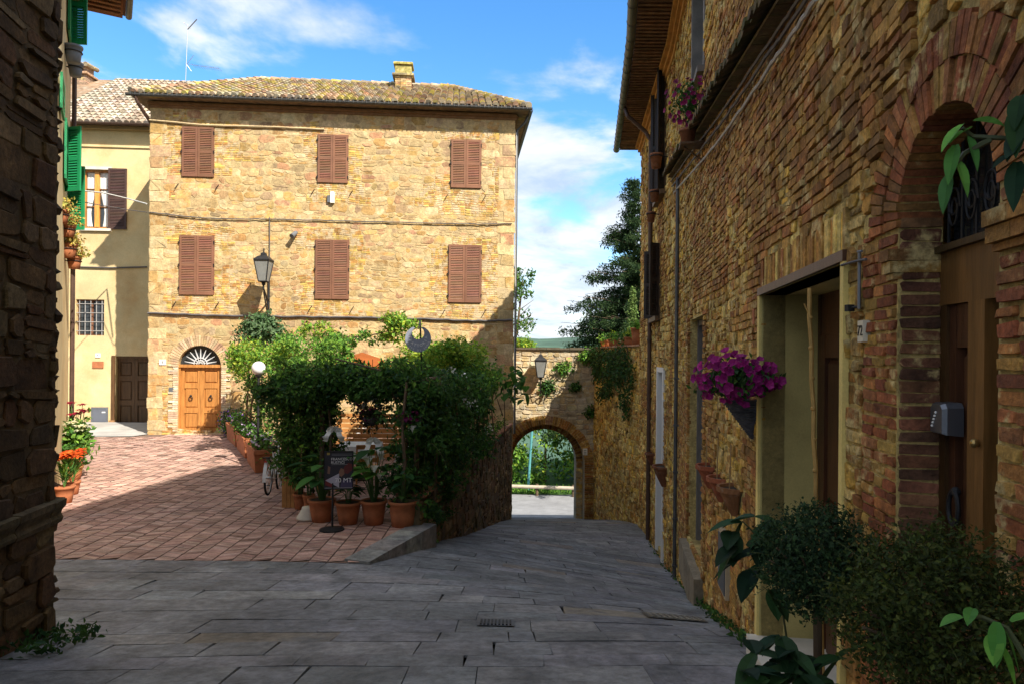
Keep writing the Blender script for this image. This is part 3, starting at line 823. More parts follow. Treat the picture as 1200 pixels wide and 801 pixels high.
def gutter(mb, a, b, r=.075, drop=0.0, col=WHITE, n=6):
    a, b = Vector(a), Vector(b); t = (b - a).normalized(); s = t.cross(Vector((0, 0, 1))).normalized()
    vs = []
    for q in (a, b):
        for rr in (r, r * .86):
            for k in range(n + 1):
                w = PI + PI * k / n; vs.append(q + s * math.cos(w) * rr + Vector((0, 0, math.sin(w) * rr)))
    m = n + 1; fs = []
    for k in range(n):
        fs.append((k, k + 1, 2 * m + k + 1, 2 * m + k)); fs.append((m + k, 3 * m + k, 3 * m + k + 1, m + k + 1))
        fs.append((k, m + k, m + k + 1, k + 1)); fs.append((2 * m + k, 2 * m + k + 1, 3 * m + k + 1, 3 * m + k))
    fs += [(0, 2 * m, 3 * m, m), (n, m + n, 3 * m + n, 2 * m + n)]
    mb.mesh(vs, fs, col)
gz = Vector((0, 0, -.03))
gutter(mb, RP(A) + FA.n * .07 + gz - FA.e * .1, RP(B) + FA.n * .07 + gz + FA.e * .1)
gutter(mb, RP(B) + FA.e * .07 + gz, RP(C) + FA.e * .07 + gz)
for k in range(90):
    u = lerp(uL, uR, (k + .5) / 90); mb.box(FA.P(u, zr - .035, ov + .152), (.018, .008, .10), rz=math.atan2(FA.e.y, FA.e.x))
pz = [FA.P(FA.L - .06, zr - .1, ov), FA.P(FA.L - .06, zr - .26, ov - .1), FA.P(FA.L - .1, zt - .35, .07), FA.P(FA.L - .1, E - 2.2, .07)]
mb.tube([SW.P(.12, zr - .1, ov), SW.P(.12, zr - .3, ov * .8), SW.P(.12, zt - .4, .08), SW.P(.12, E - 2.6, .08)], .04, 8)
mb.build('gutter', ZINC, house)
mb = MB(); mb.tube([FA.P(-.25, zr - .1, ov + .06), FA.P(-.2, zr - .28, ov), FA.P(-.02, zr - .75, -.1), FA.P(-.04, zr - 1.0, -.35), FA.P(-.08, zr - 1.3, -.5), FA.P(-.12, zr - 1.75, -.6)], .055, 8)
mb.build('downpipe', COPPER, house)
# roof chimney
cpos = at(471.5, 108, 25.0)
cu = (cpos - FA.p0).dot(FA.e); czb = rz(cu, 3.3)
mb = MB(); ch = .62
for k in range(12):
    z = czb - .45 + k * .078
    for s in range(3): mb.bbox(FA.P(cu + (s - 1) * .2, z + .035, -3.5), (.19, .56, .07), .012, jit(R.choice(PAL_FACADE + [(.40, .24, .16)]), .2), 0, math.atan2(FA.e.y, FA.e.x))
z = czb - .45 + 12 * .078
mb.bbox(FA.P(cu, z + .035, -3.5), (.8, .74, .08), .015, (.32, .26, .15), 0, math.atan2(FA.e.y, FA.e.x))
mb.bbox(FA.P(cu, z + .24, -3.5), (.6, .56, .34), .03, (.42, .36, .12), 0, math.atan2(FA.e.y, FA.e.x))
mb.bbox(FA.P(cu, z + .46, -3.5), (.72, .68, .09), .03, (.44, .37, .10), 0, math.atan2(FA.e.y, FA.e.x))
mb.build('chimney', BRICK, roof)

# ================================================================== stucco house behind, left
FY = Wall((-20.0, 24.3), (-11.9, 24.9))
yh = thing('stucco_house', 'cream stucco house set back beside the stone house with barred window and dark double door', 'house', FY.P(4, E - 2.75, -3))
yzt = FY.hit(130, 153)[1]; yzb = E - 3.2
def rect(W, x0, y0, x1, y1, d=0.):
    a = W.hit(x0, (y0 + y1) / 2, d)[0]; b = W.hit(x1, (y0 + y1) / 2, d)[0]; c = W.hit((x0 + x1) / 2, y1, d)[1]; e = W.hit((x0 + x1) / 2, y0, d)[1]
    return (a, b, c, e)
w1 = rect(FY, 97, 199, 127, 268); w2 = rect(FY, 89, 351, 122, 393); d1 = rect(FY, 135, 417, 176, 503)
mb = MB(); backing(mb, FY, 0, FY.L, yzb, yzt + .3, [w1, w2, d1], .28)
bk = -FY.n * 7
a, b = FY.p0, FY.p1
for p, q in ((b, b + bk), (b + bk, a + bk), (a + bk, a)):
    mb.poly([p + Vector((0, 0, yzb)), q + Vector((0, 0, yzb)), q + Vector((0, 0, yzt + .3)), p + Vector((0, 0, yzt + .3))])
mb.wbox(FY, 0, FY.L, yzt - .62, yzt - .54, .001, .05); mb.wbox(FY, 0, FY.L, yzt - .02, yzt + .1, .001, .22, (.5, .45, .4))
mb.build('wall', STUCCO, yh)
mb = MB(); s_y = (-FY.n + Vector((0, 0, .66))).normalized(); O = FY.P(0, yzt + .13, .4)
mb.poly([O, O + FY.e * FY.L, O + FY.e * FY.L + s_y * 6.6, O + s_y * 6.6], (.3, .2, .13))
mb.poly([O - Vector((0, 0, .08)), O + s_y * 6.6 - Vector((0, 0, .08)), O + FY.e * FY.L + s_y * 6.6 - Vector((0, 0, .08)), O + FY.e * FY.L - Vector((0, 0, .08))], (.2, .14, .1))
barrel_tiles(mb, O, FY.e, s_y, FY.L, lambda x, y: x > 3.2, [(.36, .27, .20), (.42, .33, .25), (.5, .46, .38), (.44, .40, .33), (.30, .24, .19), (.46, .40, .34)], .225, .37, .092, 6.5)
yr = mb.build('roof', TILE_G, yh)
mb = MB(); gutter(mb, FY.P(0, yzt + .12, .48), FY.P(FY.L, yzt + .12, .48)); mb.tube([FY.P(FY.L - .9, yzt - .02, .44), FY.P(FY.L - .82, yzt - .3, .4), FY.P(FY.L - .3, yzt - .62, .2)], .05, 8)
mb.build('gutter', COPPER, yh)
cp = at(95, 104, 29)
mb = MB()
for k in range(14): mb.bbox((cp.x, cp.y, cp.z - .6 + k * .08), (.78, .6, .075), .012, jit((.40, .27, .19), .18))
mb.bbox((cp.x, cp.y, cp.z + .54), (.98, .8, .09), .02, (.42, .26, .16)); mb.bbox((cp.x, cp.y, cp.z + .72), (.74, .56, .28), .02, (.36, .22, .15))
for k in range(5): mb.tube([(cp.x - .45 + k * .22, cp.y - .42, cp.z + .88), (cp.x - .45 + k * .22, cp.y + .42, cp.z + .95)], .1, 8, jit(PAL_TILE[k], .2))
mb.build('chimney', BRICK, yr)
# its upper window: frame, panes, curtains, brown shutter
a, b, c, d = w1
mb = MB(); mb.wbox(FY, a, b, c, c + .07, -.2, -.1); mb.wbox(FY, a, b, d - .07, d, -.2, -.1); mb.wbox(FY, a, a + .06, c, d, -.2, -.101); mb.wbox(FY, b - .06, b, c, d, -.2, -.101)
m = (a + b) / 2; mb.wbox(FY, m - .075, m + .075, c + .07, d - .07, -.19, -.08, (1.5, 1.6, 1.4))
for t in (.38, .68):
    z = lerp(c, d, t); mb.wbox(FY, a + .06, m - .075, z - .015, z + .015, -.18, -.12, (.4, .4, .4)); mb.wbox(FY, m + .075, b - .06, z - .015, z + .015, -.18, -.12, (.4, .4, .4))
wo = mb.build('window', WOODH, yh)
mb = MB(); mb.poly([FY.P(a + .05, c + .05, -.17), FY.P(b - .05, c + .05, -.17), FY.P(b - .05, d - .05, -.17), FY.P(a + .05, d - .05, -.17)]); mb.build('pane', GLASS, wo)
mb = MB()
for u0, sg in ((a + .07, 1), (b - .07, -1)):
    prev = None
    for k in range(9):
        z = lerp(d - .08, c + .1, k / 8); wdt = (.34, .33, .31, .27, .22, .17, .14, .16, .2)[k]
        rowp = [FY.P(u0 + sg * wdt * i / 6, z, -.165 + .012 * (i % 2)) for i in range(7)]
        if prev:
            for i in range(6): mb.poly([prev[i], prev[i + 1], rowp[i + 1], rowp[i]])
        prev = rowp
    mb.build('curtain', FABRIC, wo); mb = MB()
mb = MB(); mb.wbox(FY, a - .05, b + .12, d, d + .1, -.05, .05); mb.build('lintel', PLASTER, wo); mb = MB(); mb.wbox(FY, a - .05, b + .12, c - .09, c - .003, -.1, .09); mb.build('sill', PLASTER, wo)
s1 = rect(FY, 127.5, 198, 149, 269); shutter_leaf(FY, s1[0], s1[1], s1[2], s1[3], .02, M_('dark_brown_wood', (.075, .042, .034), .6, .2, 30, .2, 3), wo)
# barred window
a, b, c, d = w2
mb = MB(); mb.wbox(FY, a, b, c, c + .05, -.2, -.14); mb.wbox(FY, a, b, d - .05, d, -.2, -.14); mb.wbox(FY, a, a + .05, c, d, -.2, -.141); mb.wbox(FY, b - .05, b, c, d, -.2, -.141); mb.wbox(FY, (a + b) / 2 - .03, (a + b) / 2 + .03, c + .05, d - .05, -.2, -.142)
wo = mb.build('window', WOODB, yh)
mb = MB(); mb.poly([FY.P(a + .04, c + .04, -.18), FY.P(b - .04, c + .04, -.18), FY.P(b - .04, d - .04, -.18), FY.P(a + .04, d - .04, -.18)]); mb.build('pane', GLASS, wo)
mb = MB()
for k in range(5): u = lerp(a, b, (k + .5) / 5); mb.tube([FY.P(u, c - .02, -.05), FY.P(u, d + .02, -.05)], .014, 5, (.35, .33, .32))
for k in range(4): z = lerp(c, d, (k + .5) / 4); mb.tube([FY.P(a - .02, z, -.035), FY.P(b + .02, z, -.035)], .014, 5, (.35, .33, .32))
mb.build('grille', CREAMP, wo)
# dark double door with stone jamb
a, b, c, d = d1
mb = MB(); mb.wbox(FY, a - .12, a - .002, c + .35, d + .02, -.1, .05, (1, .9, .8)); mb.wbox(FY, a - .17, a + .02, c - .05, c + .348, -.1, .09, (3, 3, 3)); mb.wbox(FY, a, b, d - .08, d - .002, -.2, -.06)
do = mb.build('door', WOODD, yh)
m = (a + b) / 2
for q in ((a + .003, m - .003), (m + .003, b - .003)): panel_leaf(FY, q[0], q[1], c + .04, d - .082, -.2, WOODD, do, [(.05, .33), (.4, .68), (.75, .95)])

# ================================================================== stucco house at the left edge of the yard
FO = Wall((-7.45, 11.0), (-10.43, 16.05))
oh = thing('corner_house', 'pale stucco house at the left edge with green louvred shutters, beyond the dark corner wall', 'house', FO.P(2.5, E - 2.75, -3))
ozb, ozt = E - 3.3, E + 8.2
mb = MB()
a, b = FO.p0, FO.p1; bk = -FO.n * 6
for p, q in ((a, b), (b, b + bk), (b + bk, a + bk), (a + bk, a)):
    mb.poly([p + Vector((0, 0, ozb)), q + Vector((0, 0, ozb)), q + Vector((0, 0, ozt)), p + Vector((0, 0, ozt))])
mb.poly([p + Vector((0, 0, ozt)) for p in (a, b, b + bk, a + bk)])
mb.build('wall', STUCCO, oh)
mb = MB(); ez = at(125, 14, 15.2).z + .52
for k in range(26):
    u = lerp(-.1, FO.L, k / 26); mb.wbox(FO, u, u + .1, ez + .0, ez + .13, -.3, 1.0, jit((.9, .7, .5), .2))
mb.wbox(FO, -.3, FO.L + .3, ez + .132, ez + .17, -1, 1.05, (.8, .55, .35))
so_ = (-FO.n + Vector((0, 0, .35))).normalized(); O = FO.P(-.3, ez + .19, 1.1)
mb.poly([O, O + FO.e * (FO.L + .6), O + FO.e * (FO.L + .6) + so_ * 5, O + so_ * 5], (.7, .5, .3))
barrel_tiles(mb, O, FO.e, so_, FO.L + .6, lambda x, y: True, [(.9, .55, .3), (1, .7, .4)], .225, .37, .092, 2)
mb.build('roof', M_('warm_eaves', (.24, .13, .075), .85, .3, 30, .3, 5), oh)
mb = MB(); gutter(mb, FO.P(-.35, ez + .2, 1.18), FO.P(FO.L + .3, ez + .2, 1.18)); mb.build('gutter', ZINC, oh)
mb = MB(); mb.tube([FO.P(FO.L - .12, ez, .08), FO.P(FO.L - .12, E - 2.7, .08)], .05, 8); mb.build('downpipe', COPPER, oh)
FE = lambda px, py, Y: at(px, py, Y)
ON = FO.n
def open_shutter(px, py0, py1, Y, wpx, name='shutter'):
    u, z1 = FO.uy(Y), at(px, py0, Y).z; z0 = at(px, py1, Y).z
    o = FO.P(u, 0, 0); W = Wall((o.x, o.y), (o.x + wpx, o.y - .05))
    return shutter_leaf(W, .02, (W.L), z0, z1, 0, GREENP, oh, name)
open_shutter(80, 196, 270, 15.3, .42)
u0, u1 = FO.uy(14.2), FO.uy(13.3)
for (yt, yb, Ya, Yb) in ((150, 218, 14.2, 13.6), (-40, 52, 15.0, 14.3), (100, 140, 12.9, 12.3)):
    z1, z0 = at(70, yt, Ya).z, at(70, yb, Ya).z
    shutter_leaf(FO, FO.uy(Ya), FO.uy(Yb), z0, z1, .03, GREENP, oh)
W2 = Wall((FO.P(FO.uy(15.0), 0, 0)).to_tuple()[:2], (FO.P(FO.uy(14.86), 0, .36)).to_tuple()[:2]); shutter_leaf(W2, .02, W2.L, at(80, 52, 15).z, at(80, -40, 15).z, 0, GREENP, oh)
W2 = Wall((FO.P(FO.uy(14.3), 0, 0)).to_tuple()[:2], (FO.P(FO.uy(14.05), 0, .30)).to_tuple()[:2]); shutter_leaf(W2, .02, W2.L, at(80, 225, 14.3).z, at(80, 150, 14.3).z, 0, GREENP, oh)

# ================================================================== dark corner house, near left
NL = Wall((-3.20, .45), (-3.77, 5.64))           # face towards the lane
nh = thing('corner_building', 'dark shaded stone building corner at the near left with a moulded string course', 'building', NL.P(2, E - 2, -2))
nzb, nzt = E - 3, E + 4.3
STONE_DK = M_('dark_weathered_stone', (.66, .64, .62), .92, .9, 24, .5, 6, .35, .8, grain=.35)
NL2 = Wall((-3.77, 5.64), (-9.5, 6.1))
scz = NL.hit(60, 607)[1]
mb = MB()
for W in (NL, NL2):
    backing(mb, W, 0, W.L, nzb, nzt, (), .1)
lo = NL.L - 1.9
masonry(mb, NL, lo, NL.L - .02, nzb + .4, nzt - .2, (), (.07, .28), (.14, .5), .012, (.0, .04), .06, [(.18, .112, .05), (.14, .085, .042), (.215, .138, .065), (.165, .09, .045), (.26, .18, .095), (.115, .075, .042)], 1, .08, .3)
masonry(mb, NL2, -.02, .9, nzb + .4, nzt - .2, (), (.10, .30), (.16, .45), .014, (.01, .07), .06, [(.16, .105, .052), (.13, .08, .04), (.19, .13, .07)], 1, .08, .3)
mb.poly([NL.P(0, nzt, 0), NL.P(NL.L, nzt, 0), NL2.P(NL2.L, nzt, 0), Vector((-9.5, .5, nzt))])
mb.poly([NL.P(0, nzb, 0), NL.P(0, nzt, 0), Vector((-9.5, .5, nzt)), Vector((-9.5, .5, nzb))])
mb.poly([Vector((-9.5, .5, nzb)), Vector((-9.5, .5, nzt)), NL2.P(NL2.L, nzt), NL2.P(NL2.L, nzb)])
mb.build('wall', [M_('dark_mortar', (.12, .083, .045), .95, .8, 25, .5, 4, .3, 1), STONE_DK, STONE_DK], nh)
mb = MB()
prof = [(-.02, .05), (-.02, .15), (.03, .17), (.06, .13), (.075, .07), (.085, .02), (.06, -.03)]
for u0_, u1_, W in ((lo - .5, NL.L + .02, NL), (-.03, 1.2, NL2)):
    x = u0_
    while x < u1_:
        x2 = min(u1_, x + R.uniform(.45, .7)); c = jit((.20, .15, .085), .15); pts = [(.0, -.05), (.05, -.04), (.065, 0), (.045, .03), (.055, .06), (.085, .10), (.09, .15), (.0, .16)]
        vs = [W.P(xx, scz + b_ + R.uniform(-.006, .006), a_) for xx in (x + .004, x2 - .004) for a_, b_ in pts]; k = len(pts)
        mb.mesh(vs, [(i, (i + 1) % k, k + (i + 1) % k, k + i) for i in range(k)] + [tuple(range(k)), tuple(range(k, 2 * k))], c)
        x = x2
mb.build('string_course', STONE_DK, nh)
# ================================================================== gate in the town wall
GW = Wall((-3.0, 27.0), (3.32, 27.0))
gt = thing('town_gate', 'old stone gate wall with a round brick arch over the lane, half in sunlight', 'gate', GW.P(GW.L / 2, E - 6.5, -.8))
guc = GW.hit(639, 520)[0]; gr = 1.56; gzs = GW.hit(639, 497)[1] - gr; gzt = GW.hit(645, 409)[1]; gzb = E - 8
GW2 = Wall((-3.0, 27.8), (3.32, 27.8)); GW3 = Wall((4.5, 28.7), (-3.0, 28.7)); r2 = 1.30
mb = MB()
backing(mb, GW, 0, GW.L, gzb, gzt, [(guc - gr, guc + gr, gzb, gzs + gr)], .8); arch_fill(mb, GW, guc, gzs, gr, gzs + gr, .8)
backing(mb, GW2, 0, GW2.L, gzb, gzs + gr + .2, [(guc - r2 - .12, guc + r2, gzb, gzs + r2)], .9); arch_fill(mb, GW2, guc, gzs, r2, gzs + r2, .9)
g3 = 7.5 - (guc)
backing(mb, GW3, 1.18, 7.5, gzb, gzt, [(g3 - r2, g3 + r2, gzb, gzs + r2)], .01); arch_fill(mb, GW3, g3, gzs, r2, gzs + r2, .01)
mb.poly([GW.P(0, gzt), GW.P(GW.L, gzt), GW.P(GW.L, gzt, -1.7), GW.P(0, gzt, -1.7)])
masonry(mb, GW, 1.9, GW.L, gzb + 1, gzt, [arch_hole(guc, gzs, gr + .34, gzb)], (.14, .3), (.2, .5), .016, (.006, .04), .07, [(.50, .42, .28), (.56, .46, .30), (.44, .34, .20), (.40, .33, .24), (.60, .52, .38), (.42, .29, .15)], 1, .08, .25)
masonry(mb, GW2, 1.9, GW2.L, gzb + 1, gzs, [(guc - r2 - .12, guc + r2, gzb, gzs + 3)], (.14, .3), (.2, .4), .012, (.004, .02), .05, PAL_GOLD, 1, .05, .25)
voussoirs(mb, GW, guc, gzs, gr, gr + .36, 58, -.1, .035, PAL_BRICK + [(.40, .22, .12)], 2)
voussoirs(mb, GW2, guc, gzs, r2, r2 + .3, 44, -.1, .02, PAL_BRICK, 2)
for sgn, (a, b) in ((1, (guc + gr, guc + gr + .36)),):
    z = gzb + 1
    while z < gzs:
        one_stone(mb, GW, a, b, z, z + .075, .03, .005, .012, jit(R.choice(PAL_BRICK), .2), 2, 0, 1); z += .078
mb.build('wall', [M_('pale_lime_mortar', (.46, .39, .28), .95, .7, 25, .4, 5, .25, .8, grain=.2), STONE, BRICK], gt)
mb = MB(); x = 1.9
while x < GW.L - .02:
    x2 = min(GW.L, x + R.uniform(.35, .6)); mb.wbox(GW, x + .005, x2 - .005, gzt - .02, gzt + R.uniform(.05, .08), -.5, .09, jit((.40, .36, .29), .15)); x = x2
mb.build('coping', ROCK, gt)
mb = MB(); u_, z_ = GW.hit(685.5, 528.5); mb.wbox(GW, u_ - .09, u_ + .09, z_ - .13, z_ + .13, .036, .055, (.75, .7, .6)); 
sg = tag(mb.build('notice_plate', CREAMP), 'small pale notice plate on the right pier of the brick gate arch', 'plate')
mb = MB()
for k in range(3): mb.wbox(GW, u_ - .05, u_ + .05, z_ - .09 + k * .065, z_ - .07 + k * .065, .056, .058, (.08, .07, .06))
mb.build('lettering', CREAMP, sg)

# garden terrace wall between gate and right house
IW = Wall((3.27, 26.98), (3.72, 19.42))
iw = thing('garden_wall', 'tall rough golden garden wall with hanging ivy between the gate and the right hand house', 'wall', IW.P(3.5, E - 5.5, -.2))
izt = E + .26; izb = E - 7.2
mb = MB(); backing(mb, IW, 0, IW.L, izb, izt, (), .1)
masonry(mb, IW, .02, IW.L, izb + .6, izt, (), (.13, .28), (.2, .45), .012, (.008, .05), .06, PAL_GOLD, 1, .1, .3)
mb.poly([IW.P(0, izt), IW.P(IW.L, izt), IW.P(IW.L, izt, -.5), IW.P(0, izt, -.5)])
mb.build('wall', [MORT_D, STONE_D], iw)
mb = MB(); x = 0.1
while x < IW.L - .05:
    x2 = min(IW.L - .02, x + R.uniform(.25, .34)); mb.wbox(IW, x + .004, x2 - .004, izt + .002, izt + R.uniform(.05, .07), -.45, .10, jit((.40, .22, .13), .2)); x = x2
mb.build('coping', BRICK, iw)
mb = MB()
for (x0, y0, x1, y1) in ((3.8, 19.6, 12, 24), (3.75, 24, 12, 28.6), (4, 28.6, 12, 30)):
    mb.poly([(x0, y0, E + .1), (x1, y0, E + .1), (x1, y1, E + .1), (x0, y1, E + .1)])
mb.poly([(4, 28.62, E + .1), (4, 30, E + .1), (4, 30, E - 9), (4, 28.62, E - 9)]); mb.poly([(4, 30, E + .1), (12, 30, E + .1), (12, 30, E - 9), (4, 30, E - 9)])
struct(mb.build('garden_ground', GRASSY))

# retaining wall of the yard
STONE_RW = M_("mossy_stone", (1, 1, 1), .95, .9, 25, .5, 6, .4, .8, over=(.07, .075, .03), over_scale=2.5, over_thr=.58, over_soft=.1, grain=.3)
RW = Wall(RET0, RET1)
rw = thing('retaining_wall', 'mossy brown retaining wall holding up the vine covered terrace above the sloping lane', 'wall', RW.P(6, E - 4.2, -.2))
rzt = E - 2.30
mb = MB(); backing(mb, RW, -.1, RW.L - .02, E - 6.4, rzt, (), .1)
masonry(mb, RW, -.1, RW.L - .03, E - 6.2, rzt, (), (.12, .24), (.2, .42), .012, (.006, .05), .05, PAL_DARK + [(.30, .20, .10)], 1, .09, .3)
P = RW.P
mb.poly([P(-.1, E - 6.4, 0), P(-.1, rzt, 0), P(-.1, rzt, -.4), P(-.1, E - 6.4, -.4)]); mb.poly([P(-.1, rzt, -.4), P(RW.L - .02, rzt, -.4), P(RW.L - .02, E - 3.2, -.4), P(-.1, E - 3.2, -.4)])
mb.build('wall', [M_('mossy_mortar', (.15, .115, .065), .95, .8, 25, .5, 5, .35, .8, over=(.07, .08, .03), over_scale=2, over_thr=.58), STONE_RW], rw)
mb = MB(); x = 0
while x < RW.L - .1:
    x2 = min(RW.L - .03, x + R.uniform(.24, .3)); mb.wbox(RW, x + .004, x2 - .004, rzt + .002, rzt + R.uniform(.05, .065), -.42, .06, jit((.36, .17, .10), .25)); x = x2
mb.build('coping', BRICK, rw)

# ================================================================== right hand houses
NW = Wall((3.07, 13.0), (-.98, -14.0))
uY = lambda Y: (13.0 - Y) / -NW.e.y
SEAM = uY(6.7)
RC = Wall((3.655, 19.45), (3.07, 13.0))
tallh = thing('brick_house', 'tall brick and rubble house close on the right with an arched door and deep doorway', 'house', NW.P(SEAM + 3, E - 2, -3))
lowh = thing('rubble_house', 'golden rubble house on the right with a curved overhanging tile eave and long drainpipe', 'house', NW.P(3, E - 4, -3))
D1 = rect(NW, 893, 346, 990, 752)
_, z0 = NW.hit(893, 749); _, z1 = NW.hit(893, 347); D1 = (D1[0], D1[1], z0, z1)
ua, ub = NW.hit(1052, 450)[0], NW.hit(1170, 450)[0]
a2c, a2r = (ua + ub) / 2, (ub - ua) / 2
a2top = NW.hit(1125, 108)[1]; a2s = a2top - a2r; D2 = (ua, ub, E - 2.2, a2s + a2r)
N1 = rect(NW, 808, 372, 826, 655)           # narrow walled niche with a door
UW = rect(NW, 812, -70, 827, 98)
UW = (UW[0], UW[1], UW[2], E + 5.5)
DC = rect(RC, 771, 430, 779, 648)
def vis(W, off=.5):
    def f(u, z):
        Y = W.P(u, 0).y; return z < E + .54 * max(Y, .8) + off and z > E - 5.6
    return f
def brick_zone(u, z):
    Y = NW.P(u, 0).y; n = noise.noise((u * .7, z * .9, 9)) + .5 * noise.noise((u * 2.1, z * 2.3, 4))
    if Y < 3.02: return 1 if (z < a2s + .05 or Y < 1.6) else n - .1
    if Y < 3.3: return n - .05
    if 3.55 + .25 * n < Y < 9.5 and D1[3] + .3 + .15 * n < z < E + 3.6: return .35 + n
    if z < E - .6 and Y > 5.4: return n + .02
    return n - .25
top_t, top_l = E + 8.95, E + 6.05
holes_t = [(D1[0], D1[1], D1[2] - 3, D1[3]), arch_hole(a2c, a2s, a2r + .005, E - 2.2)]
# --- tall house
mb = MB()
backing(mb, NW, SEAM, NW.L, E - 4.2, top_t, [(D1[0], D1[1], D1[2], D1[3]), D2], .16); arch_fill(mb, NW, a2c, a2s, a2r, D2[3], .16)
ring = lambda z: (lambda w: (a2c - w, a2c + w))(math.sqrt(max(0, (a2r + .25) ** 2 - (z - a2s) ** 2))) if a2s <= z < a2s + a2r + .25 else None
sold = (D1[0] - .04, D1[1] + .05, D1[3], D1[3] + .27)
uN = uY(3.05)
masonry(mb, NW, SEAM, uN, E - 3.2, E + 4.6, holes_t + [ring, sold], (.05, .13), (.07, .25), .009, (.0, .026), .03, PAL_GOLD + [PAL_BRICK[0], PAL_BRICK[2]], 1, .03, .3, brick_zone, 2, .058, (.14, .26), vis(NW))
masonry(mb, NW, uN, uY(.95), E - 2.2, a2s + .02, holes_t + [ring], (.046, .052), (.10, .17), .0065, (.006, .018), .008, PAL_RED + [PAL_BRICK[4]], 2, .006, 0, None, 2, .05, (.1, .2), vis(NW))
masonry(mb, NW, uN, uY(.95), a2s + .02, E + 2.4, holes_t + [ring], (.06, .12), (.08, .2), .007, (.004, .035), .03, PAL_GOLD, 1, .03, .3, brick_zone, 2, .05, (.1, .2), vis(NW))
voussoirs(mb, NW, a2c, a2s, a2r - .008, a2r + .13, 34, -.158, .012, PAL_RED + PAL_BRICK, 2, gap=.004); voussoirs(mb, NW, a2c, a2s, a2r + .134, a2r + .26, 40, -.1, .018, PAL_RED + PAL_BRICK, 2, gap=.004)
# brick reveals of the arched doorway
RV = [Wall(NW.P(ua, 0, 0).to_tuple()[:2], NW.P(ua, 0, -.16).to_tuple()[:2]), Wall(NW.P(ub, 0, -.16).to_tuple()[:2], NW.P(ub, 0, 0).to_tuple()[:2])]
for W in RV:
    z = E - 2.2
    while z < a2s:
        h = R.uniform(.046, .052); one_stone(mb, W, .003, W.L - .002, z, z + h, R.uniform(.004, .010), .0045, .008, jit(R.choice([(.24, .095, .05), (.19, .08, .045), (.15, .07, .04), (.28, .13, .06)]), .25), 2, 0, 1); z += h
izm = NW.hit(1045, 309)[1]
for (a, b) in ((ua - .085, ua + .012), (ub - .012, ub + .25)):      # imposts
    for k in range(2): 
        x = a
        while x < b - .01:
            x2 = min(b, x + .13); mb.wbox(NW, x + .002, x2 - .002, izm - .045 + k * .048, izm + k * .048, -.15, .035 + .01 * k, jit(R.choice(PAL_BRICK), .2), 2); x = x2
    mb.wbox(NW, a + .01, b - .01, izm - .07, izm - .048, -.14, .02, jit(PAL_BRICK[0], .2), 2)
# soldier course over the deep doorway
x = sold[0]
while x < sold[1] - .02:
    x2 = min(sold[1], x + R.uniform(.05, .07)); mb.wbox(NW, x + .003, x2 - .003, sold[2] + .004, sold[3] + R.uniform(-.02, .0), -.02, R.uniform(.008, .026), jit(R.choice(PAL_BRICK + PAL_GOLD), .25), 2); x = x2
P = NW.P; dd = -8.5
for a, b in (((SEAM, 0), (SEAM, dd)), ((SEAM, dd), (NW.L, dd)), ((NW.L, dd), (NW.L, 0))):
    mb.poly([P(a[0], E - 4.2, a[1]), P(b[0], E - 4.2, b[1]), P(b[0], top_t, b[1]), P(a[0], top_t, a[1])])
mb.build('wall', [MORT_D, STONE_D, BRICK], tallh)
mb = MB()
q = [(SEAM - .05, .62, top_t + .02), (NW.L + .3, .62, top_t + .02), (NW.L + .3, -4.3, top_t + 1.2), (SEAM - .05, -4.3, top_t + 1.2), (NW.L + .3, -9, top_t), (SEAM - .05, -9, top_t)]
V = [P(a, c, b) for a, b, c in q]
mb.poly([V[0], V[1], V[2], V[3]]); mb.poly([V[3], V[2], V[4], V[5]]); mb.poly([P(SEAM - .05, top_t - .06, .62), P(NW.L + .3, top_t - .06, .62), P(NW.L + .3, top_t - .06, -9), P(SEAM - .05, top_t - .06, -9)])
mb.poly([V[0], V[1], P(NW.L + .3, top_t - .06, .62), P(SEAM - .05, top_t - .06, .62)]); mb.poly([V[0], V[3], V[5]])
barrel_tiles(mb, P(SEAM - .05, top_t + .04, .64), NW.e, (-NW.n + Vector((0, 0, .245))).normalized(), 12, lambda x, y: y < .8, sp=.21, length=1, pal=PAL_TILE)
mb.build('roof', TILE, tallh)
# deep doorway: stucco surround, lintel, door, step
mb = MB(); a, b, c, d = D1; dp = -.44; j = .05
mb.poly([P(a, c - .5, .012), P(a, d, .012), P(a, d, dp), P(a, c - .5, dp)]); mb.poly([P(b, c - .9, .012), P(b, c - .9, dp), P(b, d, dp), P(b, d, .012)]); mb.poly([P(a, d, .012), P(b, d, .012), P(b, d, dp), P(a, d, dp)])
for x0, x1 in ((a - .075, a - .001), (b + .001, b + .05)): mb.wbox(NW, x0, x1, c - .9, d, -.02, .03, (1.45, 1.4, 1.3))
mb.build('door_surround', STUCCO_Y, tallh)
mb = MB(); mb.wbox(NW, a - .06, b + .05, d + .001, d + .055, -.3, .035); mb.build('lintel', WOODR, tallh)
mb = MB(); mb.wbox(NW, a + .002, a + .07, c + .1, d - .002, dp - .02, dp + .05); mb.wbox(NW, b - .07, b - .002, c - .5, d - .002, dp - .02, dp + .05); mb.wbox(NW, a + .07, b - .07, d - .3, d - .002, dp - .02, dp + .045)
do = mb.build('door', WOODR, tallh); m = lerp(a, b, .5)
for q in ((a + .072, m - .004), (m + .004, b - .072)): panel_leaf(NW, q[0], q[1], c - .4, d - .302, dp, WOODR, do, [(.08, .45), (.55, .94)])
mb = MB(); mb.wbox(NW, a - .02, b - .0, c - .32, c + .012, dp, .10, (1, 1, 1)); mb.wbox(NW, a - .0, b, c - .9, c - .33, dp, .04, (.5, .45, .38)); mb.build('doorstep', PLASTER, tallh)
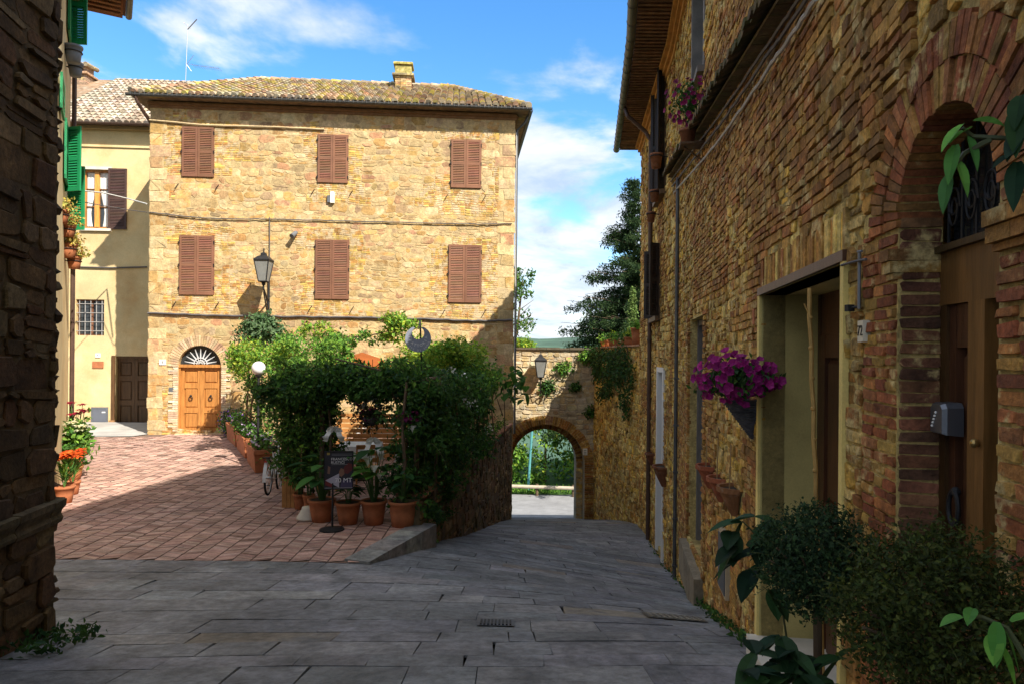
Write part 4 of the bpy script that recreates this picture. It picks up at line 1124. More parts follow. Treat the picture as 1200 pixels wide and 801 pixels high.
# arched door
ad = Wall(NW.P(0, 0, -.16).to_tuple()[:2], NW.P(NW.L, 0, -.16).to_tuple()[:2]); u = lambda px, py: ad.hit(px, py)
tz = u(1128, 283)[1]; bz = u(1128, 355)[1]
mb = MB(); mb.wbox(ad, ua, ub, bz, tz - .025, -.06, .01, (1.5, 1.5, 1.4)); mb.wbox(ad, ua, ub, tz - .025, tz, -.06, .035, (.35, .4, .45)); mb.wbox(ad, ua, ua + .05, E - 2.1, bz, -.06, .008, (.6, .6, .6)); mb.wbox(ad, ub - .16, ub, E - 2.1, bz, -.06, .006, (.7, .65, .6))
do = mb.build('door', WOODO, tallh)
x1 = u(1158, 450)[0]; panel_leaf(ad, ua + .052, x1, E - 2.1, bz - .002, -.055, WOODR, do, [(.06, .40), (.48, .93)], th=.05)
mb = MB(); xa, xb = u(1138, 450)[0], u(1159, 450)[0]; mb.wbox(ad, xa, (xa + xb) / 2 - .002, E - 2.1, bz, -.06, .012, (1.5, 1.5, 1.3)); mb.wbox(ad, (xa + xb) / 2 + .002, xb, E - 2.1, bz, -.06, .016, (1.8, 1.8, 1.6)); mb.build('door_stile', WOODO, do)
mb = MB(); mb.mesh([ad.P(a2c - a2r * math.cos(PI * k / 16), a2s + a2r * math.sin(PI * k / 16), -.04) for k in range(17)] + [ad.P(ub, tz, -.04), ad.P(ua, tz, -.04)], [tuple(range(19))]); mb.build('fanlight_glass', GLASS, do)
mb = MB()
for k in range(7): uu = lerp(ua + .05, ub - .05, k / 6); mb.tube([ad.P(uu, tz, .0), ad.P(uu, a2s + math.sqrt(max(0, a2r ** 2 - (uu - a2c) ** 2)), .0)], .006, 5)
for k in range(5):
    c0 = (lerp(ua + .1, ub - .1, k / 4), tz + .13); mb.tube([ad.P(c0[0] + .05 * (1 - t / 26) * math.cos(t * .55), c0[1] + .09 * (1 - t / 26) * math.sin(t * .55), .006) for t in range(22)], .005, 5)
    mb.tube([ad.P(c0[0] + .04 * math.cos(t * .5), a2s + .08 + .05 * math.sin(t * .5), .006) for t in range(13)], .005, 5)
mb.build('fanlight_grille', IRON, do)
mb = MB(); lu, lz = u(1117, 490); lx = abs(u(1105, 490)[0] - u(1130, 490)[0]) / 2 * .72; hh = .062
pr = [(-lx, -hh), (lx, -hh), (lx, hh * .7), (lx * .7, hh), (-lx * .7, hh), (-lx, hh * .7)]
v0 = [ad.P(lu + a, lz + b, -.01) for a, b in pr]; v1 = [ad.P(lu + a * .95, lz + b * .95, .045) for a, b in pr]; v2 = [ad.P(lu + a * .78, lz + b * .85, .06) for a, b in pr]
mb.mesh(v0 + v1 + v2, [(12, 13, 14, 15, 16, 17)] + [(r + k, r + (k + 1) % 6, r + 6 + (k + 1) % 6, r + 6 + k) for r in (0, 6) for k in range(6)])
kb = mb.build('key_box', M_('brushed_steel', (.15, .16, .185), .35, .1, 60, .1, 4, metal=.7), do)
mb = MB()
for k in range(5): mb.ball(ad.P(lu - lx * .5 + k * lx * .12, lz - .03 + k * .013, .061), .005, 5)
mb.build('key_button', WHITEP, kb)
mb = MB(); c0 = ad.P(*u(1153, 519), .03); mb.ball(c0, .016, 8); mb.build('door_knob', M_('brass', (.42, .28, .10), .35, .1, 30, .2, 5, metal=.8), do)
mb = MB(); c0 = u(1124, 595); mb.ball(ad.P(c0[0], c0[1] + .062, .012), .018, 6); mb.tube([ad.P(c0[0] + .036 * math.cos(t * PI / 9), c0[1] + .062 * math.sin(t * PI / 9), .02) for t in range(19)], .009, 6); mb.build('knocker', IRON, do)

# --- lower house (two straight wall runs)
mb = MB()
backing(mb, NW, 0, SEAM, E - 5.2, top_l, [N1, UW], .3)
backing(mb, RC, 0, RC.L, E - 6.5, top_l, [DC], .2)
masonry(mb, NW, 0.02, SEAM, E - 4.9, top_l - .1, [N1, UW], (.055, .14), (.09, .28), .011, (.0, .030), .035, PAL_GOLD + [PAL_BRICK[0], PAL_BRICK[2]], 1, .06, .3, brick_zone, 2, .058, (.14, .26), vis(NW))
masonry(mb, RC, 0, RC.L, E - 5.4, top_l - .1, [DC], (.11, .22), (.16, .4), .01, (.006, .045), .05, PAL_GOLD, 1, .06, .3, lambda u, z: noise.noise((u, z, 2)) - .2, 2, .06, (.14, .26))
z = N1[2]                                     # brick jamb of the niche
while z < N1[3]:
    l = R.choice((.15, .27)); one_stone(mb, NW, N1[0] - l, N1[0], z, z + .062, .04, .004, .01, jit(R.choice(PAL_BRICK), .2), 2, 0, 1); one_stone(mb, NW, N1[1], N1[1] + l, z, z + .062, .04, .004, .01, jit(R.choice(PAL_BRICK), .2), 2, 0, 1); z += .065
Q = RC.P(0, 0); bx = Vector((8.6, -.5, 0)); i0 = NW.P(SEAM, 0)
for a, b in ((Q, Q + bx), (Q + bx, i0 + Vector((9, 0, 0)))):
    mb.poly([a + Vector((0, 0, E - 6.5)), b + Vector((0, 0, E - 6.5)), b + Vector((0, 0, top_l)), a + Vector((0, 0, top_l))])
mb.build('wall', [MORT_D, STONE_D, BRICK], lowh)
ez = E + 6.0
EV = [Vector((3.10, 20.0, ez)), Vector((2.72, 16.6, ez)), Vector((2.30, 13.0, ez)), Vector((1.36, 6.72, ez))]
WV = [Vector((3.70, 19.9, ez)), RC.P(RC.L * .45, ez), Vector((3.07, 13.0, ez)), NW.P(SEAM, ez)]
IN = [Vector((7.6, 16.5, ez + 1.6)), Vector((7.6, 16.0, ez + 1.6)), Vector((7.4, 12.4, ez + 1.6)), Vector((6.4, 6.72, ez + 1.6))]
BK = [Vector((12, 20, ez)), Vector((12, 20, ez)), Vector((12, 12.4, ez)), Vector((11, 6.72, ez))]
mb = MB()
for k in range(3):
    mb.poly([EV[k] + Vector((0, 0, .12)), EV[k + 1] + Vector((0, 0, .12)), IN[k + 1] + Vector((0, 0, .12)), IN[k] + Vector((0, 0, .12))], (.3, .2, .14))
    mb.poly([IN[k], IN[k + 1], BK[k + 1], BK[k]], (.3, .2, .14))
    e = (EV[k + 1] - EV[k]); s = IN[k] - EV[k]; s = (s - e.normalized() * s.dot(e.normalized())).normalized()
    barrel_tiles(mb, EV[k] + Vector((0, 0, .13)), e, s, e.length, lambda x, y: y < 1.2, length=1.3)
    # underside: flat tiles between little rafters
    nr = int(e.length / .14)
    for r_ in range(nr):
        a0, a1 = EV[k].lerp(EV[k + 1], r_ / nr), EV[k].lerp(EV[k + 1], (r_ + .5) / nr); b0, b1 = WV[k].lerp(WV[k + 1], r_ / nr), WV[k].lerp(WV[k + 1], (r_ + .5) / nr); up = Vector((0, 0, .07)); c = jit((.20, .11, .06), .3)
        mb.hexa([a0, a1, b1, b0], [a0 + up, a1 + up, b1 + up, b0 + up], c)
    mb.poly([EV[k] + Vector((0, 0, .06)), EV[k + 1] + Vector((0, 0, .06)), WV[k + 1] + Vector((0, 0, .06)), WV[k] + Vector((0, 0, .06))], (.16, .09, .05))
mb.poly([EV[0], BK[0], IN[0]], (.3, .2, .14)); mb.poly([EV[0] + Vector((0, 0, .1)), IN[0] + Vector((0, 0, .1)), BK[0] + Vector((0, 0, .1))], (.3, .2, .14))
barrel_tiles(mb, EV[0] + Vector((0, 0, .12)), BK[0] - EV[0], (IN[0] - EV[0] - (BK[0] - EV[0]) * ((IN[0] - EV[0]).dot(BK[0] - EV[0]) / (BK[0] - EV[0]).length_squared)).normalized(), 4.4, lambda x, y: y < x * .8 and y < 2, length=2)
mb.build('roof', TILE, lowh)
mb = MB()
for W, L0, L1 in ((RC, -.1, RC.L), (NW, 0, SEAM)):
    for k, (z0, z1, d1) in enumerate(((ez - .30, ez - .2, .05), (ez - .2, ez - .1, .11), (ez - .1, ez - .01, .18))): mb.wbox(W, L0, L1, z0, z1, -.03, d1, (1, .95, .9))
mb.build('cornice', M_('ochre_cornice', (.46, .25, .07), .9, .4, 20, .3, 4), lowh)
mb = MB()
ge = [p + Vector((-.09, 0, .04)) for p in EV]; ge[0] = ge[0] + (ge[0] - ge[1]) * .03
for k in range(3): gutter(mb, ge[k + 1], ge[k], r=.085, n=8)
for k in range(30):
    t = k / 10; i = min(2, int(t)); q = ge[i].lerp(ge[i + 1], t - i); mb.torus(q, .088, .008, 'Y', 12, 4)
mb.build('gutter', M_('grey_gutter', (.13, .14, .13), .5, .2, 20, .3, 3, metal=.3), lowh)
mb = MB(); uu = RC.uy(16.4); q = ge[1]
mb.tube([q + Vector((.05, -.1, -.08)), q + Vector((.1, -.2, -.3)), RC.P(uu, ez - .62, .22), RC.P(uu + .02, ez - .85, .09), RC.P(uu + .02, E - 1.0, .08), RC.P(uu + .02, E - 4.4, .08)], .05, 10)
for k in range(6): mb.tube([RC.P(uu + .02, ez - 1.4 - k * 1.4, .08), RC.P(uu + .02, ez - 1.45 - k * 1.4, .08)], .062, 10)
mb.build('downpipe', COPPER, lowh)
mb = MB(); uu = NW.hit(796, 500)[0]; mb.tube([NW.P(uu, NW.hit(796, 215)[1], .06), NW.P(uu, E - 4.1, .06)], .032, 8)
for k in range(5): z = E - .4 - .8 * k; mb.wbox(NW, uu - .045, uu + .045, z, z + .03, 0, .1)
mb.build('conduit', ZINC, lowh)
# niche door, tall upper window, white framed door
a, b, c, d = N1
mb = MB(); mb.wbox(NW, a, a + .08, c, d, -.28, -.1); mb.wbox(NW, b - .08, b, c, d, -.28, -.1); mb.wbox(NW, a + .08, b - .08, d - .08, d, -.28, -.11)
do = mb.build('niche_door', M_('grey_wood', (.16, .145, .13), .8, .3, 30, .3, 4, stretch=(6, 6, 1)), lowh); panel_leaf(NW, a + .082, b - .082, c, d - .082, -.28, WOODD, do, [(.05, .45), (.52, .95)])
mb = MB(); mb.wbox(NW, a - .1, b + .1, c - .5, c - .02, -.2, .13, (1, .9, .75)); mb.build('doorstep', ROCK, lowh)
a, b, c, d = UW
mb = MB(); mb.wbox(NW, a, a + .1, c, d, -.25, .02); mb.wbox(NW, b - .1, b, c, d, -.25, .02); mb.wbox(NW, a, b, c - .08, c, -.1, .1); wo = mb.build('window', M_('grey_stone_frame', (.22, .20, .18), .9, .4, 30, .3, 4), lowh)
mb = MB(); mb.poly([NW.P(a + .08, c, -.22), NW.P(b - .08, c, -.22), NW.P(b - .08, d, -.22), NW.P(a + .08, d, -.22)]); mb.build('pane', GLASS, wo)
a, b, c, d = DC
mb = MB(); mb.wbox(RC, a, a + .14, c - .1, d, -.18, .05); mb.wbox(RC, b - .14, b, c - .1, d, -.18, .05); mb.wbox(RC, a + .14, b - .14, d - .1, d, -.18, .045); do = mb.build('street_door', WHITEP, lowh); panel_leaf(RC, a + .142, b - .142, c, d - .1, -.18, WOODD, do, [(.05, .45), (.52, .95)])
def perp_shutters(Ya, Yb, z0, z1, w_=.42):
    fr = MB(); A_, B_ = RC.uy(Ya), RC.uy(Yb); fr.wbox(RC, A_, A_ + .06, z0, z1, -.05, .06); fr.wbox(RC, B_ - .06, B_, z0, z1, -.05, .06); fr.wbox(RC, A_ + .06, B_ - .06, z1 - .06, z1, -.05, .06); fr.wbox(RC, A_ - .1, B_ + .1, z0 - .1, z0 - .002, -.05, .14)
    fr.poly([RC.P(A_, z0, .056), RC.P(B_, z0, .056), RC.P(B_, z1, .056), RC.P(A_, z1, .056)], (.3, .3, .3))
    fo = fr.build('window', WOODD, lowh)
    for U, sgn in ((A_, -1), (B_, 1)):
        o = RC.P(U, 0, .05); p2 = RC.P(U + sgn * .12, 0, .05 + w_)
        W = Wall(o.to_tuple()[:2], p2.to_tuple()[:2]); shutter_leaf(W, 0, W.L, z0, z1, 0, M_D, fo)
M_D = M_('near_black_wood', (.035, .025, .02), .6, .2, 30, .2, 3)
perp_shutters(16.0, 14.9, at(770, 372, 15.5).z, at(770, 290, 15.5).z, .20)
perp_shutters(15.4, 14.2, at(773, 230, 14.8).z, at(773, 95, 14.8).z, .14)
# mossy tiled ledge running down the wall
mb = MB(); e0, e1 = NW.hit(791, 205, 0), NW.hit(940, -14, 0); dv = Vector((e1[0] - e0[0], e1[1] - e0[1], 0)); n = int(dv.length / .10)
for k in range(n):
    t = k / n; uu, z = e0[0] + dv.x * t, e0[1] + dv.y * t; c = jit(R.choice([(.13, .10, .04), (.18, .13, .06), (.10, .09, .03), (.22, .14, .07)]), .25)
    pr = [(-.06, 0), (-.045, .035), (0, .05), (.045, .035), (.06, 0), (.04, -.02), (-.04, -.02)]; dl = R.uniform(.20, .25)
    vs = [NW.P(uu + a, z + b + .10 * (1 - dd_ / .22), dd_) for dd_ in (-.02, dl) for a, b in pr]
    mb.mesh(vs, [(i, (i + 1) % 7, 7 + (i + 1) % 7, 7 + i) for i in range(7)] + [tuple(range(7, 14))], c)
    if k % 2 == 0:
        uu2 = uu + dv.x / n * 2; z2 = z + dv.y / n * 2; P = NW.P
        for w_, (h0, h1, dd_) in enumerate(((-.03, -.055, .13),)):
            mb.hexa([P(uu + .003, z + h1, -.02), P(uu + .003, z + h1, dd_), P(uu2 - .003, z2 + h1, dd_), P(uu2 - .003, z2 + h1, -.02)], [P(uu + .003, z + h0, -.02), P(uu + .003, z + h0, dd_), P(uu2 - .003, z2 + h0, dd_), P(uu2 - .003, z2 + h0, -.02)], jit((.16, .11, .05), .25))
mb.build('tiled_ledge', M_('mossy_tile', (1, 1, 1), .95, .8, 30, .5, 10, .3, 2, over=(.07, .07, .02), over_scale=5, over_thr=.55, grain=.3), lowh)
# ================================================================== things on the walls
def lantern(name, label, c, s, wall_pt, style, group=None):
    """tapering four sided street lantern; c = centre of the glass"""
    t = thing(name, label, 'lantern', wall_pt, group)
    c = Vector(c); mb = MB(); h = .30 * s; rt, rb_ = .21 * s, .115 * s
    fr = MB(); gl = MB()
    top = [c + Vector((a * rt, b * rt, h)) for a, b in ((-1, -1), (1, -1), (1, 1), (-1, 1))]; bot = [c + Vector((a * rb_, b * rb_, -h)) for a, b in ((-1, -1), (1, -1), (1, 1), (-1, 1))]
    for k in range(4):
        fr.tube([bot[k], top[k]], .016 * s, 5); fr.tube([top[k], top[(k + 1) % 4]], .02 * s, 5); fr.tube([bot[k], bot[(k + 1) % 4]], .018 * s, 5)
        gl.poly([bot[k] * .98 + c * .02, bot[(k + 1) % 4] * .98 + c * .02, top[(k + 1) % 4] * .98 + c * .02, top[k] * .98 + c * .02])
    fr.lathe([(rt * 1.5, h), (rt * 1.55, h + .03 * s), (rt * .95, h + .12 * s), (rt * .5, h + .16 * s), (rt * .45, h + .22 * s), (.02 * s, h + .26 * s), (.02 * s, h + .36 * s), (.001, h + .38 * s)], c, 4, rz=PI / 4)
    fr.lathe([(.001, -h - .12 * s), (.05 * s, -h - .1 * s), (.07 * s, -h), (.14 * s, -h)], c, 8)
    fr.build('lamp_frame', IRON, t); gl.build('lamp_glass', GLASS_T, t)
    b = MB(); b.ball(c + Vector((0, 0, -.06 * s)), .055 * s, 8, sz=1.5); b.lathe([(.03 * s, -h), (.03 * s, -.12 * s)], c, 8); b.build('bulb', FROST, t)
    w = Vector(wall_pt); br = MB(); foot = c + Vector((0, 0, -h - .1 * s))
    if style == 'post':
        br.tube([w + Vector((0, 0, .45)), w + Vector((0, 0, -1.0))], .035, 8)
        br.tube([foot, foot + Vector((0, 0, -.12)), w.lerp(foot, .5) + Vector((0, 0, -.2)), w + Vector((0, 0, -.2))], .028, 6)
        br.tube([foot + Vector((0, 0, -.2)), w + Vector((0, 0, -.85))], .02, 6); br.tube([w.lerp(foot, .7) + Vector((0, 0, -.2 + .14 * 0)), w + Vector((0, 0, -.5))], .014, 6)
        br.torus(w.lerp(foot, .4) + Vector((0, 0, -.35)), .09, .012, 'X', 14, 5)
    else:
        br.tube([foot, foot + Vector((0, 0, -.16)), w + Vector((0, 0, -.46)), w + Vector((0, 0, -.1))], .02, 6); br.tube([foot + Vector((0, 0, -.1)), foot + Vector((0, .1, -.5)), w + Vector((0, 0, -.62))], .014, 6)
    br.build('bracket', IRON, t)
    return t
GLASS_T = M_('lantern_glass', (.42, .43, .42), .15, 0, 1, .15, 5, spec=.5, transl=.5)
lantern('wall_lantern', 'black iron street lantern on a facade bracket above the rounded oleander', at(309, 318, 20.95), 1.05, FA.hp(315, 345, .04), 'post')
lantern('gate_lantern', 'black iron lantern on the sunlit wall above the gate arch', at(633.5, 432, 26.55), 1.05, GW.hp(634, 447, .05), 'arm')

def cable(name, label, pts, r, mat, wob=.0, seg=10, group=None):
    q = []
    for a, b in zip(pts[:-1], pts[1:]):
        for k in range(seg): q.append(Vector(a).lerp(Vector(b), k / seg) + Vector((0, 0, R.uniform(-wob, wob))))
    q.append(Vector(pts[-1])); mb = MB(); mb.tube(q, r, 5)
    return tag(mb.build(name, mat), label, 'cable', group)
fp = lambda pts, d=.05: [FA.hp(x, y, d) for x, y in pts]
cable('cable', 'thin black cable sagging across the facade between its two rows of windows', fp([(174, 249), (240, 256), (315, 257), (400, 259), (480, 261), (560, 263), (600, 262)]), .018, CABLE, .01)
cable('cable', 'thick dark cable bundle along the facade just above the climbing vines', fp([(173, 367), (260, 370), (330, 371), (420, 372), (500, 374), (560, 376), (600, 375)], .06), .034, CABLE, .012)
cable('cable', 'pale pipe running under the eaves of the stone house', fp([(175, 141), (240, 147), (315, 149), (380, 152)], .05), .03, M_('sandy_pipe', (.5, .38, .22), .8, .2, 30, .2, 4), .004)
cable('cable', 'vertical black cable dropping from the facade cable to the wall lantern', fp([(316, 254), (316, 300), (315, 332)], .05), .014, CABLE, .0)
cable('cable', 'pale slack cable crossing the stucco house window', [at(90, 223, 19.5), at(120, 226, 21.5), at(150, 233, 22.5), FA.hp(172, 239, .05)], .022, CABLE_W)
cable('cable', 'thin black cable crossing the stucco house window below the pale one', [at(92, 236, 19), at(120, 241, 21), at(150, 246, 22), FA.hp(173, 249, .05)], .013, CABLE)
cable('cable', 'dark cable running along the stucco house wall under its upper window', [FY.hp(93, 313, .05), FY.hp(130, 314, .05), FY.hp(172, 313, .05)], .028, CABLE)
cable('cable', 'thin wire slanting down the facade corner beside the gutter pipe', [SW.P(.02, zt - .5, .05), SW.P(.06, E + 1, .06), SW.P(.05, E - 2.6, .05)], .014, CABLE_W)
NB = lambda pts, d=.06: [NW.hp(x, y, d) for x, y in pts]
for dx, dy, nm in ((0, 0, 'upper thick black cable of the bundle under the mossy tiled ledge'), (4, 6, 'middle grey cable of the bundle under the mossy tiled ledge'), (11, 13, 'lowest pale cable under the mossy tiled ledge')):
    cable('cable', nm, NB([(786 + dx * .3, 213 + dy), (815 + dx, 172 + dy), (840 + dx, 140 + dy), (870 + dx, 97 + dy), (893 + dx, 62 + dy), (915 + dx, 31 + dy), (945 + dx, -14 + dy)], .045 + .012 * dy / 6), .014, CABLE if dy < 10 else CABLE_W, .008, 6)
cable('cable', 'black wire running from the deep doorway top to an iron bracket', NB([(986, 311), (1004, 306), (1015, 304)], .03) , .006, CABLE)
# small wall fittings of the main house
def plate(name, label, W, px, py, w, h, text, mat=None, tcol=None, ts=None, d=.03):
    u, z = W.hit(px, py); mb = MB()
    b = [W.P(u - w, z - h, d - .03), W.P(u + w, z - h, d - .03), W.P(u + w, z + h, d - .03), W.P(u - w, z + h, d - .03)]
    m = [W.P(u - w, z - h, d), W.P(u + w, z - h, d), W.P(u + w, z + h, d), W.P(u - w, z + h, d)]
    mb.hexa(b, m); o = tag(mb.build(name, mat or WHITEP), label, 'plate')
    if text: text_mesh('numeral', text, ts or h * 1.5, tcol or IRON, frame_matrix(W.P(u, z, d + .001), W.e, (0, 0, 1)), o)
    return o
plate('house_number', 'small white house number plate left of the arched honey coloured door', FA, 191, 424, .10, .085, '6')
plate('house_number', 'tiny white number plate on the stucco house above a terracotta plaque', FY, 115, 416, .085, .07, '4')
plate('wall_plaque', 'small terracotta coloured plaque on the stucco house wall', FY, 115, 427, .19, .12, None, TERRA)
plate('bell_plate', 'small grey door bell plate beside the arched honey coloured door', FA, 201, 456, .07, .07, None, GREYM)
t = plate('house_number', 'cream tile with the number 72 between the deep doorway and the arched door', NW, 1016.5, 388, .034, .047, '72', M_('cream_tile', (.62, .58, .46), .5, .1, 30, .1, 4), IRON, .066)
t = plate('bell_plate', 'small orange tile beside the deep doorway jamb', NW, 887, 371, .03, .06, None, TERRA)
u, z = FY.hit(117, 486)
cb = thing('meter_cabinet', 'flat grey metal meter cabinet set low in the stucco house wall', 'cabinet', FY.P(u, z - .3, .05)); mb = MB(); w = .29
mb.wbox(FY, u - w, u + w, z - w, z - w + .05, .002, .03); mb.wbox(FY, u - w, u + w, z + w - .05, z + w, .002, .03); mb.wbox(FY, u - w, u - w + .05, z - w, z + w, .002, .031); mb.wbox(FY, u + w - .05, u + w, z - w, z + w, .002, .031); mb.build('frame', GREYM, cb)
mb = MB(); mb.wbox(FY, u - w + .052, u + w - .052, z - w + .052, z + w - .052, .002, .022); mb.build('door', M_('slate_metal', (.12, .13, .16), .5, .1, 30, .1, 3), cb)
mb = MB(); mb.wbox(FY, u + .08, u + .2, z + .09, z + .13, .023, .03); mb.build('handle', WHITEP, cb)
u, z = FA.hit(390, 232); t = thing('alarm_box', 'small white alarm box between the middle windows of the facade', 'box', FA.P(u, z, .05)); mb = MB(); mb.bbox(FA.P(u, z, .06), (.12, .1, .36), .02); mb.build('case', WHITEP, t); mb = MB(); mb.box(FA.P(u - .11, z - .05, .05), (.1, .06, .22)); mb.build('side_unit', GREYM, t)
u, z = FA.hit(346, 275); t = thing('security_light', 'small grey cylindrical security light on the facade left of the middle window', 'light', FA.P(u, z, .03)); mb = MB(); mb.tube([FA.P(u + .04, z + .06, .05), FA.P(u - .05, z - .1, .26)], [.06, .08], 10); mb.build('housing', GREYM, t); mb = MB(); mb.tube([FA.P(u + .05, z + .08, 0), FA.P(u + .04, z + .05, .1)], .025, 6); mb.build('bracket', IRON, t)
# aerial on the roof
b0 = at(217, 94, 25.6); t = thing('television_aerial', 'thin metal television aerial standing on the roof of the stone house', 'aerial', b0); mb = MB()
mb.tube([b0 + Vector((0, 0, -.6)), b0 + Vector((.08, 0, 2.1))], .013, 6); mb.build('mast', CHROME, t)
mb = MB(); c = b0 + Vector((.05, 0, .58)); mb.tube([c + Vector((-.05, 0, .02)), c + Vector((1.15, .2, -.06))], .008, 5)
for k in range(11): q = c + Vector((.25 + k * .09, .04 + k * .015, -.02 - k * .006)); mb.tube([q + Vector((0, -.2, -.0)), q + Vector((0, .2, 0))], .007, 4)
mb.tube([c + Vector((.0, 0, 0)), c + Vector((.26, .0, .35))], .01, 5); mb.tube([c + Vector((.0, 0, 0)), c + Vector((.18, .0, -.25))], .01, 5); mb.build('yagi', CHROME, t)
mb = MB(); c = b0 + Vector((.08, 0, 2.0)); mb.tube([c + Vector((0, 0, -.1)), c + Vector((.34, 0, .28))], .02, 5, (.1, .1, .1)); mb.tube([c + Vector((0, -.3, .0)), c + Vector((0, .3, .05))], .01, 5); mb.build('dipole', CREAMP, t)

# ================================================================== pots
def pot_mesh(r, h, rim=.045, taper=.72, n=20):
    mb = MB()
    mb.lathe([(.001, 0), (r * taper, 0), (r * (taper + 1) * .5, h * .5), (r * .96, h - rim), (r * 1.06, h - rim + .004), (r * 1.07, h), (r * .93, h), (r * .9, h - rim * .6), (r * .001, h - rim * .6)], (0, 0, 0), n)
    return mb
def big_leaf(mb, base, tip, width, pal, bend=.1, n=5):
    """broad heart-like leaf with a midrib fold"""
    base, tip = Vector(base), Vector(tip); d = tip - base; L = d.length; d.normalize()
    s = d.cross(Vector((0, 0, 1)));
    if s.length < .1: s = Vector((1, 0, 0))
    s.normalize(); up = s.cross(d); c = jit(R.choice(pal), .25, .08); vs = []
    for i in range(n + 1):
        t = i / n; w = width * (math.sin(PI * min(1, t * .93 + .07)) ** .75) * (1.15 - .45 * t) * (0 if i == n else 1)
        p = base + d * L * t + Vector((0, 0, -bend * L * t * t))
        vs += [p - s * w * .5 + up * w * .16, p, p + s * w * .5 + up * w * .16]
    fs = []
    for i in range(n):
        a = i * 3; fs += [(a, a + 1, a + 4, a + 3), (a + 1, a + 2, a + 5, a + 4)]
    i0 = len(mb.c); mb.mesh(vs, fs, c)
    for i in range(len(fs)): q = R.uniform(.88, 1.1) * (1.08 if i % 2 else .94); mb.c[i0 + i] = tuple(x * q for x in c)
def broad_plant(mb, st, c, n, h, L, w, pal, lean=.35, flowers=None):
    c = Vector(c)
    for _ in range(n):
        a = R.uniform(0, 2 * PI); l = R.uniform(.1, lean) * h; hh = h * R.uniform(.45, 1.05)
        top = c + Vector((math.cos(a) * l, math.sin(a) * l, hh)); st.tube([c + Vector((math.cos(a) * .03, math.sin(a) * .03, 0)), c.lerp(top, .6) + Vector((0, 0, .04)), top], [.009, .007, .004], 4, (.05, .11, .03))
        a2 = a + R.uniform(-.6, .6); LL = L * R.uniform(.65, 1.15)
        big_leaf(mb, top, top + Vector((math.cos(a2), math.sin(a2), R.uniform(-.5, .35))).normalized() * LL, w * R.uniform(.7, 1.15), pal, .15)
def potted(label, px, py, Y, r, h, fill, group=None, z=None, name='potted_plant', taper=.72, mat=None, cat='potted plant'):
    p = at(px, py, Y); base = Vector((p.x, p.y, z if z is not None else zp(p.x, p.y)))
    t = thing(name, label, cat, base, group)
    pot_mesh(r, h, taper=taper).build('pot', mat or TERRA, t, True, False)
    mb = MB(); mb.lathe([(.001, h - .02), (r * .9, h - .02)], (0, 0, 0), 14); mb.build('soil', SOIL, t, False, False)
    fo, st = MB(), MB(); fill(fo, st, Vector((0, 0, h - .03)))
    if fo.v: fo.build('foliage', LEAF, t, False, False)
    if st.v: st.build('stem', CREAMP, t, False, False)
    return t
DKP = [(.02, .06, .02), (.03, .085, .025), (.045, .11, .03), (.025, .07, .035)]
MDP = DKP + [(.07, .17, .03), (.06, .14, .03)]
potted('terracotta pot with broad drooping leaves, first of the row behind the poster', 377, 612, 11.1, .215, .36, lambda f, s, c: broad_plant(f, s, c, 24, .68, .36, .23, MDP))
potted('terracotta pot with dark low foliage directly beside the poster foot', 408, 614, 10.95, .20, .35, lambda f, s, c: broad_plant(f, s, c, 14, .30, .22, .13, DKP))
t4 = potted('ribbed terracotta pot of tall arum leaves with white flower right of the poster', 438, 614, 10.95, .205, .38, lambda f, s, c: broad_plant(f, s, c, 24, .85, .40, .25, MDP))
mb = MB()
for k in range(3):
    q = Vector((.03 + .1 * (k - 1), -.16, 1.02 - .12 * k)); mb.lathe([(.004, -.08), (.02, -.04), (.05, .02), (.075, .05)], q, 10, a0=-.6, a1=PI * 1.4)
mb.build('blossom', M_('white_petal', (.75, .74, .68), .6, 0, 1, .08, 5, transl=.2), t4, True, False)
t5 = potted('largest terracotta pot holding a thin vine trunk at the terrace end', 472, 617, 10.85, .225, .40, lambda f, s, c: (broad_plant(f, s, c, 12, .5, .28, .14, DKP), s.tube([c, c + Vector((.02, .03, .6)), c + Vector((-.03, .05, 1.2)), c + Vector((.03, .1, 1.9))], [.035, .03, .028, .022], 8, (.12, .08, .05))), taper=.78)
potted('small terracotta pot with spindly shoots left of the pot row', 352, 598, 11.9, .12, .27, lambda f, s, c: (broad_plant(f, s, c, 10, .5, .22, .10, MDP), s.tube([c, c + Vector((.02, 0, 1.25))], .013, 5, (.35, .25, .1))))
potted('tall narrow terracotta pot at the hedge foot beside a wooden box', 362, 597, 11.5, .10, .34, lambda f, s, c: broad_plant(f, s, c, 8, .35, .2, .1, MDP), taper=.6)
p = at(362, 607, 11.25); t = thing('flared_base', 'pale stone flared base standing empty on the paving left of the pots', 'pot', (p.x, p.y, zp(p.x, p.y))); mb = MB(); mb.lathe([(.001, 0), (.2, 0), (.2, .03), (.12, .15), (.11, .19), (.001, .19)], (0, 0, 0), 16); mb.build('body', PLASTER, t, True, False)
p = at(343, 592, 12.1); t = thing('wooden_planter', 'upright orange brown wooden planter box at the foot of the hedge', 'planter', (p.x, p.y, zp(p.x, p.y))); mb = MB()
for k in range(4):
    mb.box((-.10 + k * .068, -.12, .25), (.062, .02, .5)); mb.box((-.10 + k * .068, .12, .25), (.062, .02, .5)); mb.box((-.14, -.1 + k * .068, .25), (.02, .062, .5)); mb.box((.14, -.1 + k * .068, .25), (.02, .062, .5))
mb.build('board_panel', M_('orange_wood', (.40, .19, .06), .7, .3, 30, .3, 5), t, False, False); mb = MB(); mb.box((0, 0, .46), (.26, .22, .02)); mb.build('soil', SOIL, t, False, False)
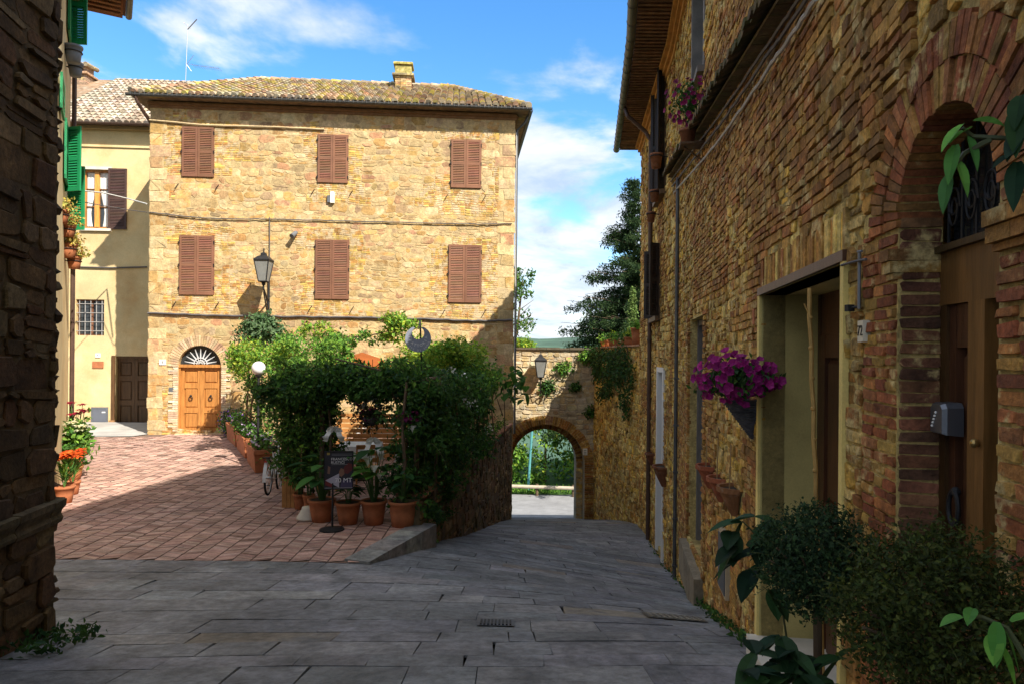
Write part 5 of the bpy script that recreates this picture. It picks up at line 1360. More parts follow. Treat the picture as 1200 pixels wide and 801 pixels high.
# poster on its stand
p = at(389, 613, 10.55); pz = zp(p.x, p.y); st = thing('poster_stand', 'black framed poster on a slim stand with a round foot in front of the pots', 'poster stand', (p.x, p.y, pz))
PW = Wall((at(379.5, 550, 10.55).x, 10.55), (at(413, 550, 10.55).x, 10.61)); zb_, zt_ = at(396, 573, 10.57).z, at(396, 528, 10.57).z
mb = MB(); mb.lathe([(.001, 0), (.19, 0), (.19, .02), (.05, .045), (.001, .045)], (p.x, p.y, pz), 20); mb.tube([(p.x, p.y + .02, pz), (p.x, p.y + .03, zb_ + .1)], .016, 8); mb.build('stand', IRON, st)
mb = MB(); L_ = PW.L
mb.wbox(PW, 0, L_, zb_, zt_, -.02, -.004); mb.wbox(PW, 0, .012, zb_, zt_, -.004, .006); mb.wbox(PW, L_ - .012, L_, zb_, zt_, -.004, .006); mb.wbox(PW, .012, L_ - .012, zt_ - .012, zt_, -.004, .006); mb.wbox(PW, .012, L_ - .012, zb_, zb_ + .012, -.004, .006); fr = mb.build('frame', IRON, st)
mb = MB(); H_ = zt_ - zb_; P = PW.P
def pr_(pts, col, d): mb.poly([P(a * L_, zb_ + b * H_, d) for a, b in pts], col)
pr_([(.03, .03), (.97, .03), (.97, .97), (.03, .97)], (.035, .035, .045), -.003)
pr_([(.05, .12), (.30, .05), (.30, .22), (.06, .28)], (.16, .03, .03), -.0020); pr_([(.62, .45), (.80, .40), (.96, .50), (.96, .66), (.82, .69), (.7, .6)], (.13, .03, .03), -.0020)
pr_([(.50, .38), (.60, .33), (.70, .40), (.68, .52), (.58, .56), (.52, .48)], (.22, .12, .08), -.0016); pr_([(.56, .05), (.96, .05), (.96, .22), (.72, .30), (.60, .22)], (.07, .06, .12), -.0020); pr_([(.12, .42), (.2, .40), (.22, .58), (.14, .62)], (.2, .11, .08), -.002)
pr_([(.05, .24), (.52, .42), (.52, .05)], (.42, .40, .48), -.0010); pr_([(.1, .90), (.2, .90), (.2, .96), (.1, .96)], (.35, .26, .06), -.001)
for k in range(2): pr_([(.26, .93 - k * .035), (.95, .93 - k * .035), (.95, .915 - k * .035), (.26, .915 - k * .035)], (.16, .16, .18), -.001)
pr_([(.26, .655), (.8, .655), (.8, .645), (.26, .645)], (.25, .25, .26), -.001); pr_([(.03, .035), (.97, .035), (.97, .05), (.03, .05)], (.3, .3, .3), -.0008)
po = mb.build('poster', CREAMP, st)
WT = M_('white_lettering', (.72, .72, .72), .6, 0, 1, 0, 1)
text_mesh('lettering', 'FRANCESCO', H_ * .096, WT, frame_matrix(P(L_ * .24, zb_ + H_ * .79, .0), PW.e, (0, 0, 1)), po, .0006, 'LEFT'); text_mesh('lettering', 'RUSTICI', H_ * .096, WT, frame_matrix(P(L_ * .24, zb_ + H_ * .70, .0), PW.e, (0, 0, 1)), po, .0006, 'LEFT')
text_mesh('lettering', '70 MT', H_ * .165, WT, frame_matrix(P(L_ * .96, zb_ + H_ * .235, .0), PW.e, (0, 0, 1)), po, .0006, 'RIGHT')
# crescent shaped hanging sign
c = at(490, 397, 15.2); t = thing('crescent_sign', 'grey metal crescent moon sign with white lettering hanging above the vines', 'sign', c); mb = MB(); ro, ri = .29, .135; n = 30; yo = .125
pts_o = [(ro * math.sin(-2.75 + 5.5 * k / n), -ro * math.cos(-2.75 + 5.5 * k / n)) for k in range(n + 1)]
pts_i = [(ri * math.sin(-2.6 + 5.2 * k / n), yo - ri * math.cos(-2.6 + 5.2 * k / n)) for k in range(n + 1)]
for y_, s_ in ((-.008, 1), (.008, -1)):
    for k in range(n): mb.poly([c + Vector((a, y_, b)) for a, b in (pts_o[k], pts_o[k + 1], pts_i[k + 1], pts_i[k])])
for pp in (pts_o, pts_i):
    for k in range(n): mb.poly([c + Vector((pp[k][0], -.008, pp[k][1])), c + Vector((pp[k + 1][0], -.008, pp[k + 1][1])), c + Vector((pp[k + 1][0], .008, pp[k + 1][1])), c + Vector((pp[k][0], .008, pp[k][1]))])
mo = mb.build('moon', M_('blue_grey_sign', (.24, .26, .33), .6, .1, 30, .15, 5), t)
for word, rad, s_ in (('TRATTORIA', .180, .076), ('LATTE DI LUNA', .252, .056)):
    for i, chh in enumerate(word):
        if chh == ' ': continue
        a = (i - (len(word) - 1) / 2) * s_ * .95 / rad; o = c + Vector((rad * math.sin(a) * 1.0, -.010, -rad * math.cos(a) + (.0 if rad > .2 else .03)))
        text_mesh('letter', chh, s_ * 1.15, WT, frame_matrix(o, (math.cos(a), 0, math.sin(a)), (-math.sin(a), 0, math.cos(a))), mo, .001)
mb = MB(); mb.tube([c + Vector((0, .02, .22)), c + Vector((0, .3, .45))], .012, 5); mb.tube([c + Vector((0, .3, .45)), c + Vector((.1, .4, -2.4))], .02, 6); mb.build('hanger', IRON, t)
# globe lamp on a pole
c = at(303, 431, 15.6); gzb_ = zp(c.x, c.y); t = thing('globe_lamp', 'white glass globe lamp on a slim pole among the sunlit vines', 'lamp', (c.x, c.y, gzb_)); mb = MB(); mb.ball(c, .155, 14); mb.build('globe', M_('opal_glass', (.80, .80, .82), .25, 0, 1, .04, 3, spec=.5), t, True); mb = MB(); mb.tube([(c.x, c.y, gzb_), (c.x, c.y, c.z - .18)], .028, 8); mb.lathe([(.05, -.2), (.075, -.15), (.06, -.13)], c, 12); mb.lathe([(.1, 0), (.1, .03), (.03, .06)], (c.x, c.y, gzb_), 12); mb.build('pole', IRON, t)
# terracotta troughs on the terrace edge
def trough(label, a, b, w=.42, h=.5, flowers=(.3, .2, .5)):
    a, b = Vector(a), Vector(b); m = (a + b) / 2; ang = math.atan2(b.y - a.y, b.x - a.x); L_ = (b - a).length; z = zp(m.x, m.y)
    t = thing('flower_trough', label, 'planter', (m.x, m.y, z), 'terracotta troughs along the terrace edge'); t.rotation_euler = (0, 0, ang); mb = MB(); x, y = L_ / 2, w / 2
    rings = [(x * .92, y * .8, 0), (x * .97, y * .93, h * .8), (x * 1.0, y * 1.02, h * .82), (x, y * 1.02, h), (x * .93, y * .85, h), (x * .93, y * .85, h - .06)]
    vs = [Vector((s1 * p_, s2 * q_, zz_)) for p_, q_, zz_ in rings for s1, s2 in ((-1, -1), (1, -1), (1, 1), (-1, 1))]; fs = [(20, 21, 22, 23)]
    for r in range(5):
        for k in range(4): fs.append((r * 4 + k, r * 4 + (k + 1) % 4, r * 4 + 4 + (k + 1) % 4, r * 4 + 4 + k))
    mb.mesh(vs, fs); mb.build('trough', TERRA, t, False, False); mb = MB()
    blob(mb, (0, 0, h + .12), (x, y * .9, .22), 420, .11, G_MID, .3); mb.build('foliage', LEAF, t, False, False); mb = MB()
    for _ in range(60): leaf(mb, (R.uniform(-x, x), R.uniform(-y, y), h + R.uniform(.1, .32)), .07, [flowers, (.7, .6, .7)], asp=.9)
    mb.build('blossom', PETAL, t, False, False); return t
def yd(px, py, H=2.65): Y = H / ((py - CY) / F); return at(px, py, Y)
trough('terracotta trough of purple flowers nearest the arched door', yd(273, 517), yd(284, 527), flowers=(.16, .06, .34)); trough('terracotta trough with pale lilac flowers, middle of the terrace edge', yd(285, 528), yd(296, 539), flowers=(.5, .4, .65)); trough('sunlit terracotta trough nearest the bicycle', yd(298, 541), yd(309, 555), flowers=(.35, .25, .5))
# bicycle
bp = yd(320.5, 581, 2.73); bz_ = zp(bp.x, bp.y); bk = thing('bicycle', 'white bicycle parked against the hedge, seen from behind', 'bicycle', (bp.x, bp.y, bz_)); bk.rotation_euler = (0, math.radians(6), math.radians(98)); r_ = .33
def whl(x):
    ro = MB(); ro.torus((x, 0, r_), r_ - .02, .021, 'Y', 30, 6); w_ = ro.build('wheel', RUBBER, bk, True, False)
    m_ = MB(); m_.torus((x, 0, r_), r_ - .048, .012, 'Y', 30, 5); m_.build('rim', CHROME, w_, False, False); m_ = MB(); m_.tube([(x, -.05, r_), (x, .05, r_)], .022, 8)
    for k in range(18): a = 2 * PI * k / 18; m_.tube([(x, .025 * (-1) ** k, r_), (x + math.cos(a) * .28, 0, r_ + math.sin(a) * .28)], .0022, 3)
    m_.build('spokes', CHROME, w_, False, False)
whl(-.52); whl(.54)
mb = MB(); mb.tube([(.02, 0, .28), (.40, 0, .72)], .02, 8); mb.tube([(.02, 0, .28), (-.12, 0, .78)], .018, 8); mb.tube([(-.09, 0, .66), (.38, 0, .80)], .016, 8)
for s_ in (-.045, .045): mb.tube([(-.52, s_, .33), (.02, s_ * .6, .28)], .011, 6); mb.tube([(-.52, s_, .33), (-.1, s_ * .3, .68)], .009, 6); mb.tube([(.54, s_, .33), (.44, s_, .6), (.41, 0, .68)], .012, 6)
mb.tube([(.41, 0, .66), (.36, 0, .95)], .017, 8); mb.build('frame', WHITEP, bk, True, False)
for x in (-.52, .54):
    mb = MB(); n_ = 14
    for k in range(n_):
        a0, a1 = [lerp(.15 if x < 0 else .6, PI * (1.05 if x < 0 else .98), q / n_) for q in (k, k + 1)]; rr = r_ + .03
        mb.poly([(x + math.cos(a) * rr, y_, r_ + math.sin(a) * rr - abs(y_) * .2) for a, y_ in ((a0, -.03), (a1, -.03), (a1, .03), (a0, .03))])
    mb.build('mudguard', WHITEP, bk, False, False)
mb = MB(); mb.lathe([(.001, .0), (.06, .0), (.09, .03), (.08, .06), (.001, .07)], (-.16, 0, .84), 12, sx=1.35); mb.tube([(-.12, 0, .76), (-.14, 0, .86)], .013, 6); mb.build('saddle', RUBBER, bk, True, False)
mb = MB(); mb.tube([(.24, -.28, 1.02), (.33, -.2, 1.02), (.36, 0, .96), (.33, .2, 1.02), (.24, .28, 1.02)], .012, 6); mb.build('handlebar', CHROME, bk, True, False)
mb = MB(); mb.tube([(.25, -.28, 1.02), (.16, -.285, 1.015)], .018, 6); mb.build('grip', RUBBER, bk, True, False); mb = MB(); mb.tube([(.25, .28, 1.02), (.16, .285, 1.015)], .018, 6); mb.build('grip', RUBBER, bk, True, False)
mb = MB(); mb.box((-.62, 0, .70), (.3, .12, .02)); mb.tube([(-.72, .05, .7), (-.53, .05, .35)], .006, 5); mb.tube([(-.72, -.05, .7), (-.53, -.05, .35)], .006, 5); mb.build('carrier', IRON, bk, False, False)
mb = MB(); mb.lathe([(.001, 0), (.03, 0), (.03, .02), (.001, .03)], (-.78, 0, .62), 10); mb.build('tail_light', M_('red_plastic', (.4, .02, .02), .3, 0, 1, .05, 3), bk, False, False)
mb = MB(); mb.torus((.02, 0.03, .28), .085, .006, 'Y', 20, 4); mb.tube([(.02, .05, .28), (.10, .06, .14)], .01, 5); mb.tube([(.02, -.05, .28), (-.06, -.06, .42)], .01, 5); mb.box((.10, .11, .135), (.08, .1, .02)); mb.box((-.06, -.11, .42), (.08, .1, .02)); mb.build('crank', IRON, bk, False, False)

# ================================================================== terrace: pergola, tables, chairs
pg = thing('pergola', 'rough timber pergola carrying the dark vines over the terrace front', 'pergola', (-2.8, 11.6, zp(-2.8, 11.6)))
posts = [(-3.9, 12.6), (-3.3, 11.85), (-1.6, 11.45), (-1.35, 13.6), (-4.4, 14.6)]
for x, y in posts:
    mb = MB(); z = zp(x, y); mb.tube([(x, y, z), (x + .02, y, z + 1.2), (x, y, z + 2.3)], .045, 8); mb.build('post', BARK, pg)
for a, b in (((-4.0, 12.2), (-1.35, 11.25)), ((-4.5, 14.7), (-1.1, 13.6)), ((-3.9, 12.3), (-4.45, 14.8)), ((-1.6, 11.3), (-1.35, 13.8)), ((-3, 11.7), (-3, 14.3))):
    mb = MB(); z = E - .46; mb.tube([(a[0], a[1], z), (b[0], b[1], z)], .04, 8); mb.build('beam', BARK, pg)
def chair(name, label, loc, rz, group=None):
    t = thing(name, label, 'chair', (0, 0, 0), group)
    for sx, sy in ((-.2, -.2), (.2, -.2)):
        mb = MB(); mb.tube([(sx, sy, 0), (sx, sy, .44)], .018, 6); mb.build('leg', WOODO2, t, False, False)
    for sx in (-.2, .2):
        mb = MB(); mb.tube([(sx, .22, 0), (sx, .2, .45), (sx, .25, .92)], .018, 6); mb.build('leg', WOODO2, t, False, False)
    mb = MB()
    for k in range(6): mb.bbox((0, -.2 + k * .08, .455), (.44, .07, .022), .004)
    mb.build('seat', WOODO2, t, False, False); mb = MB()
    for k in range(3): mb.bbox((0, .215 + k * .014, .62 + k * .13), (.40, .02, .085), .004)
    mb.build('backrest', WOODO2, t, False, False); t.location = loc; t.rotation_euler = (0, 0, rz); return t
WOODO2 = M_('orange_teak', (.50, .22, .07), .5, .2, 30, .25, 4)
def onyard(x, y): return (x, y, zp(x, y) + .004)
ch = chair('terrace_chair', 'orange teak slatted chair behind the poster, leftmost of the terrace', onyard(-3.55, 13.6), 2.9, 'teak terrace chairs')
dup(ch, None, onyard(-2.85, 13.5), -2.9, 'orange teak slatted chair seen under the hanging basket'); dup(ch, None, onyard(-3.4, 15.6), .2, 'orange teak chair on the far side of the left terrace table'); dup(ch, None, onyard(-2.0, 15.3), .3, 'orange teak chair on the far side of the right terrace table'); dup(ch, None, onyard(-4.1, 14.9), 1.5, 'orange teak chair turned sideways at the left terrace table')
def table(label, x, y):
    t = thing('terrace_table', label, 'table', onyard(x, y), 'terrace tables'); mb = MB(); mb.tube([(0, 0, .02), (0, 0, .70)], .035, 8); mb.lathe([(.26, 0), (.26, .02), (.05, .06)], (0, 0, 0), 14); mb.build('leg', IRON, t, False, False)
    mb = MB(); mb.bbox((0, 0, .725), (.8, .8, .03), .006); mb.build('tabletop', WOODO2, t, False, False)
    c = MB(); n_ = 8
    c.poly([(-.42, -.42, .745), (.42, -.42, .745), (.42, .42, .745), (-.42, .42, .745)])
    for k in range(4):
        a0 = k * PI / 2; M_r = Matrix.Rotation(a0, 3, 'Z')
        for i in range(n_):
            u0, u1 = -.42 + .84 * i / n_, -.42 + .84 * (i + 1) / n_; f0, f1 = .02 * math.sin(i * 2.4), .02 * math.sin((i + 1) * 2.4)
            c.poly([M_r @ Vector(q) for q in ((u0, -.42, .745), (u1, -.42, .745), (u1 * 1.03, -.45 - f1, .45), (u0 * 1.03, -.45 - f0, .45))])
    o = c.build('tablecloth', FABRIC, None, False, False); o.location = t.location; tag(o, 'white cloth draped over the ' + label.split(' ', 1)[1], 'tablecloth', 'white terrace tablecloths'); return t
table('square terrace table behind the poster', -3.25, 14.6); table('square terrace table near the right hand pot with the trunk', -1.95, 14.5)
table('square terrace table at the back by the facade', -3.6, 18.2)
# orange parasol further back
c = at(424, 428, 17.5); z = zp(c.x, c.y); t = thing('parasol', 'small rust orange parasol open behind the vines against the facade', 'parasol', (c.x, c.y, z)); mb = MB(); n_ = 8
mb.lathe([(.001, .34), (.45, .20), (.85, 0), (.85, -.12)], c, n_); mb.build('canopy', M_('rust_canvas', (.36, .10, .022), .85, .2, 40, .15, 3, transl=.3), t); mb = MB(); mb.tube([(c.x, c.y, z), (c.x, c.y, c.z + .3)], .022, 8); mb.lathe([(.25, 0), (.25, .05), (.04, .1)], (c.x, c.y, z), 12); mb.build('pole', WOODO2, t)
# slatted screen on the back of the terrace
c0 = (-4.6, 17.0); t = thing('slatted_screen', 'orange brown timber screen standing at the back of the terrace', 'screen', onyard(-3.4, 17.1)); mb = MB()
for k in range(9): mb.bbox((-3.6, 17.1, zp(-3, 17) + .1 + k * .125), (1.7, .03, .10), .006, jit(WHITE, .25))
mb.build('slat_panel', WOODO2, t)
for k in range(3): mb = MB(); mb.bbox((-4.3 + k * .7, 17.14, zp(-3, 17) + .6), (.07, .05, 1.2), .006); mb.build('post', WOODO2, t)
# white ribbons and hanging basket
hb = at(436, 490, 11.5); t = thing('hanging_basket', 'dark hanging basket of trailing plants in the opening of the vine arch', 'hanging basket', hb); mb = MB(); mb.lathe([(.001, -.12), (.10, -.1), (.17, 0), (.18, .03), (.15, .03)], hb, 14); mb.build('basket', WICKER, t); mb = MB(); blob(mb, hb + Vector((0, 0, .06)), (.32, .28, .24), 800, .07, [(.03, .035, .02), (.04, .02, .03), (.025, .04, .018)], .2, .3, .6); mb.build('foliage', LEAF, t); mb = MB()
for _ in range(50): v = Vector((R.uniform(-.3, .3), R.uniform(-.3, .1), R.uniform(-.1, .28))); leaf(mb, hb + v, .06, [(.2, .02, .09), (.12, .01, .06)], asp=.9)
mb.build('blossom', PETAL, t); mb = MB()
for a in (0, 2.1, 4.2): mb.tube([hb + Vector((.17 * math.cos(a), .17 * math.sin(a), .02)), hb + Vector((0, 0, .6)), hb + Vector((0, 0, 1.0))], .005, 4)
mb.build('chain', IRON, t)
def ribbon(label, px, py, Y, L_):
    c = at(px, py, Y); mb = MB()
    for sgn in (-1, 1):
        pr0 = None
        for k in range(9):
            a = PI * 2 * k / 8; q = c + Vector((sgn * (.06 - .06 * math.cos(a)) * .9, .02 * math.sin(a * 2), .035 * math.sin(a) - .02 + .02 * math.cos(a))); q2 = q + Vector((0, .03, -.05))
            if pr0: mb.poly([pr0[0], q, q2, pr0[1]])
            pr0 = (q, q2)
        pr0 = None
        for k in range(8):
            q = c + Vector((sgn * .02 * k * .8, .03 * math.sin(k * 1.1), -L_ * k / 7)); q2 = q + Vector((sgn * (.07 + .02 * (k % 3)), .02, .02 * (k % 2)))
            if pr0: mb.poly([pr0[0], q, q2, pr0[1]])
            pr0 = (q, q2)
    return tag(mb.build('ribbon_bow', FABRIC), label, 'ribbon')
ribbon('white ribbon bow tied just below the hanging basket', 437, 513, 11.25, .36); ribbon('white ribbon bow above the hanging basket in the vine arch', 435, 464, 11.5, .22); ribbon('white ribbon bow hanging by the hedge left of the arch opening', 391, 500, 11.4, .25)

# ================================================================== things on the right hand wall
def wall_basket(label, pt, W, s):
    tip = Vector(pt)
t_u, t_z = NW.hit(887, 468)
bt = thing('wall_basket', 'conical grey wicker basket overflowing with magenta petunias on the wall beside the deep doorway', 'flower basket', NW.P(t_u, t_z - .3, .02))
mb = MB(); top = []; n_ = 14; rings = []
for k in range(9):
    f = k / 8; ring = []
    for i in range(n_ + 1):
        a = PI * i / n_; r_ = .20 * (1 - f) + .012; ring.append(NW.P(t_u - .02 - math.cos(a) * r_ * .75, t_z - .31 * f, .02 + math.sin(a) * r_ * 1.15 + .006 * ((i + k) % 2)))
    rings.append(ring)
mb.mesh([p for r in rings for p in r], [(k * (n_ + 1) + i, k * (n_ + 1) + i + 1, (k + 1) * (n_ + 1) + i + 1, (k + 1) * (n_ + 1) + i) for k in range(8) for i in range(n_)])
for k in range(16):
    f = k / 16; r_ = .203 * (1 - f) + .014; mb.tube([NW.P(t_u - .02 - math.cos(PI * i / 10) * r_ * .76, t_z - .31 * f + .003 * (-1) ** (i + k), .02 + math.sin(PI * i / 10) * r_ * 1.16) for i in range(11)], .0075, 4, jit(WHITE, .3))
mb.build('basket', WICKER, bt)
def petunias(parent, c, rad, nf, ns, fs_, cols, size=.055, pal=G_DARK + G_MID):
    mb = MB(); blob(mb, c, [q * .92 for q in rad], ns, .06, pal, .25, .2, .3); mb.build('foliage', LEAF, parent); mb = MB(); c = Vector(c)
    for _ in range(nf):
        v = Vector((R.gauss(0, 1), R.gauss(0, 1), R.gauss(0, 1))).normalized(); k = R.uniform(.65, 1.28); p = c + Vector((v.x * rad[0], v.y * rad[1], v.z * rad[2])) * k
        d = (v + Vector((-.5, -.6, .25))).normalized(); a = d.orthogonal().normalized(); b = d.cross(a); s_ = size * R.uniform(.75, 1.2); col = jit(R.choice(cols), .25); pts = []
        for i in range(10):
            w = 2 * PI * i / 10; rr = s_ * (1 if i % 2 else .82); pts.append(p + (a * math.cos(w) + b * math.sin(w)) * rr * .62 + d * s_ * .28)
        for i in range(10): mb.poly([p - d * .01, pts[i], pts[(i + 1) % 10]], tuple(x * (.8 if i % 2 else 1) for x in col))
    mb.build('blossom', PETAL, parent)
MAG = [(.38, .015, .20), (.30, .012, .17), (.45, .03, .26), (.24, .01, .13)]
c = at(866, 441, 5.1); petunias(bt, c, (.26, .32, .155), 170, 700, 0, MAG); 
c = at(838, 452, 5.2); mbx = MB(); blob(mbx, c, (.14, .2, .07), 160, .05, G_DARK, .3); mbx.build('foliage', LEAF, bt)
mb = MB()
for _ in range(24):
    p = c + Vector((R.uniform(-.16, .1), R.uniform(-.2, .1), R.uniform(-.08, .09)));
    for i in range(5): w = 2 * PI * i / 5; mb.poly([p, p + Vector((math.cos(w) * .028, -.01, math.sin(w) * .028)), p + Vector((math.cos(w + .9) * .028, -.012, math.sin(w + .9) * .028))], jit(MAG[0], .3))
mb.build('blossom', PETAL, bt)
def half_pot(label, W, px, py, r, h, mat, group, stick=False, col=WHITE):
    u, z = W.hit(px, py, r * .4); ang = math.atan2(W.e.y, W.e.x)
    t = thing('wall_pot', label, 'wall pot', W.P(u, z - h, .01), group); mb = MB(); pr = [(.02, -h), (r * .3, -h), (r * .62, -h * .62), (r * .86, -h * .3), (r * .95, -.05), (r * 1.08, -.045), (r * 1.1, 0), (r * .95, 0), (r * .9, -.03), (.001, -.03)]
    n_ = 24; vs = []; fs = []
    for rr, zz_ in pr:
        for k in range(n_ + 1): a = PI * k / n_; q = rr * (1 + (.025 if k % 2 and zz_ < -.04 else 0)); vs.append(W.P(u - math.cos(a) * q, z + zz_, .015 + math.sin(a) * q))
    for i in range(len(pr) - 1):
        for k in range(n_): fs.append((i * (n_ + 1) + k, i * (n_ + 1) + k + 1, (i + 1) * (n_ + 1) + k + 1, (i + 1) * (n_ + 1) + k))
    mb.mesh(vs, fs, col); mb.build('bowl', mat, t); mb = MB(); mb.mesh([W.P(u - math.cos(PI * k / 12) * r * .92, z - .028, .015 + math.sin(PI * k / 12) * r * .92) for k in range(13)], [tuple(range(13))]); mb.build('soil', SOIL, t)
    if stick:
        mb = MB(); mb.tube([W.P(u, z - .05, r * .5), W.P(u + .02, z + R.uniform(.3, .5), r * .45)], .006, 5, (.3, .2, .1)); mb.build('stick', CREAMP, t)
    return t
GP = 'half round terracotta pots on the rubble wall'
half_pot('dark red half round wall pot, farthest of the three beside the doorway', NW, 829, 544, .165, .26, TERRA_D, GP, True, (1.05, .75, .7)); half_pot('reddish half round wall pot, middle of the three beside the doorway', NW, 842, 558, .15, .25, TERRA_D, GP, True, (1.1, .85, .8)); half_pot('brown fluted half round wall pot, nearest of the three beside the doorway', NW, 857, 569, .16, .26, TERRA_D, GP, True, (.85, .95, .8))
half_pot('small dark half round wall pot at the far white door frame', RC, 763, 530, .19, .30, TERRA_D, GP, False, (.7, .6, .55)); half_pot('larger brown half round wall pot beside the long conduit', RC, 775, 545, .25, .42, TERRA_D, GP, False, (.75, .7, .6))
def ring_pot(label, W, px, py, s, d):
    u, z = W.hit(px, py, d); q = W.P(u, z, d); t = thing('hanging_pot', label, 'flower pot', W.P(u, z - .2 * s, .02), 'red pots hung on the rubble house'); mb = MB(); mb.lathe([(.001, -.22 * s), (.13 * s, -.22 * s), (.17 * s, .12 * s), (.19 * s, .12 * s), (.19 * s, .18 * s), (.16 * s, .18 * s), (.15 * s, .1 * s), (.001, .1 * s)], q, 14); mb.build('pot', TERRA_D, t, True)
    mb = MB(); mb.torus(q + Vector((0, 0, .1 * s)), .185 * s, .012, 'Z', 16, 5); mb.tube([q + Vector((.18 * s, 0, .1 * s)), W.P(u, z + .1 * s, 0)], .012, 5); mb.build('bracket', IRON, t)
ring_pot('largest red pot hung high under the eave on the rubble house', RC, 769, 188, .72, .24); ring_pot('red pot hung below the largest one on the rubble house', RC, 767, 229, .6, .22); ring_pot('lowest small red pot beside the drainpipe of the rubble house', RC, 763, 254, .55, .2)
# flower pot at the ledge
u, z = NW.hit(806, 146, .22); q = NW.P(u, z, .22); t = thing('ledge_flowers', 'pot of dark pink flowers at the top end of the mossy ledge', 'flower pot', NW.P(u, z - .2, .05)); mb = MB(); mb.lathe([(.001, -.15), (.075, -.15), (.10, 0), (.115, 0), (.115, .035), (.09, .035), (.085, 0), (.001, 0)], q + Vector((0, 0, -.1)), 14); mb.build('pot', TERRA_D, t, True); petunias(t, at(806, 119, q.y), (.22, .26, .30), 60, 420, 0, [(.30, .02, .12), (.22, .015, .09), (.36, .05, .17)], .06)
mb = MB(); mb.wbox(NW, u - .14, u + .14, z - .28, z - .255, 0, .32); mb.tube([NW.P(u, z - .27, .28), NW.P(u, z - .48, .01)], .012, 5); mb.build('shelf', WOODD, t)
# grey hatch, iron bracket, cane
u0_, u1_ = NW.hit(848, 650)[0], NW.hit(857, 650)[0]; zt_, zb_ = NW.hit(852, 622)[1], NW.hit(852, 694)[1]
t = thing('meter_hatch', 'tall narrow grey metal hatch low on the rubble wall', 'hatch', NW.P((u0_ + u1_) / 2, zb_, .02)); mb = MB(); mb.wbox(NW, u0_, u1_, zb_, zt_, .0, .05, (.75, .65, .5)); mb.build('surround', PLASTER, t); mb = MB(); mb.wbox(NW, u0_ + .03, u1_ - .03, zb_ + .03, zt_ - .04, .02, .06); mb.build('door', M_('slate_door', (.10, .105, .115), .55, .1, 30, .1, 3), t)
u, z = NW.hit(1014, 310); t = thing('iron_bracket', 'small iron wall bracket with a black clip above the number tile', 'bracket', NW.P(u, z, .02)); mb = MB(); z2 = NW.hit(1013, 362)[1]; mb.tube([NW.P(u, z + .06, .025), NW.P(u, z2, .025)], .007, 6); mb.tube([NW.P(u - .02, z + .06, .025), NW.P(u + .03, z + .055, .025)], .006, 5); mb.build('rod', GREYM, t); mb = MB(); uu, zz_ = NW.hit(1005, 361); mb.box(NW.P(uu, zz_, .035), (.03, .035, .03)); mb.tube([NW.P(uu, zz_, .03), NW.P(u, z2 + .01, .025)], .006, 5); mb.build('clip', RUBBER, t)
p0, p1 = at(958, 625, 3.55), at(948, 338, 3.7); mb = MB(); mb.tube([p0 + (p0 - p1) * 1.1] + [p0.lerp(p1, k / 8) + Vector((.004 * (-1) ** k, 0, 0)) for k in range(9)], .011, 6)
for k in range(8): mb.ball(p0.lerp(p1, k / 8), .0145, 5)
mb.tube([p0.lerp(p1, .88), p0.lerp(p1, .92) + Vector((-.03, 0, .02))], .005, 4)
t = thing('bamboo_cane', 'pale bamboo cane leaning in the deep doorway behind the clipped bush', 'cane', p0 + (p0 - p1) * 1.1); mb.build('cane', M_('cane', (.40, .24, .07), .6, .2, 40, .3, 12), t)
# street ironwork
def grate(label, px, py, w, l, bars, cat, name):
    Yg = 5; 
    for _ in range(30):
        p = at(px, py, Yg); Yg -= (p.z - hz(p.x, p.y)) * -1.2 * (1 if True else 1)
        Yg = max(2, min(30, Yg))
    p = at(px, py, Yg); g = lambda x, y, o: (x, y, hz(x, y) + o); t = thing(name, label, cat, g(p.x, p.y, .004)); mb = MB(); q = [(p.x - w, p.y - l), (p.x + w, p.y - l), (p.x + w, p.y + l), (p.x - w, p.y + l)]
    mb.poly([g(a, b, .012) for a, b in q], (.5, .5, .5)); mb.build('frame', ROCK if not bars else GREYM, t); mb = MB()
    for k in range(9):
        x = p.x - w * .8 + 1.6 * w * k / 8; mb.hexa([g(x - w * .05, p.y - l * .8, .012), g(x + w * .05, p.y - l * .8, .012), g(x + w * .05, p.y + l * .8, .012), g(x - w * .05, p.y + l * .8, .012)], [g(x - w * .05, p.y - l * .8, .02), g(x + w * .05, p.y - l * .8, .02), g(x + w * .05, p.y + l * .8, .02), g(x - w * .05, p.y + l * .8, .02)], (.5, .5, .5) if bars else (1, 1, 1))
    mb.build('grate_bar', IRON if bars else ROCK, t)
grate('small square iron drain grating in the middle of the flagstones', 581, 730, .16, .13, True, 'grating', 'drain_grating'); grate('ribbed stone drain cover near the right hand wall', 790, 723, .30, .2, False, 'drain cover', 'drain_cover')
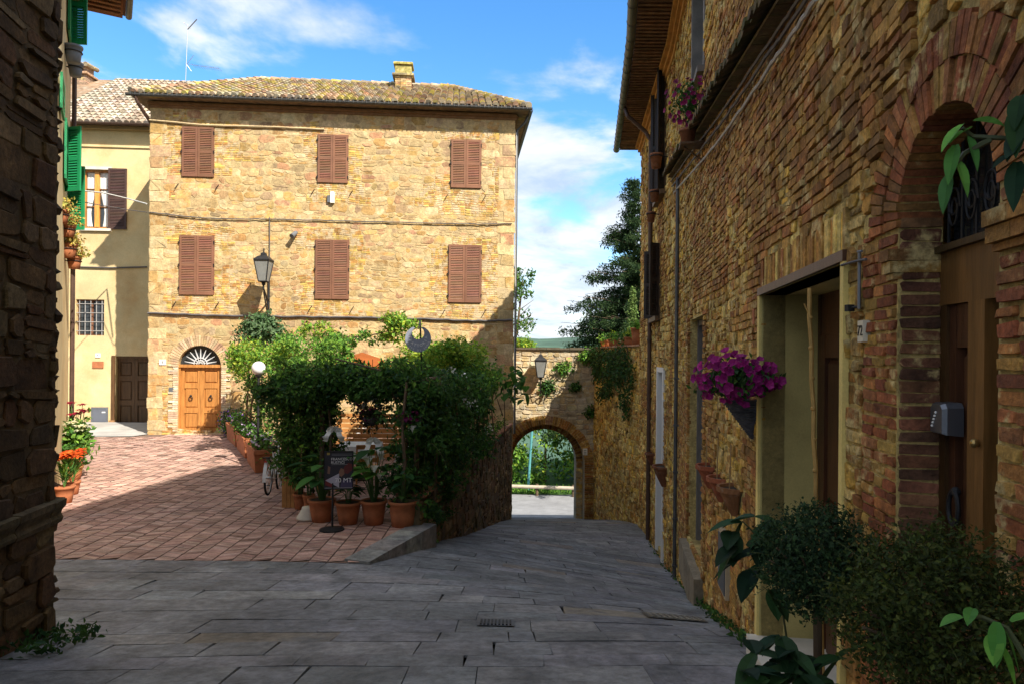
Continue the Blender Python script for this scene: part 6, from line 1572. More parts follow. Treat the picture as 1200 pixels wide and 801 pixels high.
# outside the gate
t = thing('guard_rail', 'pale timber guard rail along the road beyond the gate', 'guard rail', (2, 41.8, hz(2, 41.8)))
for k in range(7):
    x = -5 + k * 2.2; mb = MB(); y = 41.9 - .10 * (x - 0); mb.tube([(x, y, hz(x, y) - .1), (x, y, hz(x, y) + .72)], .09, 8); mb.build('post', M_WRAIL, t) if False else mb.build('post', BARK, t)
mb = MB(); mb.tube([(-6, 42.4, hz(-6, 42) + .60), (9, 40.9, hz(9, 41) + .60)], .11, 10); mb.build('rail', M_('pale_timber', (.42, .36, .28), .8, .3, 20, .2, 3), t)
pa, pb = at(618, 575, 42.6), at(624, 505, 42.6); mb = MB(); mb.tube([pa + Vector((0, 0, -.6)), pb + Vector((0, 0, .6))], .075, 8); mb.tube([pb + Vector((0, 0, .6)), pb + Vector((-.05, 0, .8))], .09, 8)
t = thing('marker_pole', 'slim teal metal pole leaning behind the guard rail', 'pole', pa + Vector((0, 0, -.6))); mb.build('pole', M_('teal_paint', (.10, .32, .34), .5, .1, 30, .2, 4), t)
# ================================================================== climbing plants of the terrace
def vine(name, label, base, cat='vine', group=None): return thing(name, label, cat, base, group)
def stems(parent, lst, r=.02):
    for pts in lst: mb = MB(); mb.tube(pts, [r * (1 - .5 * k / (len(pts) - 1)) for k in range(len(pts))], 6); mb.build('stem', BARK, parent)
Z = lambda x, y: zp(x, y)
# hedge column on the left of the arch
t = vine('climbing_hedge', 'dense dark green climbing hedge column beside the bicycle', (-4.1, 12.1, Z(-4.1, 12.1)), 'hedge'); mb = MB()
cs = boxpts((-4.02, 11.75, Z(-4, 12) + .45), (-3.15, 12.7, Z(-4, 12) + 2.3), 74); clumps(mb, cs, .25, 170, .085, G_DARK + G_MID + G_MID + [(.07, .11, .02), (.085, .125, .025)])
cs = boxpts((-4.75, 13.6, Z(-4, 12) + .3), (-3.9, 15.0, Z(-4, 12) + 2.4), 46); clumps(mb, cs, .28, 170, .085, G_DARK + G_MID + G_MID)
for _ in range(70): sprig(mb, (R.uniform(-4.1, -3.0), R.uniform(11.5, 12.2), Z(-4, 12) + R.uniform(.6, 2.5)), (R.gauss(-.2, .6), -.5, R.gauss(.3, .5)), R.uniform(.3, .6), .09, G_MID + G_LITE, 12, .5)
mb.build('foliage', LEAF, t); stems(t, [[(-3.9 + k * .2, 12.1, Z(-4, 12)), (-3.95 + k * .22, 12.1, Z(-4, 12) + 1), (-3.8 + k * .15, 12.2, Z(-4, 12) + 2)] for k in range(4)])
# canopy over the arch opening
t = vine('pergola_vine', 'dark green vine canopy draped over the pergola above the arch opening', (-2.8, 11.5, Z(-2.8, 11.5))); mb = MB()
for k in range(90):
    f = k / 89; x = lerp(-4.3, -1.2, f); y = lerp(12.0, 11.1, f); arch = .34 * (abs(f - .52) * 2) ** 2
    clumps(mb, [(x + R.uniform(-.1, .1), y + R.uniform(-.2, .5), E - .50 + .22 * noise.noise((f * 7, 0, 1)) - arch * R.uniform(0, 1.2) + R.uniform(-.18, .18))], .23, 120, .11, G_DARK + G_MID + G_MID + [(.03, .075, .04)])
clumps(mb, boxpts((-4.3, 12.4, E - .55), (-1.3, 14.3, E - .35), 26), .25, 80, .10, G_MID)
for _ in range(110): f = R.random(); sprig(mb, (lerp(-4.1, -1.2, f), lerp(12.0, 11.0, f) + R.uniform(-.1, .6), E - .45 + R.uniform(-.15, .2)), (R.gauss(0, .7), R.gauss(-.2, .4), R.gauss(.35, .6)), R.uniform(.3, .65), .10, G_MID + G_LITE, 11, .4)
mb.build('foliage', LEAF, t); stems(t, [[(-1.75, 11.2, Z(-2, 11)), (-1.7, 11.15, E - 1.3), (-2.1, 11.3, E - .3), (-3, 11.6, E - .1)], [(-3.15, 11.8, Z(-4, 11.6)), (-3.1, 11.75, E - 1.4), (-3.2, 11.8, E - .5)]], .03)
# big ivy mass on the right over the retaining wall
t = vine('ivy_mass', 'large dark ivy mass spilling over the near end of the retaining wall', (-1.35, 11.4, Z(-1.5, 11.4))); mb = MB()
for k in range(105):
    y = R.uniform(10.95, 14.0); x = ret_x(y) + R.uniform(-.5, .18); z0_ = lerp(E - 2.45, E - 2.0, (y - 10.9) / 3); clumps(mb, [(x, y, R.uniform(z0_, E - .45 - .04 * (y - 11)))], .32, 170, .10, G_DARK + G_DARK + G_MID)
for k in range(10):
    y = R.uniform(11.0, 12.6); clumps(mb, [(ret_x(y) + .12, y, E - 2.5 - R.uniform(0, .45))], .17, 90, .07, G_DARK)
for _ in range(90): y = R.uniform(10.9, 14); sprig(mb, (ret_x(y) + R.uniform(-.3, .2), y, R.uniform(E - 2.3, E - .3)), (R.gauss(.4, .5), R.gauss(-.4, .4), R.gauss(.1, .6)), R.uniform(.3, .6), .09, G_MID, 11, .7)
mb.build('foliage', LEAF, t); stems(t, [[(-1.3, 11.5, Z(-1.3, 11.5)), (-1.25, 11.6, E - 1.2), (-1.2, 11.5, E - .4)], [(-1.05, 13, Z(-1, 13)), (-1, 13, E - 1.5), (-1.1, 13.2, E - .7)]], .03)
# lit climbers further along the retaining wall
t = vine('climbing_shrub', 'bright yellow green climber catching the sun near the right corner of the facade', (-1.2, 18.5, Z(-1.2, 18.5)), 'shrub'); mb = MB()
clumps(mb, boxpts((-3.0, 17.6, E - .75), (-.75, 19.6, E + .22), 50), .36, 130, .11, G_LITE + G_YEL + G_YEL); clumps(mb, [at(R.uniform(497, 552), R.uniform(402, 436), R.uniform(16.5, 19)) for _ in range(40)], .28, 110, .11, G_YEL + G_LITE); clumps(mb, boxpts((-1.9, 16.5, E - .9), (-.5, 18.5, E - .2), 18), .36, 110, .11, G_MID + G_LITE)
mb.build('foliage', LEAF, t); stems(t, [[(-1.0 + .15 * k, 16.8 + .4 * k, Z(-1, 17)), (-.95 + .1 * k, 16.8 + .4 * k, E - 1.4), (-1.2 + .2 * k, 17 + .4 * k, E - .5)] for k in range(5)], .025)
t = vine('leafy_shrub', 'mid green shrub with white blossom clusters behind the ivy mass', (-.9, 15, Z(-.9, 15)), 'shrub'); mb = MB()
clumps(mb, boxpts((-1.6, 14.2, E - 2.1), (-.55, 16.6, E - .55), 44), .34, 130, .12, G_DARK + G_MID); mb.build('foliage', LEAF, t); mb = MB()
for c in [at(528, 435, 14.5), at(537, 441, 14.5), at(551, 472, 14.2), at(560, 478, 15)]:
    for _ in range(26): leaf(mb, c + Vector((R.gauss(0, .09), R.gauss(0, .09), R.gauss(0, .05))), .06, [(.72, .72, .66)], asp=.9)
mb.build('blossom', PETAL, t); stems(t, [[(-.85 + .1 * k, 15 + .2 * k, Z(-1, 15)), (-.8 + .1 * k, 15 + .2 * k, E - 1)] for k in range(3)])
t = vine('fig_branch', 'broad leaved branch reaching out past the facade corner over the lane', (-.15, 20, Z(-.2, 20)), 'shrub'); mb = MB(); sm = MB()
for k in range(95):
    p = at(R.uniform(566, 617), R.uniform(428, 468), R.uniform(19.2, 20.6)); d = Vector((R.gauss(0, 1), R.gauss(0, .6), R.gauss(-.5, .6))).normalized(); big_leaf(mb, p, p + d * R.uniform(.2, .34), R.uniform(.16, .26), G_MID + [(.06, .17, .03)], .2)
mb.build('foliage', LEAF, t); stems(t, [[(-.2, 20, Z(-.2, 20)), (-.2, 20, E - 1.6), at(590, 450, 20), at(612, 442, 20)], [(-.25, 20, E - 1.8), at(575, 445, 20)]])
t = vine('white_geraniums', 'low plants with small white flowers along the retaining wall coping', (-.35, 18.5, Z(-.3, 18.5)), 'flowers'); mb = MB(); clumps(mb, [(ret_x(y) - .15, y, rzt + R.uniform(.05, .3)) for y in np.linspace(16, 21.6, 14)], .2, 60, .08, G_MID + G_LITE); mb.build('foliage', LEAF, t); mb = MB()
for _ in range(90): y = R.uniform(15.5, 18.5); leaf(mb, (ret_x(y) - .1 + R.uniform(-.1, .15), y, rzt + R.uniform(.2, .5)), .07, [(.7, .7, .62)], asp=.9)
mb.build('blossom', PETAL, t)
# sunlit vines on the left side
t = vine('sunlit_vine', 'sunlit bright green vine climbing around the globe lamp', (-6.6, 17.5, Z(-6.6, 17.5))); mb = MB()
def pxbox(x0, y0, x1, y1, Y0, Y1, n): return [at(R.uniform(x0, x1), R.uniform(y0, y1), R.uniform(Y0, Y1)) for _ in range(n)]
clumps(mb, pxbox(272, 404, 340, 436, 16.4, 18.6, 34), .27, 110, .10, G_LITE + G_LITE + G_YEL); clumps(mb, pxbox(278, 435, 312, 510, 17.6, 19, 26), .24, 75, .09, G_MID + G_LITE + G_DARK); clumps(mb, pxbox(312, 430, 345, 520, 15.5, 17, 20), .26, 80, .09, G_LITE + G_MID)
mb.build('foliage', LEAF, t); stems(t, [[(p.x, p.y, Z(p.x, p.y)), p, q] for p, q in ((at(294, 480, 18), at(302, 425, 18)), (at(288, 500, 18), at(292, 430, 18)), (at(325, 500, 16.5), at(322, 430, 16.5)))], .035)
t = vine('wall_vine', 'leafy vine trained along wires across the facade below the thick cable', at(385, 470, 19.5) * 1.0); t.location.z = Z(t.location.x, 19.5); mb = MB()
clumps(mb, pxbox(325, 398, 410, 432, 16, 19, 46), .27, 100, .10, G_LITE + G_LITE + G_MID); clumps(mb, pxbox(355, 380, 385, 396, 18.5, 19.4, 7), .2, 60, .11, G_LITE + G_YEL); clumps(mb, pxbox(385, 390, 450, 404, 18.5, 19.4, 12), .2, 55, .11, G_LITE + G_MID); clumps(mb, pxbox(440, 368, 488, 396, 18.5, 19.4, 17), .22, 70, .12, G_LITE + G_YEL); clumps(mb, pxbox(395, 424, 500, 440, 15, 17, 24), .26, 90, .10, G_MID + G_LITE)
mb.build('foliage', LEAF, t); stems(t, [[at(340, 520, 18), at(345, 440, 18.5), at(370, 395, 19), at(430, 394, 19), at(486, 380, 19)]], .03)
bx_ = at(303, 405, 19.6); t = vine('round_shrub', 'rounded grey green oleander shrub under the wall lantern', (bx_.x, 19.6, Z(bx_.x, 19.6)), 'shrub'); mb = MB(); c = at(306, 387, 19.4)
blob(mb, c, (.60, .55, .52), 1700, .14, [(.05, .10, .05), (.08, .14, .07), (.11, .17, .10), (.04, .08, .03)], .3, .3); mb.build('foliage', LEAF, t); stems(t, [[(bx_.x + .05 * k, 19.5, Z(bx_.x, 19.5)), c + Vector((.08 * k - .1, 0, 0))] for k in range(3)], .03)
p = yd(272, 515); t = vine('lavender_bush', 'low dark bush with purple flowers beside the arched door', (p.x, p.y, Z(p.x, p.y)), 'shrub'); mb = MB(); blob(mb, (p.x, p.y, Z(p.x, p.y) + .42), (.42, .42, .45), 1100, .09, G_DARK + G_MID, .3); mb.build('foliage', LEAF, t); mb = MB()
for _ in range(130): v = Vector((R.gauss(0, 1), R.gauss(-.3, 1), R.gauss(.1, 1))).normalized(); leaf(mb, Vector((p.x, p.y, Z(p.x, p.y) + .42)) + v * .44, .07, [(.10, .05, .26), (.16, .09, .34)], asp=.6)
mb.build('blossom', PETAL, t)
p = at(490, 490, 11.0); t = thing('hanging_pot', 'small white pot of magenta flowers hanging on the ivy by the vine trunk', 'flower pot', at(483, 499, 10.95)); mb = MB(); mb.lathe([(.001, -.09), (.05, -.09), (.07, .03), (.06, .03), (.001, .02)], at(483, 500, 10.95), 12); mb.build('pot', WHITEP, t); petunias(t, at(479, 488, 10.95), (.17, .12, .09), 36, 120, 0, [(.20, .01, .10), (.14, .01, .07)], .05)

# ================================================================== potted flowers on the left
def lilies(mb, st, fl, c, n, h, cols):
    for _ in range(n):
        a = R.uniform(0, 6.28); tip = c + Vector((math.cos(a) * R.uniform(.05, .2), math.sin(a) * R.uniform(.05, .2), h * R.uniform(.75, 1))); st.tube([c, tip], .008, 4, (.08, .18, .04))
        for k in range(5):
            q = c.lerp(tip, R.uniform(.1, .7)); b = R.uniform(0, 6.28); big_leaf(mb, q, q + Vector((math.cos(b) * .2, math.sin(b) * .2, .22)), .035, G_LITE + G_MID, .25)
        cc_ = jit(R.choice(cols), .2)
        for k in range(6):
            b = k * 1.047 + a; d = Vector((math.cos(b) * .8, math.sin(b) * .8 - .35, .35)).normalized(); big_leaf(fl, tip, tip + d * .15, .075, [cc_], .35, 4)
def lily_pot(label, px, py, Y, h, n, cols, r=.16, ph=.28, extra=None):
    p = at(px, py, Y); z = zp(p.x, p.y); t = thing('potted_lily', label, 'potted flowers', (p.x, p.y, z), 'flower pots along the stucco wall'); pot_mesh(r, ph).build('pot', TERRA, t, True, False); f, s, fl = MB(), MB(), MB(); lilies(f, s, fl, Vector((0, 0, ph - .03)), n, h, cols)
    if extra: extra(f)
    f.build('foliage', LEAF, t, False, False); s.build('stem', CREAMP, t, False, False); fl.build('blossom', PETAL, t, False, False)
lily_pot('terracotta pot of large orange red lilies nearest the dark corner building', 75, 595, 12.2, .62, 12, [(.75, .10, .01), (.65, .07, .01), (.8, .16, .02)], .17, .30); lily_pot('terracotta pot of smaller orange red lilies just behind the large ones', 85, 586, 12.9, .60, 6, [(.6, .06, .01), (.7, .10, .02)], .13, .25)
lily_pot('pot with yellow green foliage and small cream flowers against the stucco wall', 87, 566, 14.3, .95, 10, [(.6, .55, .35)], .16, .28, lambda f: blob(f, (0, 0, .75), (.33, .33, .5), 520, .14, G_LITE + G_MID, .2)); lily_pot('tall pot plant with dark red blooms, farthest along the stucco wall', 89, 546, 15.8, 1.2, 9, [(.18, .008, .02), (.25, .01, .03)], .18, .3, lambda f: blob(f, (0, 0, .7), (.3, .3, .5), 420, .15, G_MID + G_LITE, .2))
# window pots on the corner house
def sill_pot(label, px, py, Y, r, h, mat, leaves, fol=True):
    q = at(px, py, Y); t = thing('window_pot', label, 'flower pot', q - Vector((0, 0, h / 2)), 'pots on the corner house wall'); mb = pot_mesh(r, h, .05, .75); mb.build('pot', mat, t, True, False)
    m2 = MB(); m2.torus((0, 0, h * .62), r * .98, .011, 'Z', 16, 5); uq = FO.n; m2.tube([(-uq.x * r, -uq.y * r, h * .62), (-uq.x * .75, -uq.y * .75, h * .62)], .011, 5); m2.build('bracket', IRON, t, False, False)
    if fol:
        m3 = MB(); blob(m3, (.05, 0, h + .10), (r * 1.5, r * 1.5, .17), 300, .075, leaves, .2, .35, .3); m3.build('foliage', LEAF, t, False, False)
SUC = [(.34, .26, .05), (.30, .28, .08), (.36, .18, .07), (.22, .24, .07), (.42, .34, .12)]
sill_pot('orange window pot of yellowish succulents, topmost of the four by the green shutters', 72, 254, 13.8, .14, .26, TERRA, SUC); sill_pot('orange window pot of yellowish succulents, second from the top by the green shutter', 79, 271, 14.2, .15, .24, TERRA, SUC); sill_pot('orange window pot of yellowish succulents, third from the top below the shutter', 81, 294, 14.4, .15, .30, TERRA, SUC); sill_pot('orange window pot with trailing yellowish plant, lowest of the four', 87, 308, 14.6, .14, .26, TERRA, SUC)
GPOT = M_('grey_pot', (.20, .22, .26), .6, .1, 30, .15, 4); sill_pot('upper grey pot with a brick coloured rim under the eave of the corner house', 86, 64, 14.0, .165, .34, GPOT, SUC, False); sill_pot('lower grey pot hung under the upper one on the corner house', 88.5, 82, 14.4, .14, .28, GPOT, SUC, False)

# ================================================================== near plants on the right
def bush(label, px, py, Y, rad, n, size, pal, stem_to, seed):
    c = at(px, py, Y); g = hz(c.x, c.y); t = thing('clipped_bush', label, 'potted bush', (c.x, c.y, g)); mb = MB(); blob(mb, c, rad, n, size, pal, .45, .18, 0, seed)
    for _ in range(n // 14):
        v = Vector((R.gauss(0, 1), R.gauss(0, 1), R.gauss(.2, 1))).normalized(); leaf(mb, c + Vector((v.x * rad[0], v.y * rad[1], v.z * rad[2])) * R.uniform(1.0, 1.2), size, pal, v)
    for _ in range(60): v = Vector((R.gauss(0, 1), R.gauss(0, 1), R.gauss(.2, 1))).normalized(); sprig(mb, c + Vector((v.x * rad[0], v.y * rad[1], v.z * rad[2])) * .85, v + Vector((0, 0, .2)), rad[0] * R.uniform(.25, .55), size * 1.1, pal, 12, .2)
    mb.build('foliage', LEAF, t)
    mb = MB(); mb.tube([(c.x + .02, c.y, g + .2), (c.x + .01, c.y, c.z - rad[2] * .3)], .016, 7)
    for k in range(14):
        v = Vector((R.gauss(0, 1), R.gauss(0, 1), R.gauss(0, .7))).normalized(); mb.tube([c + Vector((0, 0, -rad[2] * .5)), c + Vector((v.x * rad[0], v.y * rad[1], v.z * rad[2])) * .9], .004, 4)
    mb.build('stem', BARK, t)
    pm = pot_mesh(.16, .28); po = pm.build('pot', TERRA_D, t, True, False)
    s_ = MB(); s_.lathe([(.001, .25), (.14, .25)], (0, 0, 0), 12); s_.build('soil', SOIL, t, False, False); return t
DB = [(.012, .03, .014), (.018, .045, .018), (.025, .06, .022), (.012, .032, .02)]
bush('round dark standard bush on a thin stem in front of the deep doorway', 955, 655, 2.6, (.205, .205, .195), 9500, .019, [(.02, .042, .02), (.027, .055, .024), (.036, .07, .03), (.016, .035, .02)], 0, 3)
bush('wider olive green twiggy bush below the arched door', 1095, 718, 1.72, (.225, .22, .20), 13000, .016, [(.028, .042, .011), (.04, .056, .014), (.06, .075, .018), (.024, .035, .012)], 0, 8)
def leafy(label, name, pts, L_, w_, pal, base, n=1, cat='plant', stem=None, dirs=None):
    t = thing(name, label, cat, base); f = MB(); s = MB()
    for i, (px, py, Y) in enumerate(pts):
        p = at(px, py, Y)
        for _ in range(n):
            d = Vector(dirs[i]).normalized() if dirs else Vector((R.gauss(-.2, 1), R.gauss(-.3, .7), R.gauss(-.35, .5))).normalized(); big_leaf(f, p, p + d * L_ * R.uniform(.75, 1.15), w_ * R.uniform(.8, 1.15), pal, .25, 6)
    f.build('foliage', LEAF, t)
    for q in stem or []: s = MB(); s.tube([at(*k) for k in q], [.006] + [.0045] * (len(q) - 2) + [.003], 5, (.06, .07, .03)); s.build('stem', CREAMP, t)
    return t
g_ = lambda px, Y: Vector((at(px, 0, Y).x, Y, hz(at(px, 0, Y).x, Y)))
leafy('dark glossy broad leaves on a thin shoot left of the round bush', 'climbing_shoot', [(870, 612, 2.9), (884, 605, 2.9), (858, 622, 2.9), (876, 640, 2.9), (892, 632, 2.9), (868, 655, 2.9), (882, 668, 2.9), (895, 660, 2.9), (903, 690, 2.9), (890, 618, 2.95), (862, 640, 2.85), (898, 645, 2.85), (905, 610, 2.9)], .13, .085, DB + [(.025, .065, .03)], g_(905, 2.9), 2, stem=[[(930, 801, 2.9), (915, 700, 2.9), (890, 630, 2.9), (870, 610, 2.9)]])
leafy('low dark glossy leaved plant at the foot of the round bush', 'glossy_plant', [(870, 785, 2.35), (885, 765, 2.4), (905, 775, 2.4), (925, 762, 2.4), (900, 795, 2.3), (940, 790, 2.3), (960, 775, 2.4), (985, 770, 2.4), (915, 745, 2.45), (935, 805, 2.3), (955, 808, 2.3), (895, 810, 2.3), (978, 800, 2.3)], .14, .07, DB + [(.035, .08, .04), (.03, .07, .03)], g_(925, 2.4), 3, stem=[[(928, 900, 2.4), (920, 800, 2.4), (905, 770, 2.4)], [(928, 900, 2.4), (940, 820, 2.4), (960, 775, 2.4)]])
BR = [(.08, .22, .05), (.10, .26, .05), (.06, .18, .05)]
leafy('bright green leaves on a twig entering at the right over the olive bush', 'leafy_shoot', [(1140, 712, 1.22), (1128, 722, 1.22), (1168, 728, 1.2), (1178, 738, 1.2), (1185, 728, 1.2), (1165, 742, 1.2), (1172, 755, 1.2)], .055, .028, BR, g_(1195, 1.15), 1, dirs=[(-.3, -.3, -.1), (-1, 0, -.2), (-.2, -.3, -1), (.3, -.2, -1), (1, -.2, .6), (-.3, -.4, -.9), (.2, -.3, -.8)], stem=[[(1215, 790, 1.15), (1180, 735, 1.2), (1150, 722, 1.22), (1128, 722, 1.22)]])
leafy('young green leaves on a thin stem crossing the fanlight of the arched door', 'leaf_spray', [(1138, 150, 1.2), (1128, 146, 1.2), (1120, 170, 1.2), (1135, 160, 1.2), (1112, 205, 1.2), (1122, 188, 1.2), (1140, 142, 1.2)], .062, .030, BR, Vector((at(1230, 160, 1.15).x, 1.15, 1.0)), 1, dirs=[(-.9, -.2, -.4), (-.8, -.2, -.7), (-.4, -.3, -1), (.1, -.3, -1), (-.3, -.2, -1), (.1, -.3, -.9), (1, -.1, .05)], stem=[[(1230, 158, 1.15), (1180, 162, 1.18), (1140, 160, 1.2), (1128, 150, 1.2)], [(1160, 164, 1.19), (1130, 180, 1.2), (1112, 204, 1.2)]])
leafy('dark leaves hanging in at the right edge beside the arch bricks', 'leaf_spray', [(1196, 112, 1.15), (1190, 130, 1.15), (1200, 150, 1.15), (1198, 178, 1.15), (1192, 190, 1.15), (1204, 120, 1.15)], .070, .036, DB + [(.03, .09, .03)], Vector((at(1240, 160, 1.12).x, 1.12, 1.0)), 1, dirs=[(-.3, -.2, -.8), (-.2, -.3, -1), (-.5, -.2, -.6), (-1, -.2, -.3), (-.3, -.3, -1), (0, -.2, -1)], stem=[[(1240, 170, 1.12), (1205, 150, 1.15), (1196, 112, 1.15)]])

# ================================================================== trees and shrubs beyond
def conifer(label, px, Y, ytop, zbase, rb, n_lv, pal, lean=0):
    top = at(px, ytop, Y); x = top.x; t = thing('conifer_tree', label, 'tree', (x, Y, zbase)); tr = MB(); tr.tube([(x, Y, zbase), (x, Y, lerp(zbase, top.z, .5)), (x, Y, top.z)], [.28, .16, .02], 8); tr.build('trunk', BARK, t); mb = MB(); H = top.z - zbase; lb = MB()
    for k in range(n_lv):
        f = (k + .5) / n_lv; z = lerp(zbase + .2, top.z - .2, f); r_ = rb * (1 - f) ** .85 + .25; nb = max(5, int(11 * (1 - f) + 4))
        for b in range(nb):
            a = R.uniform(0, 2 * PI); L_ = r_ * R.uniform(.42, 1.18); e = Vector((math.cos(a), math.sin(a), R.uniform(-.12, .14) )); lb.tube([(x, Y, z), Vector((x, Y, z)) + e * L_], [.05, .008], 4)
            m = max(3, int(L_ / .22))
            for i in range(m):
                q = Vector((x, Y, z)) + e * L_ * ((i + .9) / m) + Vector((0, 0, -.12 * ((i + 1) / m) ** 2 * L_)); w_ = .30 * (1.2 - .5 * i / m)
                for _ in range(32): leaf(mb, q + Vector((R.gauss(0, w_ * .6), R.gauss(0, w_ * .6), R.gauss(-.06, .13))), .25, pal, Vector((0, 0, .6)), .30, .25)
    mb.build('crown', LEAF, t); lb.build('foliage_twig', BARK, t)
conifer('tall dark conifer with drooping branches rising behind the rubble house', 744, 44, 207, E - 5, 6.1, 36, [(.022, .045, .02), (.032, .06, .022), (.045, .075, .03), (.015, .032, .014)])
c = at(741, 396, 34); t = thing('cypress_tree', 'slim pale green cypress in front of the dark conifer', 'tree', (c.x, 34, E + .1)); mb = MB()
for k in range(12): blob(mb, (c.x, 34, E + .3 + k * .26), (.30 * (1 - (k / 13) ** 2) + .05,) * 2 + (.26,), 170, .12, [(.09, .14, .04), (.12, .18, .06), (.07, .11, .03)], .3)
mb.build('crown', LEAF, t); mb = MB(); mb.tube([(c.x, 34, E + .1), (c.x, 34, E + 3)], [.06, .02], 6); mb.build('trunk', BARK, t)
c = at(610, 350, 31); t = thing('small_tree', 'airy small tree showing past the right corner of the stone house', 'tree', (-.6, 31, hz(-.6, 31))); mb = MB(); clumps(mb, [at(R.gauss(605, 9), R.uniform(316, 386), R.uniform(30.4, 31.6)) for _ in range(30)], .34, 55, .17, G_MID + [(.08, .14, .04), (.10, .15, .05)])
mb.build('crown', LEAF, t); mb = MB(); mb.tube([(-.6, 31, hz(-.6, 31) - .1), (-.5, 31, E - 1), (c.x - .15, 31, E + 1), (c.x + .1, 31, E + 3.4)], [.14, .11, .07, .02], 7)
for k in range(9): z = E + .8 + .3 * k; mb.tube([(c.x - .05, 31, z), (c.x + R.uniform(-.5, .8), 31 + R.uniform(-.5, .5), z + .5)], [.025, .008], 5)
mb.build('trunk', BARK, t)
c = at(613, 404, 29.4); t = thing('golden_bush', 'rounded yellow green bush just above the gate wall beside the house corner', 'shrub', (c.x, 29.4, E - 1.5)); c = at(613, 404, 28.2); t.location = (c.x, 28.2, gzt); mb = MB(); blob(mb, c, (.5, .4, .30), 1100, .12, G_YEL + G_LITE, .3, .2); mb.build('foliage', LEAF, t); mb = MB(); mb.tube([(c.x, 28.2, gzt - .05), (c.x, 28.2, E + .35)], .04, 6); mb.build('stem', BARK, t)
SH = [(-3.2, 46.0, 4.6, 'dark leafy tree beyond the road, left in the gate arch'), (-.4, 45.6, 5.0, 'large bright leafy tree beyond the road behind the teal pole'), (2.2, 45.4, 5.3, 'bright yellow green leafy tree in the middle of the gate arch view'), (4.6, 45.8, 5.2, 'leafy tree beyond the road against the right side of the gate arch'), (7.2, 46.5, 5.0, 'leafy tree beyond the road hidden mostly by the right gate pier')]
for x, y, h, lb in SH:
    g = hz(x, 45) - .3; t = thing('roadside_tree', lb, 'tree', (x, y, g), 'leafy trees beyond the road'); mb = MB()
    pal = G_MID + G_LITE + G_LITE if x > -2 else G_MID + G_LITE
    clumps(mb, [(x + R.gauss(0, .95), y + R.uniform(-1.3, .6), g + R.uniform(.3, h)) for _ in range(46)], .62, 44, .30, pal + (G_YEL if 1 < x < 5 else []), droop=.4); mb.build('crown', LEAF, t); mb = MB(); mb.tube([(x, y, g - .3), (x + .1, y, g + h * .6)], [.16, .06], 7); mb.build('trunk', BARK, t)
mb = MB()
for k in range(60): x = R.uniform(-9, 14); clumps(mb, [(x, R.uniform(47.5, 49), E - 9 + R.uniform(0, 5.5))], .9, 40, .4, G_DARK + G_MID)
struct(mb.build('thicket', LEAF), 'stuff')
# plants growing on the gate wall and hanging ivy on the garden wall
for i, (px, py, r_, n_, lb) in enumerate([(642, 452, .34, 420, 'dark green tuft growing from the gate wall right of the lantern'), (660, 431, .36, 420, 'bright green tuft growing from the gate wall in sunlight'), (686, 417, .36, 450, 'green tuft at the top of the gate wall by the garden wall'), (674, 453, .26, 260, 'small dark fern on the shadowed part of the gate wall'), (693, 482, .30, 300, 'dark hanging plant in the corner of gate wall and garden wall')]):
    u, z = GW.hit(px, py); q = GW.P(u, z, .1); t = thing('wall_plant', lb, 'plant', q); mb = MB(); blob(mb, q, (r_, .18, r_ * .9), n_, .13, (G_LITE + G_MID) if i in (1, 2) else G_DARK + G_MID, .1, .4, .5); mb.build('foliage', LEAF, t); mb = MB(); mb.tube([q - GW.n * .15, q + Vector((0, -.08, .1))], .015, 4); mb.build('stem', BARK, t)
t = thing('hanging_ivy', 'curtain of dark ivy hanging from the top of the garden wall', 'ivy', IW.P(4, izt, .1)); mb = MB()
for k in range(70):
    f = R.random(); u = lerp(.8, 6.9, f); dep = (1.0 + 1.2 * math.sin(f * 5.0) ** 2) * R.random() ** .8; q = IW.P(u, izt - dep, .12 + R.uniform(0, .1)); blob(mb, q, (.18, .34, .30), 62, .12, G_DARK + [(.04, .06, .02), (.05, .065, .02)], .1, .3, .9)
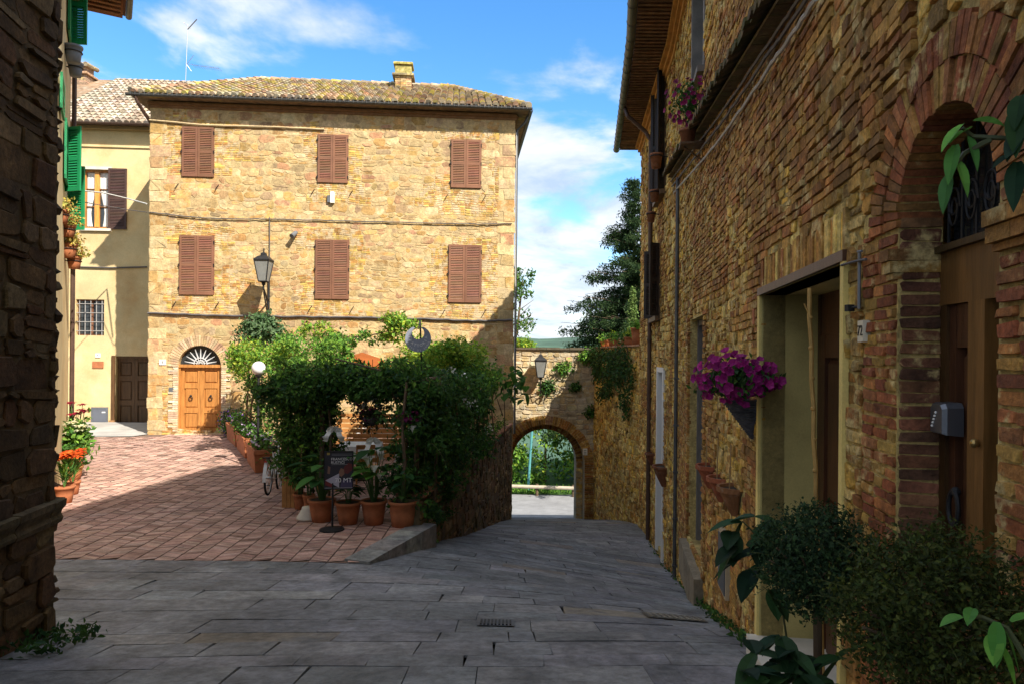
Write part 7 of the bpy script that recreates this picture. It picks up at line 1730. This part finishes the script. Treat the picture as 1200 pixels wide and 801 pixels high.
mb.build('foliage', LEAF, t); stems(t, [[IW.P(u, izt - .05, .08), IW.P(u + .1, izt - .8, .07)] for u in (1.5, 3, 4.5, 6)], .02)
labs = ['first', 'second', 'third', 'fourth', 'fifth', 'sixth']
for k, px in enumerate((699, 706, 713, 720, 727, 736, 745)):
    f = (px - 697) / 53; y0 = 24.5 - f * 4.0; u = None; Y = 26 - 6.0 * f; q = Vector((at(px, 400, Y).x, Y, 0)); uw = (q - IW.p0).dot(IW.e); q = IW.P(uw, izt + .066, -.12); s_ = .8 + .12 * (k % 3)
    ob = pot_mesh(.13 * s_ * 1.2, .24 * s_, .04); lb = ['leftmost small terracotta pot on the garden wall coping', 'second terracotta pot from the left on the garden wall, with pale shoots', 'third terracotta pot from the left on the garden wall coping', 'fourth terracotta pot on the garden wall, with mixed green leaves', 'fifth terracotta pot on the garden wall coping, lower and wider', 'sixth terracotta pot on the garden wall, with grey green leaves', 'tallest terracotta pot on the garden wall beside the rubble house'][k]
    if k == 6: ob = pot_mesh(.2, .5, .05)
    t = thing('terrace_pot', lb, 'flower pot', q, 'terracotta pots on the garden wall'); ob.build('pot', TERRA, t, True, False); mb = MB(); blob(mb, (0, 0, .34 * s_ + (.28 if k == 6 else 0)), (.2, .3, .17), 170, .11, [G_LITE, G_MID + [(.3, .3, .2)], G_YEL + G_MID][k % 3], .1, .4); mb.build('foliage', LEAF, t, False, False)
    mb = MB(); mb.lathe([(.001, (.46 if k == 6 else .2 * s_)), (.12, (.46 if k == 6 else .2 * s_))], (0, 0, 0), 10); mb.build('soil', SOIL, t, False, False)
# weeds at the wall foot
mb = MB()
for _ in range(420):
    Y = R.choice([R.uniform(5.3, 16), R.uniform(5.4, 9)]); x = wall_x(Y) - R.uniform(0, .10); leaf(mb, (x, Y, hz(x, Y) + R.uniform(0, .08)), .06, G_DARK + G_MID, droop=-.6)
for _ in range(260):
    x, y = -3.55 + R.uniform(-.3, .25), R.uniform(4.9, 5.6); leaf(mb, (x, y, hz(x, y) + R.uniform(0, .1)), .07, G_DARK, droop=-.4)
struct(mb.build('weeds', LEAF), 'stuff')
